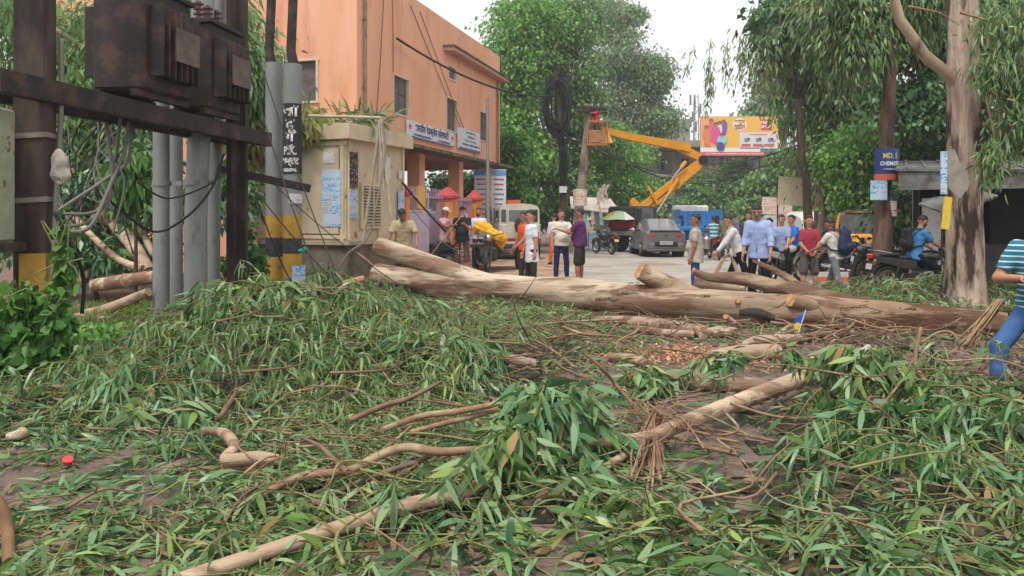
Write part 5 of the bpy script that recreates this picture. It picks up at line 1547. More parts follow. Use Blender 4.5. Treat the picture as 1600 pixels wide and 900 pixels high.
tree('eucalyptus_tree', 'pale trunked eucalyptus behind the dark trunk near the traffic', 1282, 27, .26, 6, [(1275, 140, 48, 60), (1330, 130, 60, 60), (1305, 235, 48, 46), (1240, 70, 60, 60), (1340, 40, 70, 60), (1345, 200, 40, 50)], 48000, .19, LM_a, BK_pale, 'eucalyptus trees on the right', clump=.75, droop=1.2, wf=.16, hang=.25, seg=1, nc=30)
tree('dark_trunk_tree', 'thin dark trunk leaning left beside the pale eucalyptus trunk', 1268, 25.5, .17, 5.5, [(1250, 20, 60, 50), (1300, 0, 50, 40)], 7000, .2, LM_dk, BK_dark, clump=.7, lean=-.5)
tree('eucalyptus_tree', 'brown trunked tree carrying the chemist sign', 1376, 17.2, .21, 5.6, [(1400, 10, 80, 40), (1440, -20, 90, 50), (1330, 60, 40, 40), (1310, 0, 60, 50)], 22000, .17, LM_a, pm('bark_redbrown', S(116, 90, 74), S(86, 66, 56), 5, .9, .9, stretch=(1, 1, .2), c3=S(56, 42, 36), scale3=4, bdist=.03), 'eucalyptus trees on the right', clump=.5, droop=1.1, wf=.13, hang=.25, lean=.25)
tree('broadleaf_tree', 'leafy bright green tree behind the chemist sign', 1440, 25, .2, 2.5, [(1430, 230, 56, 46), (1460, 290, 50, 40), (1400, 300, 40, 40), (1490, 200, 50, 50), (1540, 240, 50, 60), (1360, 300, 36, 34), (1335, 240, 36, 34)], 50000, .125, LM_br, BK_dark, 'trees behind the right verge', clump=.7)
tree('broadleaf_tree', 'shadowy deep green tree above the dark shop hut', 1570, 22, .3, 3.5, [(1560, 220, 60, 60), (1600, 150, 60, 70), (1500, 130, 50, 60), (1440, 160, 50, 40), (1560, 30, 90, 60), (1420, 60, 60, 50), (1640, 240, 50, 60)], 48000, .14, LM_dk, BK_dark, 'trees behind the right verge', clump=.75)
tree('shrub', 'dark leafy shrub left of the shop hut awning', 1440, 20, .1, .8, [(1430, 330, 34, 34), (1460, 360, 30, 34)], 8000, .15, LM_dk, BK_dark, 'trees behind the right verge', clump=.5, cat='shrub')
tree('eucalyptus_tree', 'far tree line mass right of the road behind parked vehicles', 1330, 44, .25, 3, [(1300, 320, 44, 30), (1350, 310, 44, 34), (1250, 335, 36, 18)], 12000, .24, LM_mid, BK_dark, 'trees behind the right verge', clump=.8)
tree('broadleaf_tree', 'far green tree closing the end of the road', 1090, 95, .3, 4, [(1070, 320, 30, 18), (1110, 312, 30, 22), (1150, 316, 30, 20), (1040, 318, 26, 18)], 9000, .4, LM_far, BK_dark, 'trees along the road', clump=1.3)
# big foreground eucalyptus with broken bark
def bigtrunk(name, label, px, Y, prof, bark, lean=0, seed=1, hollows=0, group=None):
    o = thing(name, label, 'tree', ((px - 800) / F * Y, Y, 0), 0, group)
    V, n = [], 40
    zs = np.linspace(-.1, prof[-1][0], 60)
    rr = np.random.default_rng(seed); ph = rr.uniform(0, 6.28, 12)
    for z in zs:
        r = np.interp(z, [p[0] for p in prof], [p[1] for p in prof])
        for k in range(n):
            a = 2 * math.pi * k / n
            g = 1 + .10 * math.sin(3 * a + ph[0] + z * .4) + .07 * math.sin(5 * a + ph[1] - z * .6) + .05 * math.sin(9 * a + ph[2] + z * 1.1) + .03 * math.sin(17 * a + ph[3] + 2 * math.sin(z * 2)) + .03 * math.sin(7 * z + 2 * a)
            V.append((lean * z / prof[-1][0] + r * g * math.cos(a), r * g * math.sin(a), z))
    me = np_mesh('trunk', np.array(V), [np.array([(i * n + k, i * n + (k + 1) % n, (i + 1) * n + (k + 1) % n, (i + 1) * n + k) for i in range(len(zs) - 1) for k in range(n)])])
    link('trunk', me, bark, o)
    return o
BK_big = pm('bark_big_eucalypt', S(192, 172, 154), S(148, 126, 110), 3.2, .85, 1.0, stretch=(1.6, 1.6, .35), c3=S(62, 46, 38), scale3=2.2, lo3=.49, hi3=.58, bscale=12, bdist=.05)
bt = bigtrunk('big_eucalyptus', 'huge pale and brown peeling eucalyptus trunk beside the dark shop hut', 1512, 12.4, [(-.1, .35), (.3, .29), (1.5, .255), (2.6, .245), (4, .225), (7, .19)], BK_big, lean=-.15, seed=3)
m = MB(); m.tube([(-.12, 0, 3.6), (-.35, -.05, 3.85), (-.75, -.1, 4.15), (-1.2, -.2, 4.7), (-1.5, -.3, 5.6)], [.10, .095, .09, .08, .06], 12); m.build('limb', BK_pale, bt)
P, D = [], []
for (px, py, rx, ry, n_) in ((1560, 110, 34, 30, 900), (1590, 190, 26, 60, 1100), (1550, 250, 18, 34, 500), (1585, 40, 50, 50, 1400), (1600, 120, 40, 60, 900)):
    c = at(px, py, 11.6) - Vector(bt.location)
    g = rng.normal(size=(n_, 3)) * np.array([rx, rx, ry]) * 11.6 / F * .5
    P.append(np.array(c) + g); d = rng.normal(size=(n_, 3)) * .5; d[:, 2] -= 1.0; D.append(d)
P, D = np.concatenate(P), np.concatenate(D)
leaf_object('crown', P, D, rng.uniform(.10, .19, len(P)), rng.uniform(.010, .017, len(P)), LM_a, bt, seg=3, droop=.2)
m = MB(); rr = random.Random(8)
for (a, b) in (((1545, 60), (1560, 200)), ((1560, 90), (1590, 230)), ((1540, 150), (1552, 290)), ((1500, 20), (1590, 60)), ((1420, 10), (1500, 40))):
    p, q = at(*a, 11.6) - Vector(bt.location), at(*b, 11.6) - Vector(bt.location)
    m.tube([p, (p + q) / 2 + Vector((.08, 0, .05)), q], [.02, .014, .005], 5)
m.build('twig', TWIG, bt)
# hanging eucalyptus sprays at the top of the road opening
hs_ = thing('hanging_branch', 'drooping eucalyptus sprays hanging into the white sky above the billboard', 'branch', at(1190, 40, 20))
P, D = [], []; m = MB()
rr = random.Random(12)
lines = [((1085, 70), (1072, 112)), ((1110, 60), (1108, 150)), ((1112, 130), (1100, 178)), ((1135, 60), (1133, 130)), ((1160, 50), (1155, 125)), ((1185, 50), (1178, 150)), ((1200, 40), (1195, 180)), ((1165, 60), (1160, 110)), ((1215, 40), (1212, 190)), ((1106, 95), (1108, 140))]
for (a, b) in lines:
    p, q = at(*a, 20), at(*b, 20)
    pts = [p.lerp(q, i / 6) + Vector((rr.uniform(-.04, .04), rr.uniform(-.1, .1), 0)) for i in range(7)]
    m.tube([x - Vector(hs_.location) for x in pts], .008, 4)
    nn = int((q - p).length * 42)
    for k in range(nn):
        t = rr.random(); x = p.lerp(q, t) + Vector((rr.gauss(0, .06), rr.gauss(0, .08), 0))
        P.append(x - Vector(hs_.location)); D.append((rr.gauss(0, .45), rr.gauss(0, .45), -1))
m.tube([at(1220, 20, 20) - Vector(hs_.location), at(1300, -20, 20) - Vector(hs_.location)], [.03, .05], 7)
m.build('twig', TWIG, hs_)
P, D = np.array(P), np.array(D)
leaf_object('leaves', P, D, rng.uniform(.14, .26, len(P)), rng.uniform(.013, .02, len(P)), LM_a, hs_, seg=3, droop=.2)
# left backdrop foliage
tree('eucalyptus_tree', 'drooping eucalyptus canopy behind the transformer platform', 150, 16.5, .2, 5, [(60, 130, 70, 50), (150, 120, 70, 50), (120, 210, 60, 46), (210, 170, 50, 60), (40, 230, 50, 60), (200, 270, 30, 40), (380, 110, 40, 40), (60, 30, 120, 50), (260, 20, 120, 50), (330, 60, 60, 40), (10, 250, 40, 60), (10, 330, 40, 40), (90, 290, 50, 40)], 40000, .19, LM_mid, BK_pale, 'trees on the left', clump=.55, droop=1.2, wf=.15, hang=.25, nc=26)
tree('eucalyptus_tree', 'yellow green leafy boughs between the dark post and banded poles', 395, 17.5, .12, 4, [(398, 160, 30, 50), (395, 220, 26, 30), (470, 200, 20, 20)], 7000, .2, LM_yel, BK_pale, 'trees on the left', clump=.4, droop=1.0, wf=.2)
tree('mango_sapling', 'young mango leaves hanging yellow green by the leftmost steel pole', 212, 12.6, .04, 1.6, [(205, 250, 16, 24), (212, 280, 15, 26), (196, 300, 12, 14)], 420, .21, LM_vine, BK_dark, clump=.16, droop=1.6, wf=.2, seg=3, nc=9, cat='sapling')
tree('palm_clump', 'spiky palm fronds poking over the roof of the beige cabin', 530, 18.3, .05, 2.6, [(520, 195, 34, 10), (585, 190, 22, 14), (480, 190, 14, 12)], 260, .5, LM_dk, BK_dark, clump=.25, droop=-.3, wf=.05, seg=3, nc=10, cat='palm', twig=False)
tree('shrub', 'dense dark shrub under the fallen pale branches on the left', 150, 14.5, .05, .6, [(130, 370, 60, 34), (200, 400, 40, 26), (60, 360, 40, 40), (100, 300, 40, 26), (235, 320, 30, 40), (350, 300, 30, 40), (225, 260, 20, 30)], 16000, .16, LM_dk, BK_dark, clump=.4, wf=.2, cat='shrub')
tree('creeper', 'bright green creeper covering the wall right of the notice boards', 800, 34, .05, 1.0, [(790, 280, 18, 40), (795, 230, 18, 30), (812, 320, 22, 26)], 9000, .17, LM_vine, BK_dark, clump=.5, cat='creeper')
tree('hedge', 'dark leafy growth seen through the open porch of the orange building', 735, 36, .08, 1.5, [(700, 300, 30, 26), (745, 295, 26, 26)], 5000, .2, LM_dk, BK_dark, clump=.6, cat='hedge')
M_bgl = None
# pale fallen boughs at the left rear
def bough(name, label, pts, radii, mat, cat='branch', group=None, cuts=(), n=12, wob=.0, seed=0, parts=()):
    o = thing(name, label, cat, pts[0], 0, group)
    P = spline(pts, 6); o0 = Vector(pts[0])
    rr = random.Random(seed)
    N = len(P)
    rad = [np.interp(i / (N - 1), np.linspace(0, 1, len(radii)), radii) * (1 + rr.uniform(-wob, wob)) for i in range(N)]
    P = [p + Vector((rr.uniform(-1, 1), rr.uniform(-1, 1), rr.uniform(-1, 1))) * rad[i] * wob for i, p in enumerate(P)]
    m = MB(); m.tube([p - o0 for p in P], rad, n); m.build('stem', mat, o, angle=50)
    for e in cuts:
        i, j = (0, 1) if e == 0 else (N - 1, N - 2)
        d = (P[i] - P[j]).normalized(); m = MB(); m.tube([P[i] - o0, P[i] - o0 + d * .012], rad[i] * .97, n)
        m.build('cut_end', CUT, o, angle=40)
    return o, P
G1 = 'pale fallen boughs behind the wooden post'
bough('fallen_branch', 'thick pale bough slanting from upper left down to the cut log', [at(108, 270, 15), at(160, 330, 14.5), at(205, 380, 14), at(232, 425, 13.6)], [.12, .125, .125, .12], BK_peach, group=G1)
bough('fallen_branch', 'thinner pale bough below the thick one behind the cables', [at(112, 335, 13.8), at(150, 375, 13.7), at(185, 405, 13.6), at(222, 420, 13.5)], [.05, .055, .06, .07], BK_peach, group=G1)
bough('fallen_branch', 'narrow pale bough near the leftmost steel pole top', [at(180, 320, 14.4), at(215, 350, 14.2), at(240, 400, 14)], [.06, .07, .06], BK_peach, group=G1)
for k in range(14):
    rr = random.Random(60 + k); x, y = rr.uniform(100, 210), rr.uniform(260, 360)
    bough('bare_twig', 'thin bare twig in the tangle behind the hanging cables', [at(x, y, 14.6), at(x + rr.uniform(10, 40), y + rr.uniform(5, 30), 14.4), at(x + rr.uniform(30, 80), y + rr.uniform(20, 80), 14.2)], [.03, .02, .012], TWIG, group='bare twigs behind the cables', n=6)

for k in range(12):
    rr = random.Random(200 + k); x = rr.uniform(90, 235); y = rr.uniform(195, 240)
    cable('thin_cable', 'thin dark cable dangling in the tangle beneath the platform beam', [at(x, 185, 9.4), at(x + rr.uniform(-20, 20), y, 9.4), at(x + rr.uniform(-40, 30), y + 50, 9.3), at(x + rr.uniform(-60, 40), rr.uniform(310, 400), 9.2)], rr.uniform(.006, .013), (M_cab, M_cabg)[k % 2], group='thin cables dangling under the platform')
# ------------------------------------------------------------------ vehicles
M_cargrey = pm('paint_steel_grey', S(116, 115, 119), S(108, 107, 111), 2, .3, .0, metal=.25, coat=.6)
M_carwhite = pm('paint_white', S(206, 204, 198), S(190, 188, 182), 2, .35, .0, coat=.5)
M_cream = pm('paint_cream_white', S(204, 200, 184), S(184, 178, 162), 2, .45, .0, coat=.3)
GLR = glass('rear_screen', S(176, 184, 192), .05)
c = car('parked_car', 'steel grey hatchback sedan seen from the rear at the centre of the road', 'car', (5.98, 32.0, 0), 1, M_cargrey,
        [(-1.98, .42, .92, .97, .74, .72, .60), (-1.90, .22, .96, 1.04, .82, .78, .64), (-1.55, .20, .98, 1.10, .85, .80, .62), (-.85, .20, 1.0, 1.46, .86, .82, .58), (-.2, .20, .99, 1.50, .86, .82, .60), (.45, .20, .97, 1.42, .86, .82, .58), (1.05, .20, .94, 1.02, .86, .80, .62), (1.7, .24, .80, .86, .82, .74, .6), (1.95, .4, .62, .66, .74, .66, .5)],
        [(.76, 1.25), (-.76, 1.25), (.76, -1.22), (-.76, -1.22)], winst=[('side_window', 3, 9, 10, None, .06), ('side_window', 4, 9, 10, None, .06), ('side_window', 2, 9, 10, None, .2), ('side_window', 3, 3, 4, None, .06), ('side_window', 4, 3, 4, None, .06), ('rear_screen', 2, 5, 8, GLR, .08), ('windscreen', 5, 5, 8, None, .08)])
def vb(par, name, cc, d, mat, r=(0, 0, 0), bev=.0):
    m = MB(); m.box(cc, d, r, bev=bev); return m.build(name, mat, par, smooth=bev > 0)
vb(c, 'spoiler', (0, -1.93, 1.04), (1.25, .20, .035), M_cargrey, (R(-8), 0, 0), .012)
for s_ in (-1, 1):
    vb(c, 'tail_light', (s_ * .58, -1.955, .84), (.34, .06, .11), M_red, (0, 0, s_ * .12), .02)
    vb(c, 'reflector', (s_ * .62, -1.95, .44), (.20, .04, .07), M_red, (0, 0, s_ * .12), .01)
    m = MB(); m.ell((s_ * .93, .55, 1.02), (.09, .06, .06), 10, 6); m.build('mirror', M_cargrey, c)
vb(c, 'rear_bumper', (0, -1.99, .44), (1.36, .12, .22), M_cargrey, bev=.04)
vb(c, 'bumper_inset', (0, -2.045, .50), (.9, .03, .2), M_blk, bev=.01)
vb(c, 'chrome_strip', (0, -2.05, .30), (1.3, .02, .03), M_chrome)
p_ = vb(c, 'number_plate', (0, -2.068, .56), (.50, .012, .12), M_plate)
marks(.42, .06, frame((0, -2.076, .56), (1, 0, 0), UP), M_dark, p_, 3)
m = MB(); m.torus((0, -1.995, .88), (0, 1, .1), .06, .010, 18, 6, 1); m.tube([(-.025, -2.0, .84), (-.02, -2.0, .92)], .008, 4); m.tube([(.025, -2.0, .92), (.02, -2.0, .84)], .008, 4); m.tube([(-.022, -2.0, .875), (.022, -2.0, .885)], .007, 4)
m.v = [(x * 1.3, y, z) for x, y, z in m.v]; m.build('badge', M_chrome, c)
text('A U R A', .075, frame((0, -1.995, .765), (1, 0, 0), UP), M_chrome, c)
m = MB(); m.tube([(0, -.75, 1.50), (0, -.9, 1.62)], .02, 6); m.build('aerial', M_blk, c)
c = car('parked_car', 'white car facing the camera among the motorcycles, behind the pale blue shirt', 'car', (10.35, 29.5, 0), 168, M_carwhite,
        [(-1.9, .4, .9, .95, .76, .74, .62), (-1.8, .25, 1.0, 1.45, .84, .80, .62), (-.9, .22, 1.0, 1.62, .86, .82, .64), (.2, .22, 1.0, 1.60, .86, .82, .64), (.9, .22, .98, 1.06, .86, .80, .66), (1.6, .26, .88, .94, .84, .76, .6), (1.9, .36, .66, .72, .76, .7, .56)],
        [(.76, 1.2), (-.76, 1.2), (.76, -1.2), (-.76, -1.2)], winst=[('windscreen', 3, 5, 8, None, .07), ('side_window', 1, 9, 10, None, .08), ('side_window', 2, 9, 10, None, .08), ('side_window', 1, 3, 4, None, .08), ('side_window', 2, 3, 4, None, .08)])
for s_ in (-1, 1): m = MB(); m.ell((s_ * .62, 1.82, .74), (.16, .08, .08), 12, 7); m.build('headlight', M_lens, c); m = MB(); m.ell((s_ * .95, .6, 1.05), (.1, .05, .07), 10, 6); m.build('mirror', M_carwhite, c)
vb(c, 'grille', (0, 1.90, .68), (.8, .05, .14), M_blk, bev=.01); vb(c, 'number_plate', (0, 1.95, .48), (.5, .012, .12), M_plate)
c = car('parked_car', 'white van body glimpsed further back behind the maroon shirted man', 'car', (13.6, 35.5, 0), 150, M_cream,
        [(-1.9, .4, 1.0, 1.6, .76, .76, .68), (-1.7, .25, 1.05, 1.78, .84, .82, .70), (0, .22, 1.05, 1.82, .86, .84, .72), (1.1, .22, 1.05, 1.75, .86, .82, .70), (1.7, .26, .95, 1.05, .84, .80, .66), (1.95, .36, .66, .72, .76, .7, .56)],
        [(.76, 1.2), (-.76, 1.2), (.76, -1.2), (-.76, -1.2)], winst=[('windscreen', 3, 5, 8, None, .07), ('side_window', 1, 9, 10, None, .08), ('side_window', 2, 9, 10, None, .08), ('side_window', 1, 3, 4, None, .08), ('side_window', 2, 3, 4, None, .08)])
# jeep
j = thing('jeep', 'cream white jeep with spare wheel on its rear door', 'jeep', (-.02, 30.0, 0), R(10))
vb(j, 'body', (0, .1, .95), (1.56, 3.7, .78), M_cream, bev=.06)
vb(j, 'chassis', (0, .1, .50), (1.3, 3.6, .18), M_blk)
vb(j, 'hood', (0, 1.95, 1.06), (1.25, 1.2, .5), M_cream, bev=.08)
m = MB()
prof = [(-.76, 1.30), (-.74, 1.86), (-.66, 1.98), (-.4, 2.05), (0, 2.07), (.4, 2.05), (.66, 1.98), (.74, 1.86), (.76, 1.30)]
m.prism(prof, (0, -1.72, 0), (1, 0, 0), (0, 0, 1), (0, 1, 0), 2.9); cabn = m.build('cabin', M_cream, j, angle=40)
for s_ in (-1, 1):
    for (y0, l_) in ((-1.1, .9), (-.1, .8), (.75, .6)):
        vb(j, 'side_window', (s_ * .752, y0, 1.62), (.02, l_, .40), GL, (0, R(-s_ * 2), 0), .01)
    vb(j, 'rear_quarter_window', (s_ * .60, -1.728, 1.62), (.17, .02, .46), GL, bev=.03)
    vb(j, 'tail_light', (s_ * .66, -1.76, .90), (.12, .04, .22), M_red, bev=.01)
    m = MB(); m.ell((s_ * .92, .95, 1.45), (.08, .05, .13), 8, 6); m.build('mirror', M_blk, j)
    for y in (-1.1, 1.6):
        m = MB(); m.tube([(s_ * .66, y, .37), (s_ * .84, y, .37)], [.37, .37], 20); wv = m.build('wheel', M_tyre, j)
        m = MB(); m.cyl((s_ * .84, y, .37), (s_ * .86, y, .37), .2, 16); m.build('rim', M_plate, wv)
dj = vb(j, 'rear_door', (0, -1.765, 1.22), (.98, .03, 1.2), M_cream, bev=.02)
vb(j, 'rear_window', (0, -1.785, 1.62), (.82, .02, .42), glass('jeep_rear_glass', S(84, 88, 92)), bev=.03)
sp = MB(); sp.torus((.12, -1.90, 1.26), (0, 1, 0), .24, .10, 28, 10, .9); sp_ = sp.build('spare_wheel', M_tyre, j, angle=None)
m = MB(); m.cyl((.12, -1.93, 1.26), (.12, -1.99, 1.26), .18, 20); m.torus((.12, -1.99, 1.26), (0, 1, 0), .12, .03, 18, 6); m.build('rim', M_rim, sp_)
vb(j, 'rear_bumper', (0, -1.88, .70), (1.5, .14, .20), flat('bumper_maroon', S(120, 44, 40), .5), bev=.02)
vb(j, 'number_plate', (.10, -1.965, .88), (.55, .012, .26), flat('plate_green', S(172, 206, 92)))
marks(.40, .09, frame((.10, -1.975, .88), (1, 0, 0), UP), M_dark, j, 4)
vb(j, 'roof_rack_sign', (-.02, -.6, 2.14), (.5, .25, .16), flat('sign_orange', S(206, 92, 48)))
# auto rickshaw
ar = thing('auto_rickshaw', 'yellow auto rickshaw with grey canopy half hidden by the brown trunk', 'auto rickshaw', (at(1342, 340, 23.2).x, 23.2, 0), R(158))
M_ay = pm('rickshaw_yellow', S(222, 156, 48), S(204, 138, 40), 2, .45, 0, coat=.3)
m = MB()
V = []
hoop = [(-.60, .55), (-.62, 1.3), (-.56, 1.62), (-.35, 1.72), (.35, 1.72), (.56, 1.62), (.62, 1.3), (.60, .55)]
for i in range(len(hoop) - 1): m.tube([(hoop[i][0], 1.02 - .10 * (hoop[i][1] - .5), hoop[i][1]), (hoop[i + 1][0], 1.02 - .10 * (hoop[i + 1][1] - .5), hoop[i + 1][1])], .05, 8)
m.build('windscreen_frame', M_ay, ar)
vb(ar, 'windscreen', (0, .96, 1.36), (1.08, .015, .56), glass('rickshaw_glass', S(96, 100, 100), .08), (R(-6), 0, 0))
m = MB(); m.box((0, 1.08, .82), (1.16, .2, .52), bev=.09, taper=.96); m.ell((0, 1.14, .62), (.40, .22, .34), 16, 10); m.build('front_cowl', M_ay, ar)
vb(ar, 'floor_body', (0, -.15, .48), (1.26, 2.3, .34), M_ay, bev=.05)
vb(ar, 'rear_body', (0, -1.0, .85), (1.28, .75, .7), M_ay, bev=.08)
m = MB(); m.prism([(-.66, 1.15), (-.64, 1.5), (-.5, 1.74), (0, 1.80), (.5, 1.74), (.64, 1.5), (.66, 1.15), (.60, 1.15), (.58, 1.48), (.46, 1.68), (0, 1.74), (-.46, 1.68), (-.58, 1.48), (-.60, 1.15)], (0, -1.35, 0), (1, 0, 0), (0, 0, 1), (0, 1, 0), 2.3); m.build('canopy', flat('canopy_grey', S(84, 86, 86)), ar, smooth=False)
vb(ar, 'seat', (0, -.55, .85), (1.1, .5, .2), M_seat, bev=.04); vb(ar, 'seat_back', (0, -.8, 1.15), (1.1, .12, .5), M_seat, bev=.04)
m = MB(); m.torus((0, 1.12, .26), (1, 0, 0), .2, .06, 22, 8); m.build('front_wheel', M_tyre, ar, angle=None)
for s_ in (-1, 1):
    m = MB(); m.torus((s_ * .55, -.95, .26), (1, 0, 0), .2, .06, 22, 8); m.build('rear_wheel', M_tyre, ar, angle=None)
    m = MB(); m.ell((s_ * .36, 1.24, .86), (.09, .05, .09), 12, 7); m.build('headlight', M_lens, ar)
m = MB(); m.tube([(0, 1.1, .5), (0, 1.26, .4), (0, 1.3, .3)], [.1, .08, .05], 8); m.build('fork', M_blk, ar)
# bucket truck
TM = Matrix.Rotation(R(131), 4, 'Z')
bk = thing('bucket_truck', 'boom lift truck with yellow folding arm and blue deck beside the grey car', 'truck', (7.2, 36.2, 0))
def tb(name, cc, d, mat, r=(0, 0, 0), bev=0.0, par=None):
    m = MB(); m.M = TM; m.box(cc, d, r, bev=bev); return m.build(name, mat, par or bk, smooth=bev > 0)
M_tb = pm('truck_blue', S(40, 118, 186), S(34, 100, 160), 2, .5, .05)
M_ty = pm('boom_yellow', S(228, 158, 40), S(208, 140, 36), 2, .5, .05)
M_tc = flat('truck_black', (.025, .02, .02), .5)
tb('chassis', (0, -.2, .78), (.9, 6.2, .22), M_tc)
tb('deck', (0, -.9, 1.02), (2.0, 4.4, .16), M_tb, bev=.02)
for s_ in (-1, 1): 
    tb('side_board', (s_ * 1.0, .75, 1.22), (.06, 1.3, .50), M_tb, bev=.01)
    tb('side_locker', (s_ * .85, -1.4, .72), (.4, 1.6, .45), M_tb, bev=.02)
    tb('outrigger', (s_ * 1.05, -2.7, .9), (.16, .16, 1.5), M_tc)
ct = tb('cab', (0, 2.35, 1.38), (1.9, 1.3, 1.35), M_tc, bev=.10)
tb('windscreen', (0, 3.005, 1.70), (1.6, .03, .55), glass('truck_glass', S(50, 54, 54)), bev=.01)
tb('grille', (0, 3.02, 1.22), (1.4, .05, .34), flat('grille_red', S(150, 36, 46)), bev=.01)
tb('bumper', (0, 3.08, .86), (2.0, .18, .20), flat('bumper_grey', S(120, 118, 112)), bev=.02)
for s_ in (-1, 1):
    tb('cab_window', (s_ * .955, 2.45, 1.70), (.03, .8, .5), glass('truck_glass', None), bev=.01)
    m = MB(); m.M = TM; m.ell((s_ * .7, 3.16, 1.0), (.11, .05, .11), 10, 6); m.build('headlight', M_lens, bk)
    for y in (2.2, -1.9):
        m = MB(); m.M = TM; m.tube([(s_ * .68, y, .46), (s_ * .98, y, .46)], [.46, .46], 20); wv = m.build('wheel', M_tyre, bk)
        m = MB(); m.M = TM; m.cyl((s_ * .98, y, .46), (s_ * 1.0, y, .46), .22, 14); m.build('rim', M_rim, wv)
Ow = Vector((7.2, 36.2, 0))
def wp(px, py, Y): return at(px, py, Y) - Ow
def beam(name, a, b, w0, w1, mat, wd=.42, par=None):
    d = (b - a).normalized(); u = d.cross(Vector((0, 1, 0))).normalized(); v = Vector((0, 1, 0))
    V = [a + u * w0 / 2 - v * wd / 2, a - u * w0 / 2 - v * wd / 2, b - u * w1 / 2 - v * wd / 2, b + u * w1 / 2 - v * wd / 2]
    V += [p + v * wd for p in V]
    m = MB(); m.add(V, [(0, 1, 2, 3), (7, 6, 5, 4), (0, 4, 5, 1), (1, 5, 6, 2), (2, 6, 7, 3), (3, 7, 4, 0)]); return m.build(name, mat, par or bk, smooth=False)
Yt = 35.4
tt = MB(); tt.prism([(-.35, 0), (.62, 0), (.62, .25), (.35, .55), (-.1, .75), (-.45, 1.1), (-.6, .9), (-.5, .3)], wp(1006, 346, Yt - .25), (1, 0, 0), (0, 0, 1), (0, 1, 0), .6); tt.build('turntable', M_ty, bk, smooth=False)
m = MB(); m.cyl(wp(1012, 350, Yt), wp(1012, 345, Yt), .55, 20); m.build('slew_ring', M_tc, bk)
m = MB(); m.cyl(wp(1011, 340, Yt - .27), wp(1011, 340, Yt - .33), .14, 18); em = m.build('round_emblem', flat('emblem_dark', S(70, 30, 34)), bk)
marks(.19, .07, frame(wp(1011, 340, Yt - .34), (1, 0, 0), UP), M_plate, bk, 6)
lb = beam('lower_boom', wp(1000, 331, Yt), wp(1098, 251, Yt), .56, .38, M_ty)
beam('boom_stripe', wp(1004, 331, Yt - .22), wp(1060, 285, Yt - .22), .04, .04, M_tc, .02, lb)
beam('upper_boom', wp(1100, 250, Yt), wp(1062, 230, Yt), .30, .38, M_ty, .3)
beam('upper_boom', wp(1078, 231.5, Yt), wp(985, 214, Yt - 1), .38, .30, M_ty, .36)
beam('upper_boom', wp(988, 214.5, Yt - 1), wp(940, 203, 33.4), .32, .26, M_ty, .3)
m = MB(); m.cyl(wp(1099, 250, Yt - .3), wp(1099, 250, Yt + .3), .22, 14); m.build('elbow_pin', M_tc, bk)
for (a, b, c_) in (((1022, 338), (1045, 303), (1075, 255)), ((1050, 280), (1064, 262), (1080, 243))):
    m = MB(); m.cyl(wp(*a, Yt - .35), wp(*b, Yt - .35), .05, 8); m.build('ram_rod', M_chrome, bk)
    m = MB(); m.cyl(wp(*b, Yt - .35), wp(b[0] + (c_[0] - b[0]) * .5, b[1] + (c_[1] - b[1]) * .5, Yt - .35), .09, 10); m.build('hydraulic_ram', M_ty, bk)
beam('stay_bar', wp(1012, 290, Yt - .3), wp(1027, 318, Yt - .3), .10, .10, M_ty, .08)
# bucket
bo = Vector(wp(932, 215, 33.0))
m = MB(); w2, d2, h2 = .42, .38, 1.0
for z in (-.30, .25, .66): 
    for s_ in (-1, 1): m.box(bo + Vector((0, s_ * d2, z)), (w2 * 2, .05, .07)); m.box(bo + Vector((s_ * w2, 0, z)), (.05, d2 * 2, .07))
for sx_ in (-1, 1):
    for sy_ in (-1, 1): m.box(bo + Vector((sx_ * w2, sy_ * d2, .18)), (.06, .06, 1.0))
m.build('bucket_rails', pm('bucket_wood', S(170, 118, 76), S(140, 96, 62), 4), bk, smooth=False)
m = MB(); m.box(bo + Vector((0, 0, -.33)), (w2 * 2 + .06, d2 * 2 + .06, .08)); m.box(bo + Vector((0, -d2 - .035, .0)), (w2 * 1.7, .02, .5)); m.build('bucket_floor', pm('bucket_wood', None), bk, smooth=False)
beam('bucket_bracket', bo + Vector((.42, 0, -.25)), wp(944, 205, 33.3), .55, .3, M_ty, .2)
text('On the s', .30, TM @ frame((-1.04, .75, 1.22), (0, -1, 0), UP), M_plate, bk)
# blue tipper
bt2 = thing('tipper_truck', 'bright blue tipper truck bed standing behind the grey car', 'truck', (at(1088, 340, 45).x, 45, 0), R(-6))
vb(bt2, 'chassis', (0, 1, .75), (.9, 6, .25), M_tc)
vb(bt2, 'bed_floor', (0, 0, .98), (2.3, 4.0, .12), M_tb)
vb(bt2, 'tailgate', (0, -2.0, 1.45), (2.3, .08, .95), M_tb)
for s_ in (-1, 1): vb(bt2, 'side_board', (s_ * 1.15, 0, 1.5), (.08, 4.0, 1.05), M_tb)
for k in range(7): vb(bt2, 'stiffener', (-1.0 + k * .333, -2.06, 1.45), (.06, .06, .95), M_tb)
vb(bt2, 'cab', (0, 3.0, 1.55), (2.1, 1.5, 1.5), M_carwhite, bev=.1)
vb(bt2, 'headboard', (-.4, 2.05, 2.0), (1.4, .08, .5), flat('headboard_white', S(196, 190, 186)))
for s_ in (-1, 1):
    for y in (-1.2, 2.9):
        m = MB(); m.cyl((s_ * .75, y, .46), (s_ * 1.08, y, .46), .46, 18); m.build('wheel', M_tyre, bt2)
    vb(bt2, 'tail_light', (s_ * .9, -2.08, .86), (.25, .05, .12), M_red)
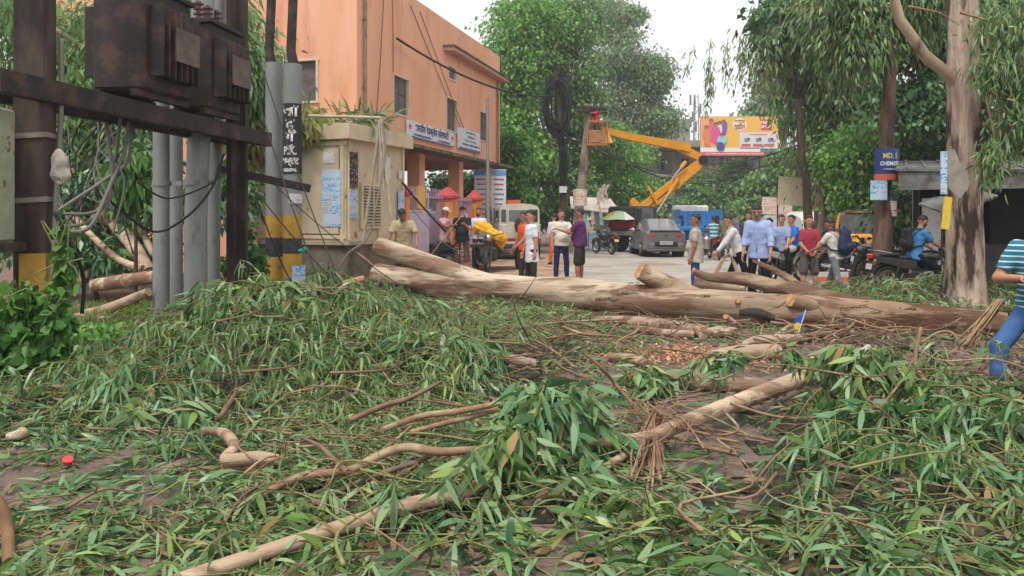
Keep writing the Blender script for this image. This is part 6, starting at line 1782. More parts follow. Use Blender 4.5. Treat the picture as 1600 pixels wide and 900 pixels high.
# umbrella
um = thing('market_umbrella', 'striped market umbrella in olive, pink and white beside the truck cab', 'umbrella', (at(972, 340, 34.6).x, 34.6, 0))
m = MB(); m.cyl((0, 0, 0), (0, 0, 1.95), .02, 8); m.build('pole', M_rust, um)
cols = [S(176, 160, 84), S(196, 96, 96), S(196, 196, 186), S(150, 170, 140)]
for k in range(8):
    a0, a1 = 2 * math.pi * k / 8, 2 * math.pi * (k + 1) / 8
    V = [(0, 0, 1.93)]; rr_ = [(.5, 1.80), (1.02, 1.45)]
    for r_, z in rr_:
        for a in (a0, (a0 + a1) / 2, a1): V.append((r_ * math.cos(a), r_ * math.sin(a), z + (.03 if a not in (a0, a1) and r_ > .6 else 0)))
    V += [(x, y, z - .012) for x, y, z in V]
    m = MB(); m.add(V, [(0, 1, 2), (0, 2, 3), (1, 4, 5, 2), (2, 5, 6, 3), (9, 8, 7), (10, 9, 7), (9, 12, 11, 8), (10, 13, 12, 9)])
    m.build('canopy_panel', cloth('umb%d' % (k % 4), cols[(k * 3) % 4]), um, smooth=False)
# motorcycles
gx = lambda px, Y: (px - 800) / F * Y
MG = 'motorcycles in the street'
mk = lambda n, *c: pm('moto_' + n, S(*c), tuple(x * .8 for x in S(*c)), 2, .3, 0, coat=.7)
motorcycle('dark motorcycle parked side on before the lilac gate', (gx(664, 21.6), 21.6, 0), 78, mk('black', 40, 42, 46), MG)
motorcycle('second motorcycle leaning close behind the one at the lilac gate', (gx(652, 22.6), 22.6, 0), 70, mk('navy', 44, 50, 70), MG)
motorcycle('motorcycle with yellow number plate parked left of the umbrella stall', (gx(944, 32.6), 32.6, 0), 24, mk('black', 1, 1, 1), MG, tail='y')
motorcycle('red motorcycle carrying milk cans and ridden away from the camera', (gx(1117, 28.4), 28.4, 0), 2, mk('red', 170, 30, 40), MG)
motorcycle('white and red motorcycle that two young men sit on', (gx(1226, 18.2), 18.2, 0), -52, mk('white', 200, 196, 192), MG, cowl=True)
motorcycle('silver tanked motorcycle with spoked wheels parked left of the brown trunk', (gx(1342, 18.9), 18.9, 0), -128, mk('silver', 130, 130, 146), MG)
motorcycle('navy motorcycle just behind the silver one near the rickshaw', (gx(1316, 20.8), 20.8, 0), -120, mk('navy', 1, 1, 1), MG)
motorcycle('black motorcycle under the man in blue shirt with black bag', (gx(1436, 15.0), 15.0, 0), -88, mk('black', 1, 1, 1), MG)
motorcycle('black motorcycle parked behind the brown trunk on its right', (gx(1404, 17.6), 17.6, 0), -100, mk('black', 1, 1, 1), MG)
motorcycle('motorcycle at the right edge under the man in teal stripes', (gx(1668, 6.3), 6.25, 0), 148, mk('black', 1, 1, 1), MG, cowl=True)
for k, s_ in enumerate((-1, 1)):
    o = thing('milk_can', 'aluminium milk can slung on the %s side of the red motorcycle' % ('left' if s_ < 0 else 'right'), 'can', (gx(1117, 28.0) + s_ * .36, 27.75, .42), 0, 'milk cans')
    m = MB(); m.tube([(0, 0, 0), (0, 0, .05), (0, 0, .36), (0, 0, .43), (0, 0, .48)], [.14, .16, .16, .10, .09], 16); m.build('can_body', flat('aluminium', S(170, 168, 166), .35, .8), o)
    m = MB(); m.cyl((0, 0, .48), (0, 0, .53), .11, 14); m.build('can_lid', flat('aluminium', None), o)
# cargo three-wheeler
cg = thing('cargo_tricycle', 'old motor cargo tricycle with flat wooden deck beside the white shirted man', 'tricycle', (gx(770, 22.4), 22.4, 0), R(172))
wheel(cg, (0, 1.0, .33), .33, .06); 
for s_ in (-1, 1): wheel(cg, (s_ * .62, -.9, .33), .33, .06)
M_old = pm('grimy_metal', S(72, 66, 62), S(48, 44, 42), 6, .7, .3)
m = MB()
for s_ in (-1, 1):
    m.tube([(s_ * .09, 1.0, .33), (s_ * .08, .78, .95)], .025, 8); m.tube([(s_ * .05, .75, .9), (s_ * .3, .1, .55), (s_ * .55, -.2, .5), (s_ * .55, -1.4, .5)], .03, 8)
m.tube([(-.62, -.9, .33), (.62, -.9, .33)], .03, 8); m.tube([(-.42, .62, 1.1), (-.1, .8, 1.05), (.1, .8, 1.05), (.42, .62, 1.1)], .016, 6); m.build('frame', M_old, cg)
vb(cg, 'engine', (0, .35, .48), (.36, .5, .34), M_eng, bev=.04)
m = MB(); m.ell((0, .45, .86), (.15, .32, .13), 14, 9); m.build('fuel_tank', M_old, cg)
m = MB(); m.ell((-.02, .93, .98), (.10, .09, .11), 12, 8); m.build('headlight', M_chrome, cg)
vb(cg, 'seat', (0, 0, .88), (.34, .5, .1), M_seat, bev=.03)
vb(cg, 'deck_frame', (0, -.95, .72), (1.4, 1.7, .08), M_old)
for k in range(9): vb(cg, 'deck_plank', (-.62 + k * .155, -.95, .785), (.145, 1.72, .03), pm('deck_plank', S(176, 160, 138), S(146, 130, 110), 4, .85, .3))
m = MB(); m.prism([(-.16, .40), (.16, .40), (.2, .1)], (0, 1.02, .33), (1, 0, 0), (0, 0, 1), (0, 1, 0), .02); m.build('mudguard', M_old, cg)
yc = thing('yellow_cloth', 'bright yellow printed cloth draped over the tricycle seat', 'cloth', (gx(768, 22.0), 22.0, .9))
V, Fc = sdf_mesh([('c', (-.35, 0, .38), .14, (.30, -.1, .06), .16), ('c', (-.15, 0, .25), .2, (.3, 0, -.15), .08), ('e', (-.25, .0, .35), (.28, .18, .2), None)], .025, .05, .014, 2)
link('fabric', np_mesh('cl', V, [Fc]), pm('yellow_print', S(226, 168, 40), S(206, 150, 34), 4, .8, .4, c3=S(120, 60, 40), scale3=6, lo3=.62, hi3=.66), yc)
cl_ = thing('cable_coil', 'bundle of looped grey hose hanging on the tricycle handlebar', 'hose', (gx(752, 21.6), 21.6, .62))
m = MB()
for k in range(6): m.torus((.02 * k, .03 * k, 0), (.25, 1, .2 - .05 * k), .34 + .02 * k, .014, 24, 6)
m.v = [(x * .6, y, z * 1.2) for x, y, z in m.v]; m.build('loops', M_cabg, cl_)['kind'] = 'stuff'
for (px, Y, a, lb) in ((1396, 24, 70, 'red and white parked scooter seen past the brown trunk'),):
    motorcycle(lb, (gx(px, Y), Y, 0), a, mk('red', 1, 1, 1), MG, cowl=True)
# ------------------------------------------------------------------ people
C = lambda n, *c: cloth(n, S(*c))
J1 = person('man in beige t-shirt bending over the forked log at its cut end', (gx(632, 16.4), 16.4, 0), 176, 1.78, C('beige', 182, 164, 132), 'short', C('ink', 34, 36, 48), lean=14, nod=34, sk=1, arms=((16, 20, 18), (10, 22, 26)), collar=False, wide=1.12, seed=1, mous=True)
J2 = person('man in pink shirt and white cap pointing with a long stick', (gx(695, 21.8), 21.8, 0), -128, 1.82, C('pink', 196, 150, 158), 'short', C('palegreen', 158, 172, 146), lean=3, cap=C('capwhite', 214, 206, 196), hair='short', sk=1, arms=((52, 8, 52), (58, 4, 70)), seed=2, hem=.04)
J3 = person('man in black polo, black cap and brown shorts gazing upward', (gx(722, 21.4), 21.4, 0), 174, 1.84, C('black', 40, 40, 46), 'short', C('brown', 92, 72, 62), '3/4', lean=-2, nod=-14, cap=C('capblack', 44, 40, 44), sk=0, arms=((4, 14, 12), (34, 10, 86, -20)), belly=.05, barefoot=True, seed=3, wide=1.08, hem=.03)
J4 = person('bearded man in white shirt and dark jeans beside the tricycle', (gx(748, 22.8), 22.8, 0), 166, 1.82, C('white', 208, 206, 214), 'short', C('navyjean', 44, 50, 72), lean=1, sk=0, arms=((8, 14, 22), (6, 10, 30)), beard=True, seed=4, wide=1.06, belly=.03)
J6 = person('dark boy in orange vest standing just behind the white t-shirt boy', (gx(820, 17.0), 17.0, 0), 120, 1.66, C('orange', 216, 84, 52), 'none', C('darkgrey', 60, 56, 56), lean=3, sk=1, arms=((10, 6, 20), (22, 6, 30)), seed=6, collar=False)
J5 = person('young man in long white t-shirt looking left behind the trunk', (gx(831, 15.6), 15.6, 0), 112, 1.67, C('whitetee', 212, 214, 220), 'short', C('charcoal', 52, 46, 46), lean=2, sk=0, hem=.20, arms=((4, 8, 14), (-4, 8, 10)), collar=False, seed=5, turn=-8, hair='thick')
J7 = person('man in cream polo and navy trousers raising one hand', (gx(877, 18.5), 18.5, 0), -168, 1.72, C('creampolo', 206, 200, 186), 'short', C('navy', 42, 44, 84), lean=0, sk=0, arms=((2, 12, 14), (34, 16, 98, -6)), belly=.05, seed=7, wide=1.08, mous=True, placket=True)
J8 = person('stout man in purple t-shirt and dark shorts seen from the side', (gx(906, 18.0), 18.0, 0), 66, 1.74, C('purple', 88, 48, 92), 'short', C('darkolive', 52, 50, 46), 'shorts', lean=-1, sk=1, arms=((-6, 8, 16), (44, 10, 62)), belly=.07, barefoot=True, shoe=M_sand, seed=8, wide=1.08, turn=8, collar=False)
person('distant person in white top and orange trousers by the garden wall', (gx(866, 25.5), 25.5, 0), 30, 1.66, C('white', 1, 1, 1), 'long', C('orange2', 200, 96, 60), sk=0, vx=.026, seed=9)
person('man in pink shirt and dark trousers waiting beneath the striped umbrella', (gx(962, 35.6), 35.6, 0), 176, 1.66, C('pink2', 214, 160, 172), 'long', C('ink', 1, 1, 1), sk=0, vx=.028, seed=10)
person('worker in red shirt standing up in the lift bucket', (gx(932, 33.0), 33.0, Pz(224, 33)), 100, 1.62, C('red', 220, 48, 70), 'short', C('brown', 1, 1, 1), sk=1, vx=.028, arms=((60, 10, 40), (80, 10, 30)), seed=11)
J12 = person('man in grey beige half sleeve shirt and blue jeans looking left', (gx(1087, 14.3), 14.3, 0), 72, 1.60, C('greybeige', 176, 166, 154), 'short', C('jeans', 46, 76, 126), sk=1, lean=0, hem=.10, arms=((4, 8, 12), (2, 8, 12)), belly=.05, seed=12, wide=1.08, turn=12)
J15 = person('young man in white long sleeve shirt stooping to carry a branch', (gx(1155, 15.4), 15.4, 0), 84, 1.66, C('whiteshirt', 200, 198, 200), 'long', C('blackp', 26, 26, 30), sk=0, lean=20, nod=8, arms=((26, 6, 8), (34, 6, 10)), seed=13, lg=((20, 4, 6), (-14, 4, 10)))
J16 = person('tall young man in pale blue shirt looking down with rolled sleeves', (gx(1186, 13.6), 13.6, 0), 146, 1.78, C('paleblue', 158, 172, 214), 'rolled', C('blackp', 1, 1, 1), sk=0, lean=6, nod=22, arms=((4, 10, 16), (10, 12, 10)), hem=.06, seed=14, placket=True, turn=14, wide=1.04, mous=True)
person('youth in dark checked shirt glimpsed behind the pale blue shirt', (gx(1170, 20.5), 20.5, 0), 150, 1.68, C('darkcheck', 76, 66, 72), 'long', C('blackp', 1, 1, 1), sk=0, vx=.022, seed=15)
person('person in patterned tan shirt standing beyond the motorcycle tail light', (gx(1203, 19.6), 19.6, 0), 70, 1.52, pm('cloth_pattern', S(166, 132, 96), S(104, 78, 58), 22, .85, .2), 'short', C('blackp', 1, 1, 1), sk=0, vx=.022, seed=16)
J18 = person('shaven headed youth in grey blue t-shirt seated on the white motorcycle', (gx(1222, 17.9), 17.9, 0), 150, 1.66, C('greyblue', 140, 156, 190), 'short', C('blackp', 1, 1, 1), sk=0, sit=.84, lean=6, lg=((66, 20, 70), (50, 16, 66)), arms=((18, 6, 36), (24, 4, 40)), seed=17, collar=False)
J19 = person('youth in bright blue shirt sitting behind on the white motorcycle', (gx(1241, 18.5), 18.5, 0), 108, 1.66, C('blue', 40, 112, 196), 'short', C('blackp', 1, 1, 1), sk=0, sit=.84, lean=8, lg=((62, 20, 70), (62, 16, 66)), arms=((20, 6, 30), (24, 6, 30)), seed=18)
J20 = person('boy in maroon polo and grey shorts with hands held together', (gx(1264, 15.6), 15.6, 0), 176, 1.56, C('maroon', 160, 58, 74), 'short', C('greyshort', 92, 84, 84), 'shorts', sk=0, arms=((10, 8, 26, -30), (10, 8, 26, -30)), seed=19, barefoot=True, hair='thick', placket=True, wide=.98)
J21 = person('boy in white t-shirt and grey trousers wearing a navy backpack', (gx(1306, 14.6), 14.6, 0), 42, 1.57, C('offwhite', 204, 196, 190), 'short', C('greytr', 110, 112, 118), sk=1, lean=12, nod=4, lg=((24, 8, 8), (-16, 10, 10)), arms=((30, 10, 20), (34, 4, 30)), seed=20, hair='thick', collar=False)
backpack(J21, pm('bag_navy', S(28, 42, 78), S(22, 32, 60), 8, .7, .3), 'large navy blue backpack worn by the boy in white', (.36, .2, .52), 42)
J22 = person('bearded man in blue shirt sitting astride the black motorcycle', (gx(1424, 15.1), 15.0, 0), -84, 1.70, C('skyblue', 76, 134, 188), 'short', C('blackp', 1, 1, 1), sk=0, sit=.82, lean=14, nod=12, lg=((58, 14, 58), (58, 14, 58)), arms=((44, 6, 14), (44, 6, 14)), beard=True, seed=21, hem=.03)
backpack(J22, pm('bag_black', S(30, 28, 34), S(22, 20, 26), 8, .7, .3), 'black backpack on the motorcyclist in the blue shirt', (.30, .17, .44), -84)
M_teal = stripes('teal_stripe', S(22, 106, 130), S(196, 206, 206), 22, .26)
J23 = person('man in teal shirt with white stripes and blue jeans at the right edge', (gx(1631, 6.25), 6.25, 0), 138, 1.76, M_teal, 'short', C('jeansblue', 66, 98, 146), sk=0, sit=.84, lean=3, lg=((40, 24, 34), (36, 14, 44)), arms=((12, 26, 84, -50), (16, 30, 76, -50)), wr=1.1, seed=22, vx=.014, belly=.04, hem=.03, wide=1.1, mous=True)
J13 = person('rider in teal and white striped shirt on the red motorcycle', (gx(1117, 28.4), 28.5, 0), 2, 1.66, stripes('rider_stripe', S(44, 130, 150), S(190, 200, 190), 7, .4), 'short', C('blackp', 1, 1, 1), sk=1, sit=.82, lean=8, vx=.028, lg=((60, 22, 62), (60, 22, 62)), arms=((50, 12, 12), (50, 12, 12)), seed=23)
person('person in olive shirt standing ahead of the red motorcycle', (gx(1133, 30.5), 30.5, 0), 10, 1.70, C('olive', 120, 130, 96), 'short', C('brown', 1, 1, 1), sk=1, vx=.028, seed=24)
person('person in rose pink clothes visible between trunk and shop hut', (gx(1399, 26), 26, 0), 200, 1.6, C('rose', 190, 90, 90), 'long', C('brown', 1, 1, 1), sk=0, vx=.028, seed=25)
for k, (px, Y, cc) in enumerate(((1285, 27, (150, 120, 90)), (1301, 30, (90, 40, 50)), (1318, 33, (170, 160, 150)), (1150, 36, (120, 110, 150)), (1192, 34, (180, 170, 160)))):
    person(('far bystander in tan behind the boy with backpack', 'far bystander in dark red near the rickshaw', 'farthest bystander in pale shirt near the rickshaw', 'far bystander in lilac between the white cars', 'far bystander in pale shirt beyond the white car')[k], (gx(px, Y), Y, 0), 150 + 40 * k, 1.66, C('far%d' % k, *cc), 'long', C('brown', 1, 1, 1), sk=0, vx=.032, seed=30 + k)
# held things
st_ = J2['world'](J2['hands'][0])
o = thing('long_stick', 'thin pale stick held slanting down by the man in pink', 'stick', st_)
a = Vector(st_); b_ = at(668, 405, 21.0)
m = MB(); d = (b_ - a).normalized(); m.tube([-d * .35, b_ - a], [.014, .011], 6); m.build('shaft', pm('stick_pale', S(176, 150, 120), S(150, 122, 96), 6), o)
br = thing('straw_broom', 'bundle of pale straw held low by the man in teal stripes', 'broom', at(1564, 468, 7.2))
m = MB(); rr = random.Random(3); a = Vector((0, 0, 0)); b_ = at(1512, 540, 7.3) - at(1564, 468, 7.2)
for k in range(46):
    s0 = Vector((rr.gauss(0, .018), rr.gauss(0, .018), 0)); e0 = Vector((rr.gauss(0, .055), rr.gauss(0, .05), rr.gauss(0, .03)))
    m.tube([a + s0, (a + b_) / 2 + s0 * 1.2 + e0 * .3, b_ * rr.uniform(.85, 1.08) + e0], [.008, .007, .003], 4)
m.build('straw', pm('straw_pale', S(186, 160, 122), S(150, 122, 90), 12, .85, .2), br)['kind'] = 'stuff'
m = MB(); m.torus(b_ * .2, b_, .03, .012, 14, 6); m.build('binding', M_rust, br)
w_ = thing('carried_branch', 'short pale split branch in the stooping young man\'s hand', 'branch', at(1138, 408, 15.0))
m = MB(); m.tube([(-.30, 0, -.35), (-.1, 0, .05), (.02, .0, .15), (.12, 0, -.05), (.24, 0, -.34)], [.05, .04, .03, .04, .05], 6, sx=.5); m.build('stem', BK_peach, w_)
# road drum / barrier piece seen between the boy's legs
ob = thing('barrier', 'orange and white striped board on the road behind the grey trousers', 'barrier', (gx(1300, 16.6), 16.6, 0))
for k in range(3):
    m = MB(); m.box((0, 0, .10 + k * .11), (.7, .04, .11), bev=.004); m.build('stripe_board', flat(('bar_white', 'bar_orange', 'bar_white')[k], S(*((200, 192, 184), (206, 110, 60), (200, 192, 184))[k])), ob)
for s_ in (-1, 1): m = MB(); m.box((s_ * .32, .05, .22), (.04, .04, .44)); m.build('leg', M_rust, ob)
# signs on the trunks
def tsign(name, label, px, py, Y, w_, h_, r, mat, lines=(), lean=0):
    z0 = Pz(py, Y) - h_ / 2
    o = curved_sheet(name, label, px, Y, r, z0, z0 + h_, mat, -62, 62)
    o.location.z = z0
    for (s_, z, sz, mt) in lines:
        t = text(s_, sz, frame(Vector((0, -r - .012, z)), (1, 0, 0), UP), mt, o, bold=.004, xs=.8)
        for v in t.data.vertices:
            a = v.co.x / r; v.co.x = (r + .012) * math.sin(a); v.co.y = -(r + .012) * math.cos(a)
    return o
cs = tsign('chemist_sign', 'blue CHEMISTS sign with gold MD lettering on the brown trunk', 1381, 255, 17.2, .5, .62, .31, flat('sign_navy', S(34, 50, 110), .4), [('MD. S', .45, .16, flat('sign_gold', S(196, 180, 90))), ('CHEMISTS', .28, .12, M_plate)])
marks(.34, .035, frame(Vector((0, -.325, .16)), (1, 0, 0), UP), M_plate, cs, 8)
curved_sheet('sign_footer', 'red and yellow lower strip beneath the blue chemist sign', 1381, 17.2, .312, Pz(282, 17.2), Pz(273, 17.2), flat('strip_red', S(196, 90, 60)), -62, 62)
curved_sheet('trunk_poster', 'pale blue notice below the chemist sign', 1372, 17.15, .31, Pz(313, 17.2), Pz(283, 17.2), P_blue, -55, 10)
curved_sheet('trunk_poster', 'teal and cream posters on the slanting pole left of the brown trunk', 1353, 26.8, .30, Pz(338, 26.8), Pz(314, 26.8), P_teal, -70, 70)
curved_sheet('trunk_poster', 'grey poster uppermost on the slanting pole left of the brown trunk', 1356, 26.8, .29, Pz(313, 26.8), Pz(296, 26.8), P_wht, -70, 70)
o = thing('leaning_pole', 'mossy pale pole leaning right beside the brown trunk', 'pole', (gx(1349, 27), 27, 0))
m = MB(); m.tube([(-.05, 0, 0), (.05, 0, 1.5), (.5, 0, 4.6), (.9, 0, 7)], [.26, .25, .23, .2], 14); m.build('shaft', BK_pale, o)
if 0: yb = tsign('trunk_banner', 'narrow yellow and red banner nailed on the huge pale trunk', 1488, 340, 12.35, .2, .55, .36, P_red)
o = thing('tree_sign', 'bent grey metal sheet hanging from the huge pale trunk', 'sign', at(1492, 270, 11.85))
m = MB(); m.add([(-.12, 0, .36), (-.02, -.03, .36), (.17, -.10, -.20), (.05, -.06, -.40), (-.11, -.02, -.24), (-.12, .02, .36), (-.02, -.01, .36), (.17, -.08, -.20), (.05, -.04, -.40), (-.11, 0, -.24)], [(0, 1, 2, 3, 4), (9, 8, 7, 6, 5), (0, 5, 6, 1), (1, 6, 7, 2), (2, 7, 8, 3), (3, 8, 9, 4), (4, 9, 5, 0)])
m.build('sheet', pm('sheet_grey', S(150, 142, 132), S(120, 114, 106), 6, .6, .2), o, smooth=False)
m = MB(); m.box((-.17, .0, 0), (.10, .015, .66)); m.build('blue_strip', P_blue, o, smooth=False)
m = MB(); m.box((-.13, .0, -.62), (.12, .02, .50), (0, R(6), 0)); ys = m.build('yellow_strip', flat('strip_yellow', S(212, 184, 60)), o, smooth=False)
# ------------------------------------------------------------------ fallen trunk and cut wood
def pz(px, py, z):
    Y = F * (CH - z) / (py - HZ)
    return Vector(((px - 800) / F * Y, Y, z))
def bigbough(m_, pts, radii, n=30, k=9, amp=.07, seed=0, o0=Vector()):
    P = spline(pts, k); N = len(P); r0 = np.random.default_rng(seed); ph = r0.uniform(0, 6.28, 8)
    V = []; prev = None; s = 0
    for i, p in enumerate(P):
        t = (P[min(i + 1, N - 1)] - P[max(i - 1, 0)]).normalized()
        u = t.cross(UP).normalized() if prev is None else (prev - t * prev.dot(t)).normalized(); prev = u; v = t.cross(u)
        if i: s += (P[i] - P[i - 1]).length
        r = float(np.interp(i / (N - 1), np.linspace(0, 1, len(radii)), radii))
        for q in range(n):
            a = 2 * math.pi * q / n
            g = 1 + amp * (math.sin(2 * a + ph[0] + s * .9) * .7 + math.sin(3 * a + ph[1] - s * 1.7) * .5 + math.sin(5 * a + ph[2] + s * 2.6) * .3 + math.sin(s * 5 + ph[3] + a) * .25 + math.sin(9 * a + ph[4] + 3 * s) * .14 + math.sin(14 * a + ph[5] + 4 * math.sin(s * 1.3)) * .10 + math.sin(s * 13 + 3 * a + ph[6]) * .08)
            V.append(p - o0 + (u * math.cos(a) + v * math.sin(a)) * r * g)
    Fc = [(i * n + q, i * n + (q + 1) % n, (i + 1) * n + (q + 1) % n, (i + 1) * n + q) for i in range(N - 1) for q in range(n)] + [tuple(range(n - 1, -1, -1)), tuple((N - 1) * n + q for q in range(n))]
    m_.add(V, Fc)
    return P
def cutdisc(par, p, d, r, o0, n=22, th=.014):
    m = MB(); d = d.normalized(); m.tube([p - o0 - d * .02, p - o0 + d * th], [r, r * .985], n); e = m.build('cut_end', CUT, par, angle=40)
    return e
o0_ft = at(1100, 480, 11.5)
ft = thing('fallen_tree', 'huge fallen eucalyptus trunk lying across the whole road with a forked sawn end', 'fallen tree', at(1100, 480, 11.5))
o0 = Vector(ft.location)
MP = [at(590, 429, 15.2), at(660, 440, 14.7), at(740, 448, 14.2), at(820, 455, 13.6), at(900, 460, 13.0), at(1000, 469, 12.2), at(1100, 478, 11.6), at(1200, 486, 11.15), at(1300, 495, 10.85), at(1400, 503, 10.6), at(1470, 507, 10.4), at(1525, 509, 10.2), at(1575, 512, 10.0)]
m = MB(); bigbough(m, MP, [.235, .25, .28, .26, .25, .255, .265, .275, .27, .26, .25, .23, .18], 44, 14, .10, 2, o0); m.build('trunk', BK_main, ft, angle=60)
cutdisc(ft, MP[0], MP[0] - MP[1], .225, o0)
UPk = [at(592, 386, 15.3), at(640, 402, 14.9), at(700, 423, 14.4), at(760, 441, 14.0), at(820, 452, 13.6)]
m = MB(); bigbough(m, UPk, [.185, .19, .19, .17, .12], 28, 8, .05, 5, o0); m.build('fork_limb', BK_main, ft, angle=60); cutdisc(ft, UPk[0], UPk[0] - UPk[1], .175, o0)
ST = [at(1001, 424, 12.0), at(1030, 440, 12.0), at(1060, 455, 11.95), at(1090, 468, 11.8)]
m = MB(); bigbough(m, ST, [.135, .15, .17, .17], 24, 7, .05, 7, o0); m.build('limb_stub', BK_main, ft, angle=60); cutdisc(ft, ST[0], (ST[0] - ST[1]) + Vector((-.0, -.12, .05)), .13, o0)
S2 = [at(1236, 469, 10.75), at(1270, 478, 10.8), at(1320, 492, 10.9)]
m = MB(); bigbough(m, S2, [.10, .115, .12], 20, 7, .05, 9, o0); m.build('limb_stub', BK_main, ft, angle=60); cutdisc(ft, S2[0], S2[0] - S2[1] + Vector((0, -.05, 0)), .095, o0)
m = MB(); m.tube([at(1153, 470, 11.15) - o0, at(1153, 470, 11.02) - o0], [.05, .035], 10); m.build('knot', CUT, ft)
m = MB(); bigbough(m, [at(1155, 489, 10.85), at(1185, 490, 10.8), at(1215, 500, 10.85)], [.04, .07, .05], 12, 5, .2, 3, o0); m.build('bark_hollow', flat('hollow_dark', (.03, .024, .02), .9), ft)
SB = [at(1083, 424, 12.9), at(1110, 433, 12.8), at(1160, 436, 12.6), at(1220, 450, 12.3), at(1290, 468, 11.8), at(1350, 482, 11.3), at(1400, 492, 11.0)]
m = MB(); bigbough(m, SB, [.055, .08, .12, .135, .15, .15, .12], 24, 7, .14, 11, o0); m.build('side_limb', BK_main, ft, angle=60); cutdisc(ft, SB[0], SB[0] - SB[1], .06, o0)
S3 = [at(1176, 407, 12.7), at(1205, 420, 12.5), at(1235, 436, 12.3), at(1262, 456, 12.1)]
m = MB(); bigbough(m, S3, [.02, .045, .055, .06], 12, 6, .2, 13, o0); m.build('side_limb', BK_main, ft, angle=60)
def log(label, pts, radii, cuts=(0,), mat=None, name='cut_log', amp=.08, n=20, seed=1, group=None, cat='log', k=7, scale=1.0):
    o = thing(name, label, cat, pts[0], 0, group); o0 = Vector(pts[0])
    m = MB(); P = bigbough(m, pts, radii, n, k, amp, seed, o0); m.build('stem', mat or BK_log, o, angle=60)
    for e in cuts:
        if e == 0: cutdisc(o, P[0], P[0] - P[1], radii[0] * .97, o0, n)
        else: cutdisc(o, P[-1], P[-1] - P[-2], radii[-1] * .97, o0, n)
    return o
log('pale bough lying behind the fallen trunk near the man in blue jeans', [at(1085, 437, 13.6), at(1120, 442, 13.5), at(1165, 450, 13.3)], [.13, .14, .12], (), BK_peach, seed=21)
log('long pale log lying in front of the fallen trunk at mid left', [pz(928, 500, .05), pz(990, 503, .08), pz(1060, 512, .08), pz(1096, 519, .07)], [.06, .08, .085, .08], (1,), seed=22)
log('second pale log parallel and just below the long one', [pz(985, 512, .05), pz(1040, 520, .05), pz(1085, 523, .05)], [.04, .05, .05], (), seed=23)
log('short knobbly log end on beneath the trunk', [pz(1098, 524, .07), pz(1125, 519, .07), pz(1150, 521, .07)], [.06, .09, .07], (), BK_log, amp=.2, seed=24)
log('knotty crooked log with a thin upright stub', [pz(1152, 548, .06), pz(1180, 536, .08), pz(1215, 533, .08), pz(1240, 529, .07), pz(1290, 524, .06), pz(1330, 518, .05)], [.05, .09, .09, .06, .06, .04], (), amp=.2, seed=25)
log('thin upright stub beside the knotty crooked log', [pz(1208, 529, .1), at(1222, 518, 9.6), at(1235, 508, 9.6)], [.03, .03, .025], (), seed=26, n=10)
log('neatly sawn log with orange cut face towards the camera', [pz(1107, 563, .09), pz(1150, 553, .09), pz(1214, 549, .08)], [.085, .085, .08], (0, 1), BK_peach, amp=.04, seed=27)
log('short peeled stump piece sticking up under the trunk', [at(1134, 495, 10.5), at(1150, 508, 10.8), at(1165, 520, 11)], [.035, .05, .05], (0,), seed=28, n=12)
log('half hidden pale log below the sawn one', [pz(1045, 592, .07), pz(1100, 597, .08), pz(1150, 600, .07), pz(1200, 603, .05)], [.06, .075, .075, .05], (), BK_peach, seed=29)
log('pale log at the middle left of the road among twigs', [pz(950, 558, .06), pz(985, 561, .07), pz(1012, 570, .06)], [.05, .06, .055], (), BK_peach, seed=30)
log('flaky log piece lying in leaves left of centre', [pz(782, 560, .25), pz(805, 563, .26), pz(835, 568, .22)], [.035, .045, .04], (), seed=31, n=12)
# the long curved limb in the foreground
M1 = [pz(230, 925, .03), pz(430, 858, .06), pz(580, 808, .10), pz(650, 786, .12), pz(720, 772, .12), pz(790, 735, .16), pz(850, 700, .20), pz(910, 690, .18), pz(1000, 686, .16), pz(1060, 664, .16), pz(1110, 645, .15), pz(1170, 622, .15), pz(1240, 596, .16), pz(1300, 570, .2)]
log('long curved peeling limb crossing the whole foreground', M1, [.036, .036, .036, .036, .036, .034, .034, .036, .040, .052, .058, .062, .066, .06], (0,), BK_peach, 'fallen_limb', .06, 22, 32, cat='limb', k=8)
log('slender grey limb sweeping up from the lower left', [pz(330, 812, .05), pz(400, 778, .08), pz(470, 745, .12), pz(545, 735, .16), pz(600, 708, .22), pz(640, 699, .25), pz(690, 706, .24), pz(780, 700, .22)], [.018, .022, .024, .024, .026, .026, .024, .02], (), TWIG, 'fallen_limb', .05, 12, 33, cat='limb')
log('thin branch running below and parallel to the slender grey limb', [pz(490, 788, .05), pz(545, 760, .08), pz(600, 738, .12), pz(650, 722, .16), pz(672, 712, .2)], [.012, .014, .015, .016, .014], (), TWIG_r, 'fallen_limb', .05, 10, 34, cat='limb')
log('dark forked twig rising left from the slender grey limb', [pz(472, 684, .25), pz(500, 697, .24), pz(520, 716, .2), pz(543, 738, .17)], [.008, .013, .015, .018], (), TWIG_r, 'fallen_limb', .06, 10, 35, cat='limb')
if 0: log('smooth thick limb entering from the bottom edge', [pz(560, 850, .08), pz(600, 800, .1), pz(660, 783, .11), pz(720, 771, .12)], [.062, .062, .058, .052], (), BK_peach, 'fallen_limb', .04, 20, 36, cat='limb')
log('upper of two parallel sticks left of the hanging leaf bunch', [pz(597, 672, .18), pz(660, 650, .2), pz(720, 642, .22), pz(780, 630, .24)], [.020, .022, .022, .018], (), TWIG, 'fallen_limb', .05, 12, 37, cat='limb')
log('lower of two parallel sticks left of the hanging leaf bunch', [pz(640, 676, .12), pz(700, 660, .15), pz(740, 650, .17), pz(776, 640, .18)], [.016, .02, .022, .018], (), TWIG, 'fallen_limb', .05, 12, 38, cat='limb')
log('reddish twisted stick between leaf heap and parallel sticks', [pz(545, 658, .2), pz(600, 634, .25), pz(640, 622, .3), pz(690, 596, .4)], [.02, .022, .02, .01], (), TWIG_r, 'fallen_limb', .1, 12, 39, cat='limb')
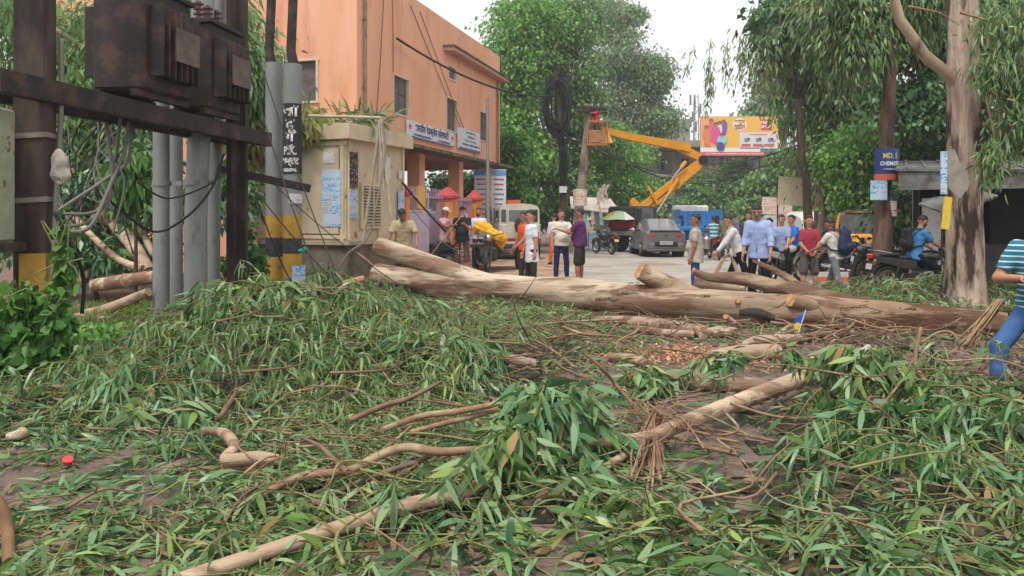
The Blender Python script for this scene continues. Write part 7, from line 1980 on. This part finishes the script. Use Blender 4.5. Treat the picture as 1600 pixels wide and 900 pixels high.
log('crooked sawn limb with a long flat orange cut', [pz(318, 672, .12), pz(352, 678, .14), pz(366, 700, .12), pz(352, 718, .1), pz(400, 716, .09), pz(432, 718, .08)], [.022, .034, .036, .034, .042, .032], (1,), BK_peach, 'cut_limb', .07, 18, 40, cat='limb')
o = thing('split_wood', 'flat split face of fresh orange wood on the crooked sawn limb', 'wood', pz(388, 722, .055)); m = MB(); m.box((0, -.03, 0), (.30, .05, .07), (R(20), 0, .02), bev=.01); m.build('stem', CUT, o)
log('reddish upright forked twig growing out of the left heap', [pz(340, 655, .15), pz(352, 640, .2), at(374, 600, 6.6), at(368, 560, 6.6), at(360, 510, 6.6), at(378, 470, 6.6)], [.022, .02, .016, .013, .010, .004], (), TWIG_r, 'forked_twig', .08, 10, 41, cat='twig')
log('dark bowed twig leaning across the middle of the road', [pz(1008, 655, .18), at(970, 610, 6.3), at(940, 575, 6.3), at(914, 553, 6.3)], [.022, .017, .014, .012], (), TWIG_r, 'forked_twig', .08, 10, 42, cat='twig')
log('thin dark twig standing up before the fallen trunk', [pz(852, 592, .1), at(836, 548, 8.0), at(812, 502, 8.0), at(800, 465, 8.1)], [.012, .010, .008, .006], (), BK_dark, 'forked_twig', .05, 8, 43, cat='twig')
log('fine side shoot on the thin dark twig', [at(803, 476, 8.05), at(820, 458, 8.0), at(838, 432, 8.0)], [.006, .006, .003], (), BK_dark, 'forked_twig', .05, 6, 44, cat='twig')
log('pale stub poking out below the long curved limb', [pz(918, 745, .03), pz(950, 728, .06), pz(992, 700, .12)], [.02, .026, .026], (), BK_peach, 'fallen_limb', .05, 12, 45, cat='limb')
log('tall pale crooked twig at the right of the muddy patch', [at(1439, 512, 5.6), at(1430, 560, 5.5), at(1440, 588, 5.4), at(1475, 620, 5.2), at(1510, 650, 5.1), at(1530, 680, 5.0)], [.016, .017, .015, .014, .012, .010], (), TWIG, 'forked_twig', .08, 10, 46, cat='twig')
log('pale twig branching down left from the tall crooked twig', [at(1428, 560, 5.5), at(1408, 596, 5.4), at(1385, 625, 5.2), at(1370, 645, 5.1)], [.010, .009, .008, .006], (), TWIG, 'forked_twig', .08, 8, 47, cat='twig')
log('looping pale twig over the end of the fallen trunk', [at(1440, 535, 7.2), at(1465, 520, 7.2), at(1485, 519, 7.2), at(1497, 532, 7.1), at(1498, 550, 7.1)], [.012, .012, .011, .010, .008], (), TWIG, 'forked_twig', .05, 8, 48, cat='twig')
log('straight pale stick pointing at the right edge', [at(1488, 600, 5.6), at(1540, 600, 5.5), at(1592, 600, 5.4)], [.014, .016, .02], (), TWIG, 'fallen_limb', .05, 10, 49, cat='limb')
log('hooked pale twig dangling above the right leaf heap', [at(1293, 698, 4.5), at(1285, 720, 4.5), at(1256, 742, 4.5), at(1250, 775, 4.5), at(1262, 800, 4.5)], [.008, .010, .010, .008, .005], (), TWIG, 'forked_twig', .06, 8, 50, cat='twig')
log('pale branch climbing from the wooden post base', [pz(118, 500, .1), at(140, 492, 11.5), at(175, 480, 11.3), at(232, 456, 11.0)], [.07, .09, .075, .06], (), BK_peach, seed=51)
log('pale straight pole on the grass behind the steel poles', [pz(140, 497, .06), pz(190, 500, .06), pz(240, 499, .06)], [.05, .045, .04], (), BK_peach, seed=52)
log('thick sawn log with dark wet end left of the steel poles', [at(147, 446, 12.8), at(185, 440, 12.7), at(245, 432, 12.5)], [.105, .115, .115], (0,), pm('bark_brown_log', S(156, 118, 94), S(120, 88, 70), 3, .7, .4, c3=S(196, 176, 150), scale3=3), amp=.04, seed=53)
log('peeled stick in front of the concrete plinth', [pz(515, 452, .1), at(540, 443, 13.0), at(568, 435, 12.8)], [.04, .05, .05], (1,), CUT, seed=54)
log('forked pale twig reaching to the cut trunk end', [at(558, 395, 15.4), at(575, 408, 15.2), at(592, 424, 15.2)], [.02, .025, .03], (), TWIG, 'forked_twig', seed=55, n=8, cat='twig')
log('orange brown bark slab leaning in at the bottom left corner', [pz(-30, 760, .25), pz(0, 790, .18), pz(12, 830, .08), pz(14, 880, .03)], [.03, .03, .028, .026], (), pm('bark_orange', S(128, 96, 68), S(98, 70, 48), 4, .8, .5), seed=56)
# hanging bundle of twigs over the long limb
hb_ = thing('twig_bundle', 'bundle of thin bare twigs hanging down from the long curved limb', 'twigs', pz(1022, 660, .3)); o0 = Vector(hb_.location)
m = MB(); rr = random.Random(21)
for k in range(34):
    a = at(1020 + rr.gauss(0, 10), 655 + rr.gauss(0, 8), 5.15); b = at(1012 + rr.gauss(0, 14), rr.uniform(740, 850), 4.3 + rr.uniform(-.15, .3)); c = a.lerp(b, .5) + Vector((rr.gauss(0, .03), rr.gauss(0, .03), rr.gauss(.03, .02)))
    m.tube([p - o0 for p in spline([a + Vector((rr.gauss(0, .03), .05, rr.gauss(.0, .03))), a, c, b], 3)], rr.uniform(.003, .009), 5)
for k in range(30):
    a = at(1020 + rr.gauss(0, 12), 655 + rr.gauss(0, 10), 5.1); d = Vector((rr.gauss(0, .2), rr.gauss(0, .1), rr.uniform(-.1, .16)))
    m.tube([p - o0 for p in (a, a + d * .6 + Vector((0, 0, .04)), a + d)], .0035, 4)
m.build('twigs', TWIG, hb_)['kind'] = 'stuff'

# peeling bark strips on the right half of the trunk
rr = random.Random(15); bs = MB()
for k in range(46):
    t = rr.uniform(.35, .97); i = t * (len(MP) - 1); a = int(i); p = MP[a].lerp(MP[min(a + 1, len(MP) - 1)], i - a) - o0_ft; ax = (MP[min(a + 1, len(MP) - 1)] - MP[a]).normalized() if a + 1 < len(MP) else Vector((1, -.5, 0)).normalized()
    r = .262 * (1 if t < .8 else .8); an = rr.uniform(-.6, 2.4); u = ax.cross(UP).normalized(); l_ = rr.uniform(.15, .5); w_ = rr.uniform(.006, .02)
    pr = []
    for j in range(6):
        c_ = p + ax * l_ * (j / 5 - .5); lift = r + .006 + (.06 * rr.random() * (j / 5) ** 2); b_ = an + .25 * (j / 5)
        for e in (-1, 1): pr.append(c_ + (u * math.cos(b_ + e * w_ / r) + UP * math.sin(b_ + e * w_ / r)) * lift)
    bs.add(pr + [q + Vector((0, 0, .006)) for q in pr], [(2 * j, 2 * j + 1, 2 * j + 3, 2 * j + 2) for j in range(5)] + [(12 + 2 * j, 14 + 2 * j, 15 + 2 * j, 13 + 2 * j) for j in range(5)])
e_ = bs.build('bark_strip', BK_grey, ft, angle=None); e_['kind'] = 'stuff'
# ------------------------------------------------------------------ leaf heaps
HP = [(440, 590, .92, 1.15, .85), (335, 580, .50, .6, .7), (640, 600, .46, .9, .7), (740, 550, .34, .9, .8), (560, 520, .34, 1.4, .8), (150, 640, .34, .7, .5), (1480, 690, .46, .7, .7), (1400, 780, .30, .6, .45), (830, 790, .16, .4, .35), (560, 480, .16, 1.6, .7), (640, 790, .12, 1.0, .4), (780, 500, .12, 1.2, .6), (1250, 870, .12, .6, .3), (500, 850, .07, 1.5, .4)]
HPW = [(gd(a, b).x, gd(a, b).y, h_, sx_, sy_) for a, b, h_, sx_, sy_ in HP]
HPW += [(-3.9, 15.0, .62, 1.0, .6), (-2.9, 14.9, .40, .8, .5), (7.2, 13.2, .50, 1.6, .7), (6.0, 13.8, .35, 1.0, .6), (-5.4, 11.5, .25, 1.2, 1.2)]
def hgt(x, y):
    z = np.zeros_like(x)
    for cx, cy, h_, a, b in HPW:
        z = np.maximum(z, h_ * np.exp(-((x - cx) / a) ** 2 * .5 - ((y - cy) / b) ** 2 * .5)) 
    return z * (.82 + .30 * np.sin(x * 4.1 + 1.3 * np.sin(y * 2.3)) * np.sin(y * 4.6 + 1.1 * np.sin(x * 2.9)))
# clear patches of bare ground: (px, py, radius x, radius y in metres, strength)
CL = [(1150, 620, 1.15, 1.6, .99), (1135, 700, .72, .85, .99), (1160, 775, .60, .6, .97), (1230, 560, 1.2, 1.1, .98), (1300, 545, .9, .8, .9), (1000, 640, .5, .5, .85), (120, 760, .75, .38, .97), (220, 730, .6, .3, .8), (20, 640, .6, .7, .9), (1480, 570, 1.2, .9, .85), (1560, 560, .9, .8, .95), (1050, 545, 1.2, .7, .6), (1000, 520, 1.2, .6, .4), (1100, 810, .2, .3, .6), (350, 745, .5, .22, .6)]
CLW = [(gd(a, b).x, gd(a, b).y, c, d, s_) for a, b, c, d, s_ in CL]
def keep(x, y):
    k = np.clip(.62 + .75 * np.sin(x * 5.3 + 1.7 * np.sin(y * 3.1 + 1)) * np.sin(y * 6.1 + 1.9 * np.sin(x * 2.7)), .30, 1)
    for cx, cy, a, b, s_ in CLW:
        k *= 1 - s_ * np.exp(-(((x - cx) / a) ** 2 + ((y - cy) / b) ** 2) ** 1.5)
    k *= np.where(((x - 2.0) * .5 + (y - 12.6) * 1.0 > .9) & (x < 4.6) & (x > -1.6), np.where(y > 12.9, .0, .25), 1)
    return k
def region(cx0, cx1, y0, y1, dens):
    n = int((cx1 - cx0) * (y1 - y0) * dens)
    return rng.uniform(cx0, cx1, n), rng.uniform(y0, y1, n)
def sprays(x, y, K=13, Lt=(.30, .75), leafL=(.13, .235), zf=(.35, 1.05), up=.35, hang=.7, z0=0.0):
    n = len(x); h0 = hgt(x, y)
    b = np.stack([x, y, h0 * rng.uniform(zf[0], zf[1], n) + .02 + z0], 1)
    a = rng.uniform(0, 2 * np.pi, n)
    d = np.concatenate([rot2(a), ((rng.normal(size=(n, 1)) * .3 + up) * np.clip(h0 * 2.6, .12, 1)[:, None])], 1); d = nrm(d)
    Lw = rng.uniform(Lt[0], Lt[1], n)
    g = rng.uniform(.25, .8, n) * Lw
    bend = nrm(np.cross(d, rng.normal(size=(n, 3)))) * (Lw * .18)[:, None]
    def pt(t):
        p = b[:, None, :] + d[:, None, :] * (Lw[:, None] * t)[..., None] + bend[:, None, :] * np.sin(t * np.pi)[..., None]
        p[..., 2] -= g[:, None] * t * t
        p[..., 2] = np.maximum(p[..., 2], .012 + .55 * hgt(p[..., 0], p[..., 1]))
        return p
    t = np.sort(rng.uniform(.15, 1.0, (n, K)), 1)
    P = pt(t)
    dd = d[:, None, :] * .55 + rng.normal(size=(n, K, 3)) * .55
    dd[..., 2] -= hang * np.minimum(1, h0 * 3 + .3)[:, None]
    L = rng.uniform(leafL[0], leafL[1], (n, K)) * rng.uniform(.7, 1.1, (n, 1))
    # twig ribbons as three-sided tubes
    S_ = 5; tt = np.tile(np.linspace(0, 1, S_), (n, 1)); Q = pt(tt)
    T = np.zeros_like(Q); T[:, 1:-1] = Q[:, 2:] - Q[:, :-2]; T[:, 0] = Q[:, 1] - Q[:, 0]; T[:, -1] = Q[:, -1] - Q[:, -2]; T = nrm(T)
    U = nrm(np.cross(T, np.array([.3, .2, 1.0]))); W_ = np.cross(T, U)
    r = (rng.uniform(.0022, .0055, n)[:, None] * np.linspace(1.2, .4, S_)[None])[..., None]
    ring = [Q + (U * math.cos(c) + W_ * math.sin(c)) * r for c in (0, 2.09, 4.19)]
    V = np.stack(ring, 2).reshape(-1, 3)
    base = (np.arange(n) * S_ * 3)[:, None]
    q = [base + np.array([[i * 3 + k, i * 3 + (k + 1) % 3, (i + 1) * 3 + (k + 1) % 3, (i + 1) * 3 + k]]) for i in range(S_ - 1) for k in range(3)]
    return P.reshape(-1, 3), dd.reshape(-1, 3), L.ravel(), V, np.concatenate(q)
def heap(name, label, x0, x1, y0, y1, dens, mats, split=.55, seg=4, cat='leaf heap', **kw):
    x, y = region(x0, x1, y0, y1, dens)
    k = rng.random(len(x)) < keep(x, y)
    x, y = x[k], y[k]
    P, D, L, V, Q = sprays(x, y, **kw)
    o = thing(name, label, cat, ((x0 + x1) / 2, (y0 + y1) / 2, 0)); off = np.array(o.location)
    o['kind'] = 'stuff'
    W = L * rng.uniform(.05, .09, len(L))
    # leaf colour changes between clumps, not leaf by leaf
    s_ = np.sin(P[:, 0] * 2.3 + 1) + np.sin(P[:, 1] * 1.9 + P[:, 0] * .8) + rng.normal(size=len(P)) * .5
    th = np.quantile(s_, split)
    for j, (sel, mt) in enumerate(((s_ < th, mats[0]), (s_ >= th, mats[1]))):
        a = leaf_object('leaves', (P - off)[sel], D[sel], L[sel], W[sel], mt, o, seg=seg, droop=.45, flatz=.010)
    q = link('twigs', np_mesh('twigs', V - off, [Q]), TWIG_g if seg == 4 else TWIG, o); q['kind'] = 'stuff'
    return o
H = lambda *a, **k: heap('leaf_heap', *a, **k)
H('dense drooping eucalyptus leaves lying across the near left foreground', -2.9, -.4, 3.1, 5.2, 135, (LM_a, LM_dk), leafL=(.11, .21), zf=(.3, 1.15))
H('big fresh green eucalyptus leaves hanging at the bottom centre', -.4, .75, 3.1, 5.4, 110, (LM_dk, LM_a), leafL=(.16, .27), zf=(.5, 1.3))
H('leafy eucalyptus tops piled at the lower right beside the motorcycle', .75, 4.6, 3.1, 6.6, 120, (LM_dk, LM_a), leafL=(.12, .23), zf=(.3, 1.25))
H('tall mound of grey green eucalyptus foliage in front of the steel poles', -5.2, -.2, 5.2, 9.6, 190, (LM_a, LM_dk), leafL=(.11, .19), zf=(.3, 1.1), hang=1.0)
H('thinner leaf cover mixed with bare twigs along the middle of the road', -.2, 4.4, 5.4, 11.4, 17, (LM_a, LM_dk), leafL=(.12, .2))
H('leaf carpet between the mound and the forked end of the trunk', -5.0, 1.2, 9.6, 13.6, 85, (LM_a, LM_mid), seg=3, leafL=(.13, .22))
H('far leaf pile against the concrete plinth and forked log', -5.6, -1.8, 13.6, 15.4, 110, (LM_a, LM_mid), seg=3, leafL=(.14, .24))
H('green brush piled behind the right end of the fallen trunk', 4.6, 9.2, 12.0, 14.4, 150, (LM_a, LM_vine), seg=3, leafL=(.12, .22), z0=.05)
H('sparse leaves and shoots on the muddy verge at the right', 4.4, 7.0, 5.0, 10.5, 16, (LM_a, LM_dk), seg=3)
# twiggy litter under the heaps, colour darkened to stand for shade between leaves
xs, ys = np.meshgrid(np.arange(-8, 9.2, .16), np.arange(2.6, 15.6, .16), indexing='ij')
zz = hgt(xs, ys) * .60 + rng.normal(size=xs.shape) * .018 - .035
V = np.stack([xs, ys, zz], -1).reshape(-1, 3); a_, b_ = xs.shape
ii = (np.arange(a_ - 1)[:, None] * b_ + np.arange(b_ - 1)[None]).ravel()
zc = zz.reshape(-1)
qd = np.stack([ii, ii + b_, ii + b_ + 1, ii + 1], 1); qd = qd[(zc[qd].max(1) > .03)]
tag(link('shaded_leaf_litter', np_mesh('shaded_leaf_litter', V, [qd]), pm('litter_under_shade', S(52, 50, 34), S(40, 34, 26), 14, .95, 1.0, c3=S(96, 82, 60), scale3=9, bscale=40, bdist=.04)), 'brown green litter underneath the leaf heaps, with the shade there coloured in', 'litter', kind='stuff')
# hanging leafy bunches that can be told apart
def bunch(label, px, py, Y, n_, w_, h_, mat, leafL=(.13, .21), name='leafy_bunch'):
    c = at(px, py, Y); o = thing(name, label, 'branch', c)
    m = MB(); P, D = [], []; rr = random.Random(int(px))
    for k in range(n_):
        e = Vector((rr.gauss(0, 1) * w_ * .75, rr.gauss(0, .22), -rr.uniform(.1, 1.0) * h_)); q = Vector((e.x * .5, e.y * .5, abs(e.z) * .12 + .03))
        pts = spline([Vector((0, 0, 0)), q, e * .65 + Vector((0, 0, .02)), e], 3)
        pts = [Vector((p.x, p.y, max(p.z, -c.z + .02))) for p in pts]
        m.tube(pts, [.008 - .006 * i / (len(pts) - 1) for i in range(len(pts))], 5)
        for i in range(2, len(pts)):
            for _ in range(4):
                P.append(pts[i] + Vector((rr.gauss(0, .02), rr.gauss(0, .02), rr.gauss(0, .02)))); D.append((rr.gauss(0, .6) + e.x * .6, rr.gauss(0, .5) - .15, -.7 + rr.gauss(0, .4)))
    m.build('twig', TWIG_g, o)
    P, D = np.array(P), np.array(D); L = rng.uniform(leafL[0], leafL[1], len(P))
    leaf_object('leaf', P, D, L, L * rng.uniform(.09, .13, len(L)), mat, o, seg=4, droop=.15, flatz=-c.z + .01)
    return o
bunch('large glossy drooping bunch of leaves at the centre foreground', 845, 625, 4.7, 16, .42, .50, LM_dk)
bunch('leafy shoots drooping from the heap just left of the centre bunch', 800, 690, 4.2, 9, .4, .35, LM_a)
bunch('small bunch of leaves hanging over the dark pole log at mid road', 1000, 585, 6.6, 7, .5, .30, LM_a, (.14, .22))
bunch('leaves standing over the sawn log beside the orange cut face', 1180, 560, 6.9, 6, .7, .25, LM_dk, (.14, .2))
bunch('drooping leaves topping the right heap above the white plastic', 1345, 560, 5.6, 12, .42, .50, LM_a)
bunch('broad dark leaves in the middle of the right heap', 1400, 650, 5.0, 12, .6, .45, LM_dk)
bunch('leafy shoots near the knee of the man in jeans', 1500, 640, 5.2, 8, .5, .35, LM_a)
bunch('leaf bunch at the bottom right corner', 1540, 740, 4.3, 12, .7, .35, LM_dk)
bunch('low bunch of leaves beside the hooked pale twig', 1335, 690, 4.8, 8, .45, .3, LM_a)
bunch('pale leafy tuft on the crest of the left mound', 400, 455, 7.6, 16, .9, .55, LM_a, (.14, .22))
bunch('darker leafy tuft falling down the front of the left mound', 330, 490, 7.9, 12, .6, .6, LM_dk, (.14, .22))
bunch('leaf spray falling over the right shoulder of the left mound', 560, 520, 7.6, 14, .9, .5, LM_a, (.14, .22))
bunch('leaf spray drooping near the reddish stick', 690, 540, 7.0, 12, .8, .45, LM_dk, (.14, .22))
bunch('spreading pale leaves at the left edge of the mud', 160, 620, 6.0, 12, .7, .4, LM_a, (.16, .26))
bunch('low spread of leaves beside the crooked sawn limb', 230, 650, 5.6, 10, .6, .35, LM_a, (.15, .24))
# loose leaves, litter, grass, vines
n = 9000; x, y = rng.uniform(-6, 7.4, n), rng.uniform(3, 13.4, n); P = np.stack([x, y, np.full(n, .012)], 1) + np.array([0, 0, 1]) * (hgt(x, y) * .62)[:, None]
D = np.concatenate([rot2(rng.uniform(0, 6.28, n)), rng.normal(size=(n, 1)) * .12], 1); L = rng.uniform(.05, .15, n)
tag(leaf_object('dry_leaves', P, D, L, L * .11, LM_dry, seg=3, droop=.03, flatz=.006, tw=.5), 'loose brown and olive dry leaves scattered over the muddy road', 'leaves', kind='stuff')
n = 1500; x, y = rng.uniform(-1, 4.5, n), rng.uniform(13, 17, n); P = np.stack([x, y, np.full(n, .012)], 1); D = np.concatenate([rot2(rng.uniform(0, 6.28, n)), rng.normal(size=(n, 1)) * .1], 1); L = rng.uniform(.05, .13, n)
tag(leaf_object('dry_leaves', P, D, L, L * .13, LM_dry, seg=3, droop=.03, flatz=.006, tw=.5), 'thin scatter of leaf scraps on the pale road behind the trunk', 'leaves', kind='stuff')
c = gd(1085, 556); n = 2600; x, y = rng.normal(c.x, .5, n), rng.normal(c.y, .34, n); P = np.stack([x, y, np.abs(rng.normal(.012, .012, n))], 1); D = rng.normal(size=(n, 3)); D[:, 2] *= .3; L = rng.uniform(.02, .06, n)
tag(leaf_object('wood_chips', P, D, L, L * .25, leafmat('chips', S(176, 112, 76), S(196, 140, 100), S(206, 176, 140), trans=0), seg=1, droop=.0, flatz=.005, tw=.5), 'fresh orange wood chips and sawdust beside the sawn log', 'chips', kind='stuff')
n = 16000; x, y = rng.uniform(-8, -4.2, n), rng.uniform(7.6, 14, n); kk = rng.random(n) < np.exp(-((x + 5.9) / 1.6) ** 2); x, y = x[kk], y[kk]; n = len(x); P = np.stack([x, y, hgt(x, y) * .6], 1)
D = rng.normal(size=(n, 3)) * .35; D[:, 2] = 1; L = rng.uniform(.05, .16, n)
tag(leaf_object('grass', P, D, L, L * .05, leafmat('grass_blade', S(88, 118, 48), S(112, 142, 60), S(146, 160, 84), trans=.3), seg=3, droop=.4), 'short yellow green grass around the base of the steel poles', 'grass', kind='stuff')
def vine(label, blobs, Y, n_, lm, leafL=(.06, .13), name='creeper'):
    o = thing(name, label, 'creeper', at(blobs[0][0], blobs[0][1], Y)); o0 = np.array(o.location); P, m = [], MB(); rr = random.Random(n_)
    for (px, py, rx, ry) in blobs:
        c = np.array(at(px, py, Y)); k = n_ // len(blobs); P.append(c + rng.normal(size=(k, 3)) * np.array([rx, rx * .8, ry]) * Y / F * .5)
        for _ in range(5): m.tube([p - Vector(o0) for p in spline([Vector(c) + Vector((rr.gauss(0, .1), 0, -ry * Y / F)), Vector(c) + Vector((rr.gauss(0, .12), -.05, 0)), Vector(c) + Vector((rr.gauss(0, .15), -.05, ry * Y / F * .9))], 3)], .006, 4)
    m.build('stem', TWIG_g, o)
    P = np.concatenate(P) - o0; P[:, 2] = np.maximum(P[:, 2], -o0[2] + .03); n = len(P); D = rng.normal(size=(n, 3)) * .6; D[:, 2] -= .5; D[:, 1] -= .3; L = rng.uniform(leafL[0], leafL[1], n)
    leaf_object('leaves', P, D, L, L * rng.uniform(.28, .42, n), lm, o, seg=3, droop=.2)
vine('bright green creeper smothering the foot of the wooden post', [(30, 520, 40, 36), (85, 505, 22, 44), (36, 480, 30, 34), (70, 550, 50, 26), (15, 560, 30, 24)], 6.9, 2000, LM_vine)
vine('creeper stems with small leaves climbing beside the hanging cables', [(98, 390, 10, 50), (100, 430, 16, 30)], 7.3, 160, LM_vine)
vine('low green weeds between the wooden post and the steel poles', [(150, 520, 50, 14), (220, 540, 50, 16), (120, 560, 40, 14)], 9.4, 1800, LM_br, (.05, .11), 'weeds')
vine('small weeds around the foot of the dark steel joist post', [(385, 385, 16, 40), (365, 415, 22, 16), (400, 410, 14, 20)], 12.6, 700, LM_vine, (.07, .13), 'weeds')
# bare twigs: individually placed, then a mass of fine ones
def twigz(n_, x0, x1, y0, y1, label, grp, r=(.004, .010), L_=(.35, 1.1), seed=0, lift=.06, mats=(0, 0, 1, 2)):
    rr = random.Random(seed)
    for k in range(n_):
        x, y = rr.uniform(x0, x1), rr.uniform(y0, y1); a = rr.uniform(0, 6.28); l_ = rr.uniform(*L_)
        h0 = float(hgt(np.array([x]), np.array([y]))[0])
        z = h0 * .95 + lift * rr.uniform(.3, 2)
        p = Vector((x, y, z)); d = Vector((math.cos(a), math.sin(a), 0)); s_ = Vector((-d.y, d.x, 0))
        pts = [p - d * l_ * .5 + UP * rr.uniform(-.03, .1), p - d * l_ * .15 + s_ * rr.gauss(0, .08) + UP * rr.uniform(0, .08), p + d * l_ * .2 + s_ * rr.gauss(0, .1) + UP * rr.uniform(0, .1), p + d * l_ * .5 + UP * rr.uniform(-.05, .2)]
        pts = [Vector((q.x, q.y, max(q.z, .015))) for q in pts]
        P = spline(pts, 4); r0 = rr.uniform(*r)
        ci = rr.choice(mats); fx, fy = (x - x0) / (x1 - x0), (y - y0) / (y1 - y0); fl = (l_ - L_[0]) / (L_[1] - L_[0])
        lb_ = '%s %s %s, %s %s' % ('long' if fl > .6 else 'short' if fl < .25 else 'middling', ('pale', 'brown', 'greenish')[ci], label.replace('thin ', ''), 'near' if fy < .4 else 'far' if fy > .7 else 'mid', 'left' if fx < .33 else 'right' if fx > .67 else 'centre')
        o = thing('bare_twig', lb_, 'twig', P[0], 0, grp); o0 = P[0].copy()
        m = MB(); m.tube([q - o0 for q in P], [r0 * (1.2 - .9 * i / (len(P) - 1)) for i in range(len(P))], 6)
        for _ in range(2):
            i = rr.randrange(3, len(P) - 2); e = P[i] + (d * rr.uniform(.3, .8) + s_ * rr.choice((-1, 1)) * rr.uniform(.3, .7) + UP * rr.uniform(-.1, .5)) * l_ * .35
            m.tube([P[i] - o0, (P[i] + e) / 2 - o0 + UP * .02, e - o0], [r0 * .6, r0 * .4, r0 * .2], 5)
        m.build('stem', (TWIG, TWIG_r, TWIG_g)[ci], o, angle=None)
twigz(44, .2, 4.6, 8.0, 11.2, 'bare twig in the tangle before the fallen trunk', 'bare twigs before the trunk', seed=1, r=(.008, .020), L_=(.5, 1.5), mats=(0, 0, 1))
twigz(34, 2.4, 5.9, 6.4, 9.8, 'bare twig arching near the right trunk end', 'bare twigs at the right of the trunk', seed=2, lift=.2, r=(.005, .012), L_=(.4, 1.2), mats=(0, 0, 1))
twigz(40, -2.4, 1.6, 5.2, 8.6, 'bare twig on the leaves left of the mud', 'bare twigs left of the mud', seed=3, r=(.005, .013), L_=(.4, 1.3))
twigz(34, -2.4, 1.2, 3.4, 5.4, 'bare twig on the nearest foreground leaves', 'bare twigs in the near foreground', seed=4, r=(.004, .009))
twigz(30, 1.0, 3.8, 3.6, 6.2, 'thin bare twig poking through the right leaf heap', 'bare twigs in the right heap', seed=5, lift=.12)
twigz(16, -5.0, -1.6, 8.8, 12.8, 'thin bare twig on the leaf carpet near the steel poles', 'bare twigs near the steel poles', seed=6, r=(.006, .012))
m = MB(); rr = random.Random(77)
for k in range(1500):
    x, y = rr.uniform(-4.2, 5.4), rr.uniform(3.4, 12.4)
    if abs(x) > y * .68 or rr.random() > float(keep(np.array([x]), np.array([y]))[0]) : continue
    a = rr.uniform(0, 6.28); l_ = rr.uniform(.15, .6); z = float(hgt(np.array([x]), np.array([y]))[0]) * .95 + rr.uniform(.01, .06)
    m.tube([(x, y, z), (x + math.cos(a) * l_ * .5, y + math.sin(a) * l_ * .5, z + rr.uniform(0, .06)), (x + math.cos(a + .4) * l_, y + math.sin(a + .4) * l_, max(.01, z + rr.uniform(-.05, .08)))], [rr.uniform(.003, .007), .004, .002], 3)
tag(m.build('fine_twigs', TWIG, angle=None), 'countless fine broken twigs strewn through the felled foliage', 'twigs', kind='stuff')
# ------------------------------------------------------------------ small litter
o = thing('crushed_cup', 'crushed red plastic cup lying on the mud at lower left', 'litter', pz(106, 722, .03)); m = MB(); m.tube([(0, 0, -.02), (0, 0, .02)], [.022, .028], 14); m.tube([(0, 0, .02), (0, 0, .026)], [.032, .032], 14); m.build('lid', flat('litter_red', S(196, 58, 56), .4), o); o.rotation_euler = (.5, .3, 0)
def scrap(name, label, p, sz, mat, seed=1, cat='litter'):
    o = thing(name, label, cat, p); V, Fc = sdf_mesh([('e', (0, 0, 0), (sz, sz * .6, sz * .45), None), ('e', (sz * .5, 0, sz * .3), (sz * .5, sz * .4, sz * .5), None)], sz * .12, sz * .3, sz * .10, seed); link('crumpled_film', np_mesh('scrap', V, [Fc]), mat, o, angle=30)
scrap('plastic_scrap', 'small blue plastic scrap on the grass left of the mound', pz(206, 535, .12), .10, flat('litter_blue', S(96, 156, 206), .4))
scrap('plastic_scrap', 'dirty white plastic wrapper on the soil at the far left', pz(25, 680, .06), .07, pm('wrap', S(186, 180, 160), S(140, 120, 90), 20, .5), 2)
scrap('plastic_bag', 'white plastic bag caught on top of the right leaf heap', at(1350, 548, 5.9), .055, pm('bagwhite', S(180, 180, 174), S(140, 138, 130), 10, .4), 3)
scrap('plastic_bag', 'lower white plastic bag beneath the caught one', at(1335, 555, 5.9), .06, MATS['bagwhite'], 4)
scrap('green_bottle', 'teal plastic bottle hung beside the poster pole', at(474, 392, 13.5), .09, flat('teal_plastic', S(60, 170, 140), .35), 5, 'bottle')
log('round orange sawn stump face beside the poster pole', [at(478, 452, 12.2), at(492, 458, 12.3)], [.15, .15], (0,), CUT, seed=61, amp=.05)
pk = thing('packet', 'blue and yellow printed packet sheet propped before the trunk', 'packet', at(1249, 503, 9.6)); m = MB(); m.add([(-.09, 0, -.13), (-.02, 0, -.15), (.08, .02, .14), (.05, .02, .12), (-.06, 0, .02), (-.09, .006, -.13), (-.02, .006, -.15), (.08, .026, .14), (.05, .026, .12), (-.06, .006, .02)], [(0, 1, 2, 3, 4), (9, 8, 7, 6, 5), (0, 5, 6, 1), (1, 6, 7, 2), (2, 7, 8, 3), (3, 8, 9, 4), (4, 9, 5, 0)])
m.build('printed_sheet', pm('packet_print', S(44, 80, 170), S(206, 190, 60), 9, .35, .05, lo=.55, hi=.57), pk, smooth=False)
m = MB(); m.tube([(-.02, -.004, -.16), (.085, .01, .15)], .007, 5); m.build('white_edge', M_plate, pk)

# ------------------------------------------------------------------ light haze in the street
hz = MB(); hz.box((0, 50, 24), (150, 130, 50)); ho = hz.build('haze', None, None, smooth=False); ho['kind'] = 'stuff'
hm = bpy.data.materials.new('haze_air'); hm.use_nodes = True; hn = hm.node_tree.nodes; hl = hm.node_tree.links
hn.remove(hn['Principled BSDF']); pv = hn.new('ShaderNodeVolumePrincipled'); pv.inputs['Color'].default_value = (.92, .95, 1, 1); pv.inputs['Density'].default_value = .0013; pv.inputs['Anisotropy'].default_value = .2
hl.new(pv.outputs[0], hn['Material Output'].inputs['Volume']); ho.data.materials.append(hm)
scene.cycles.volume_step_rate = 5
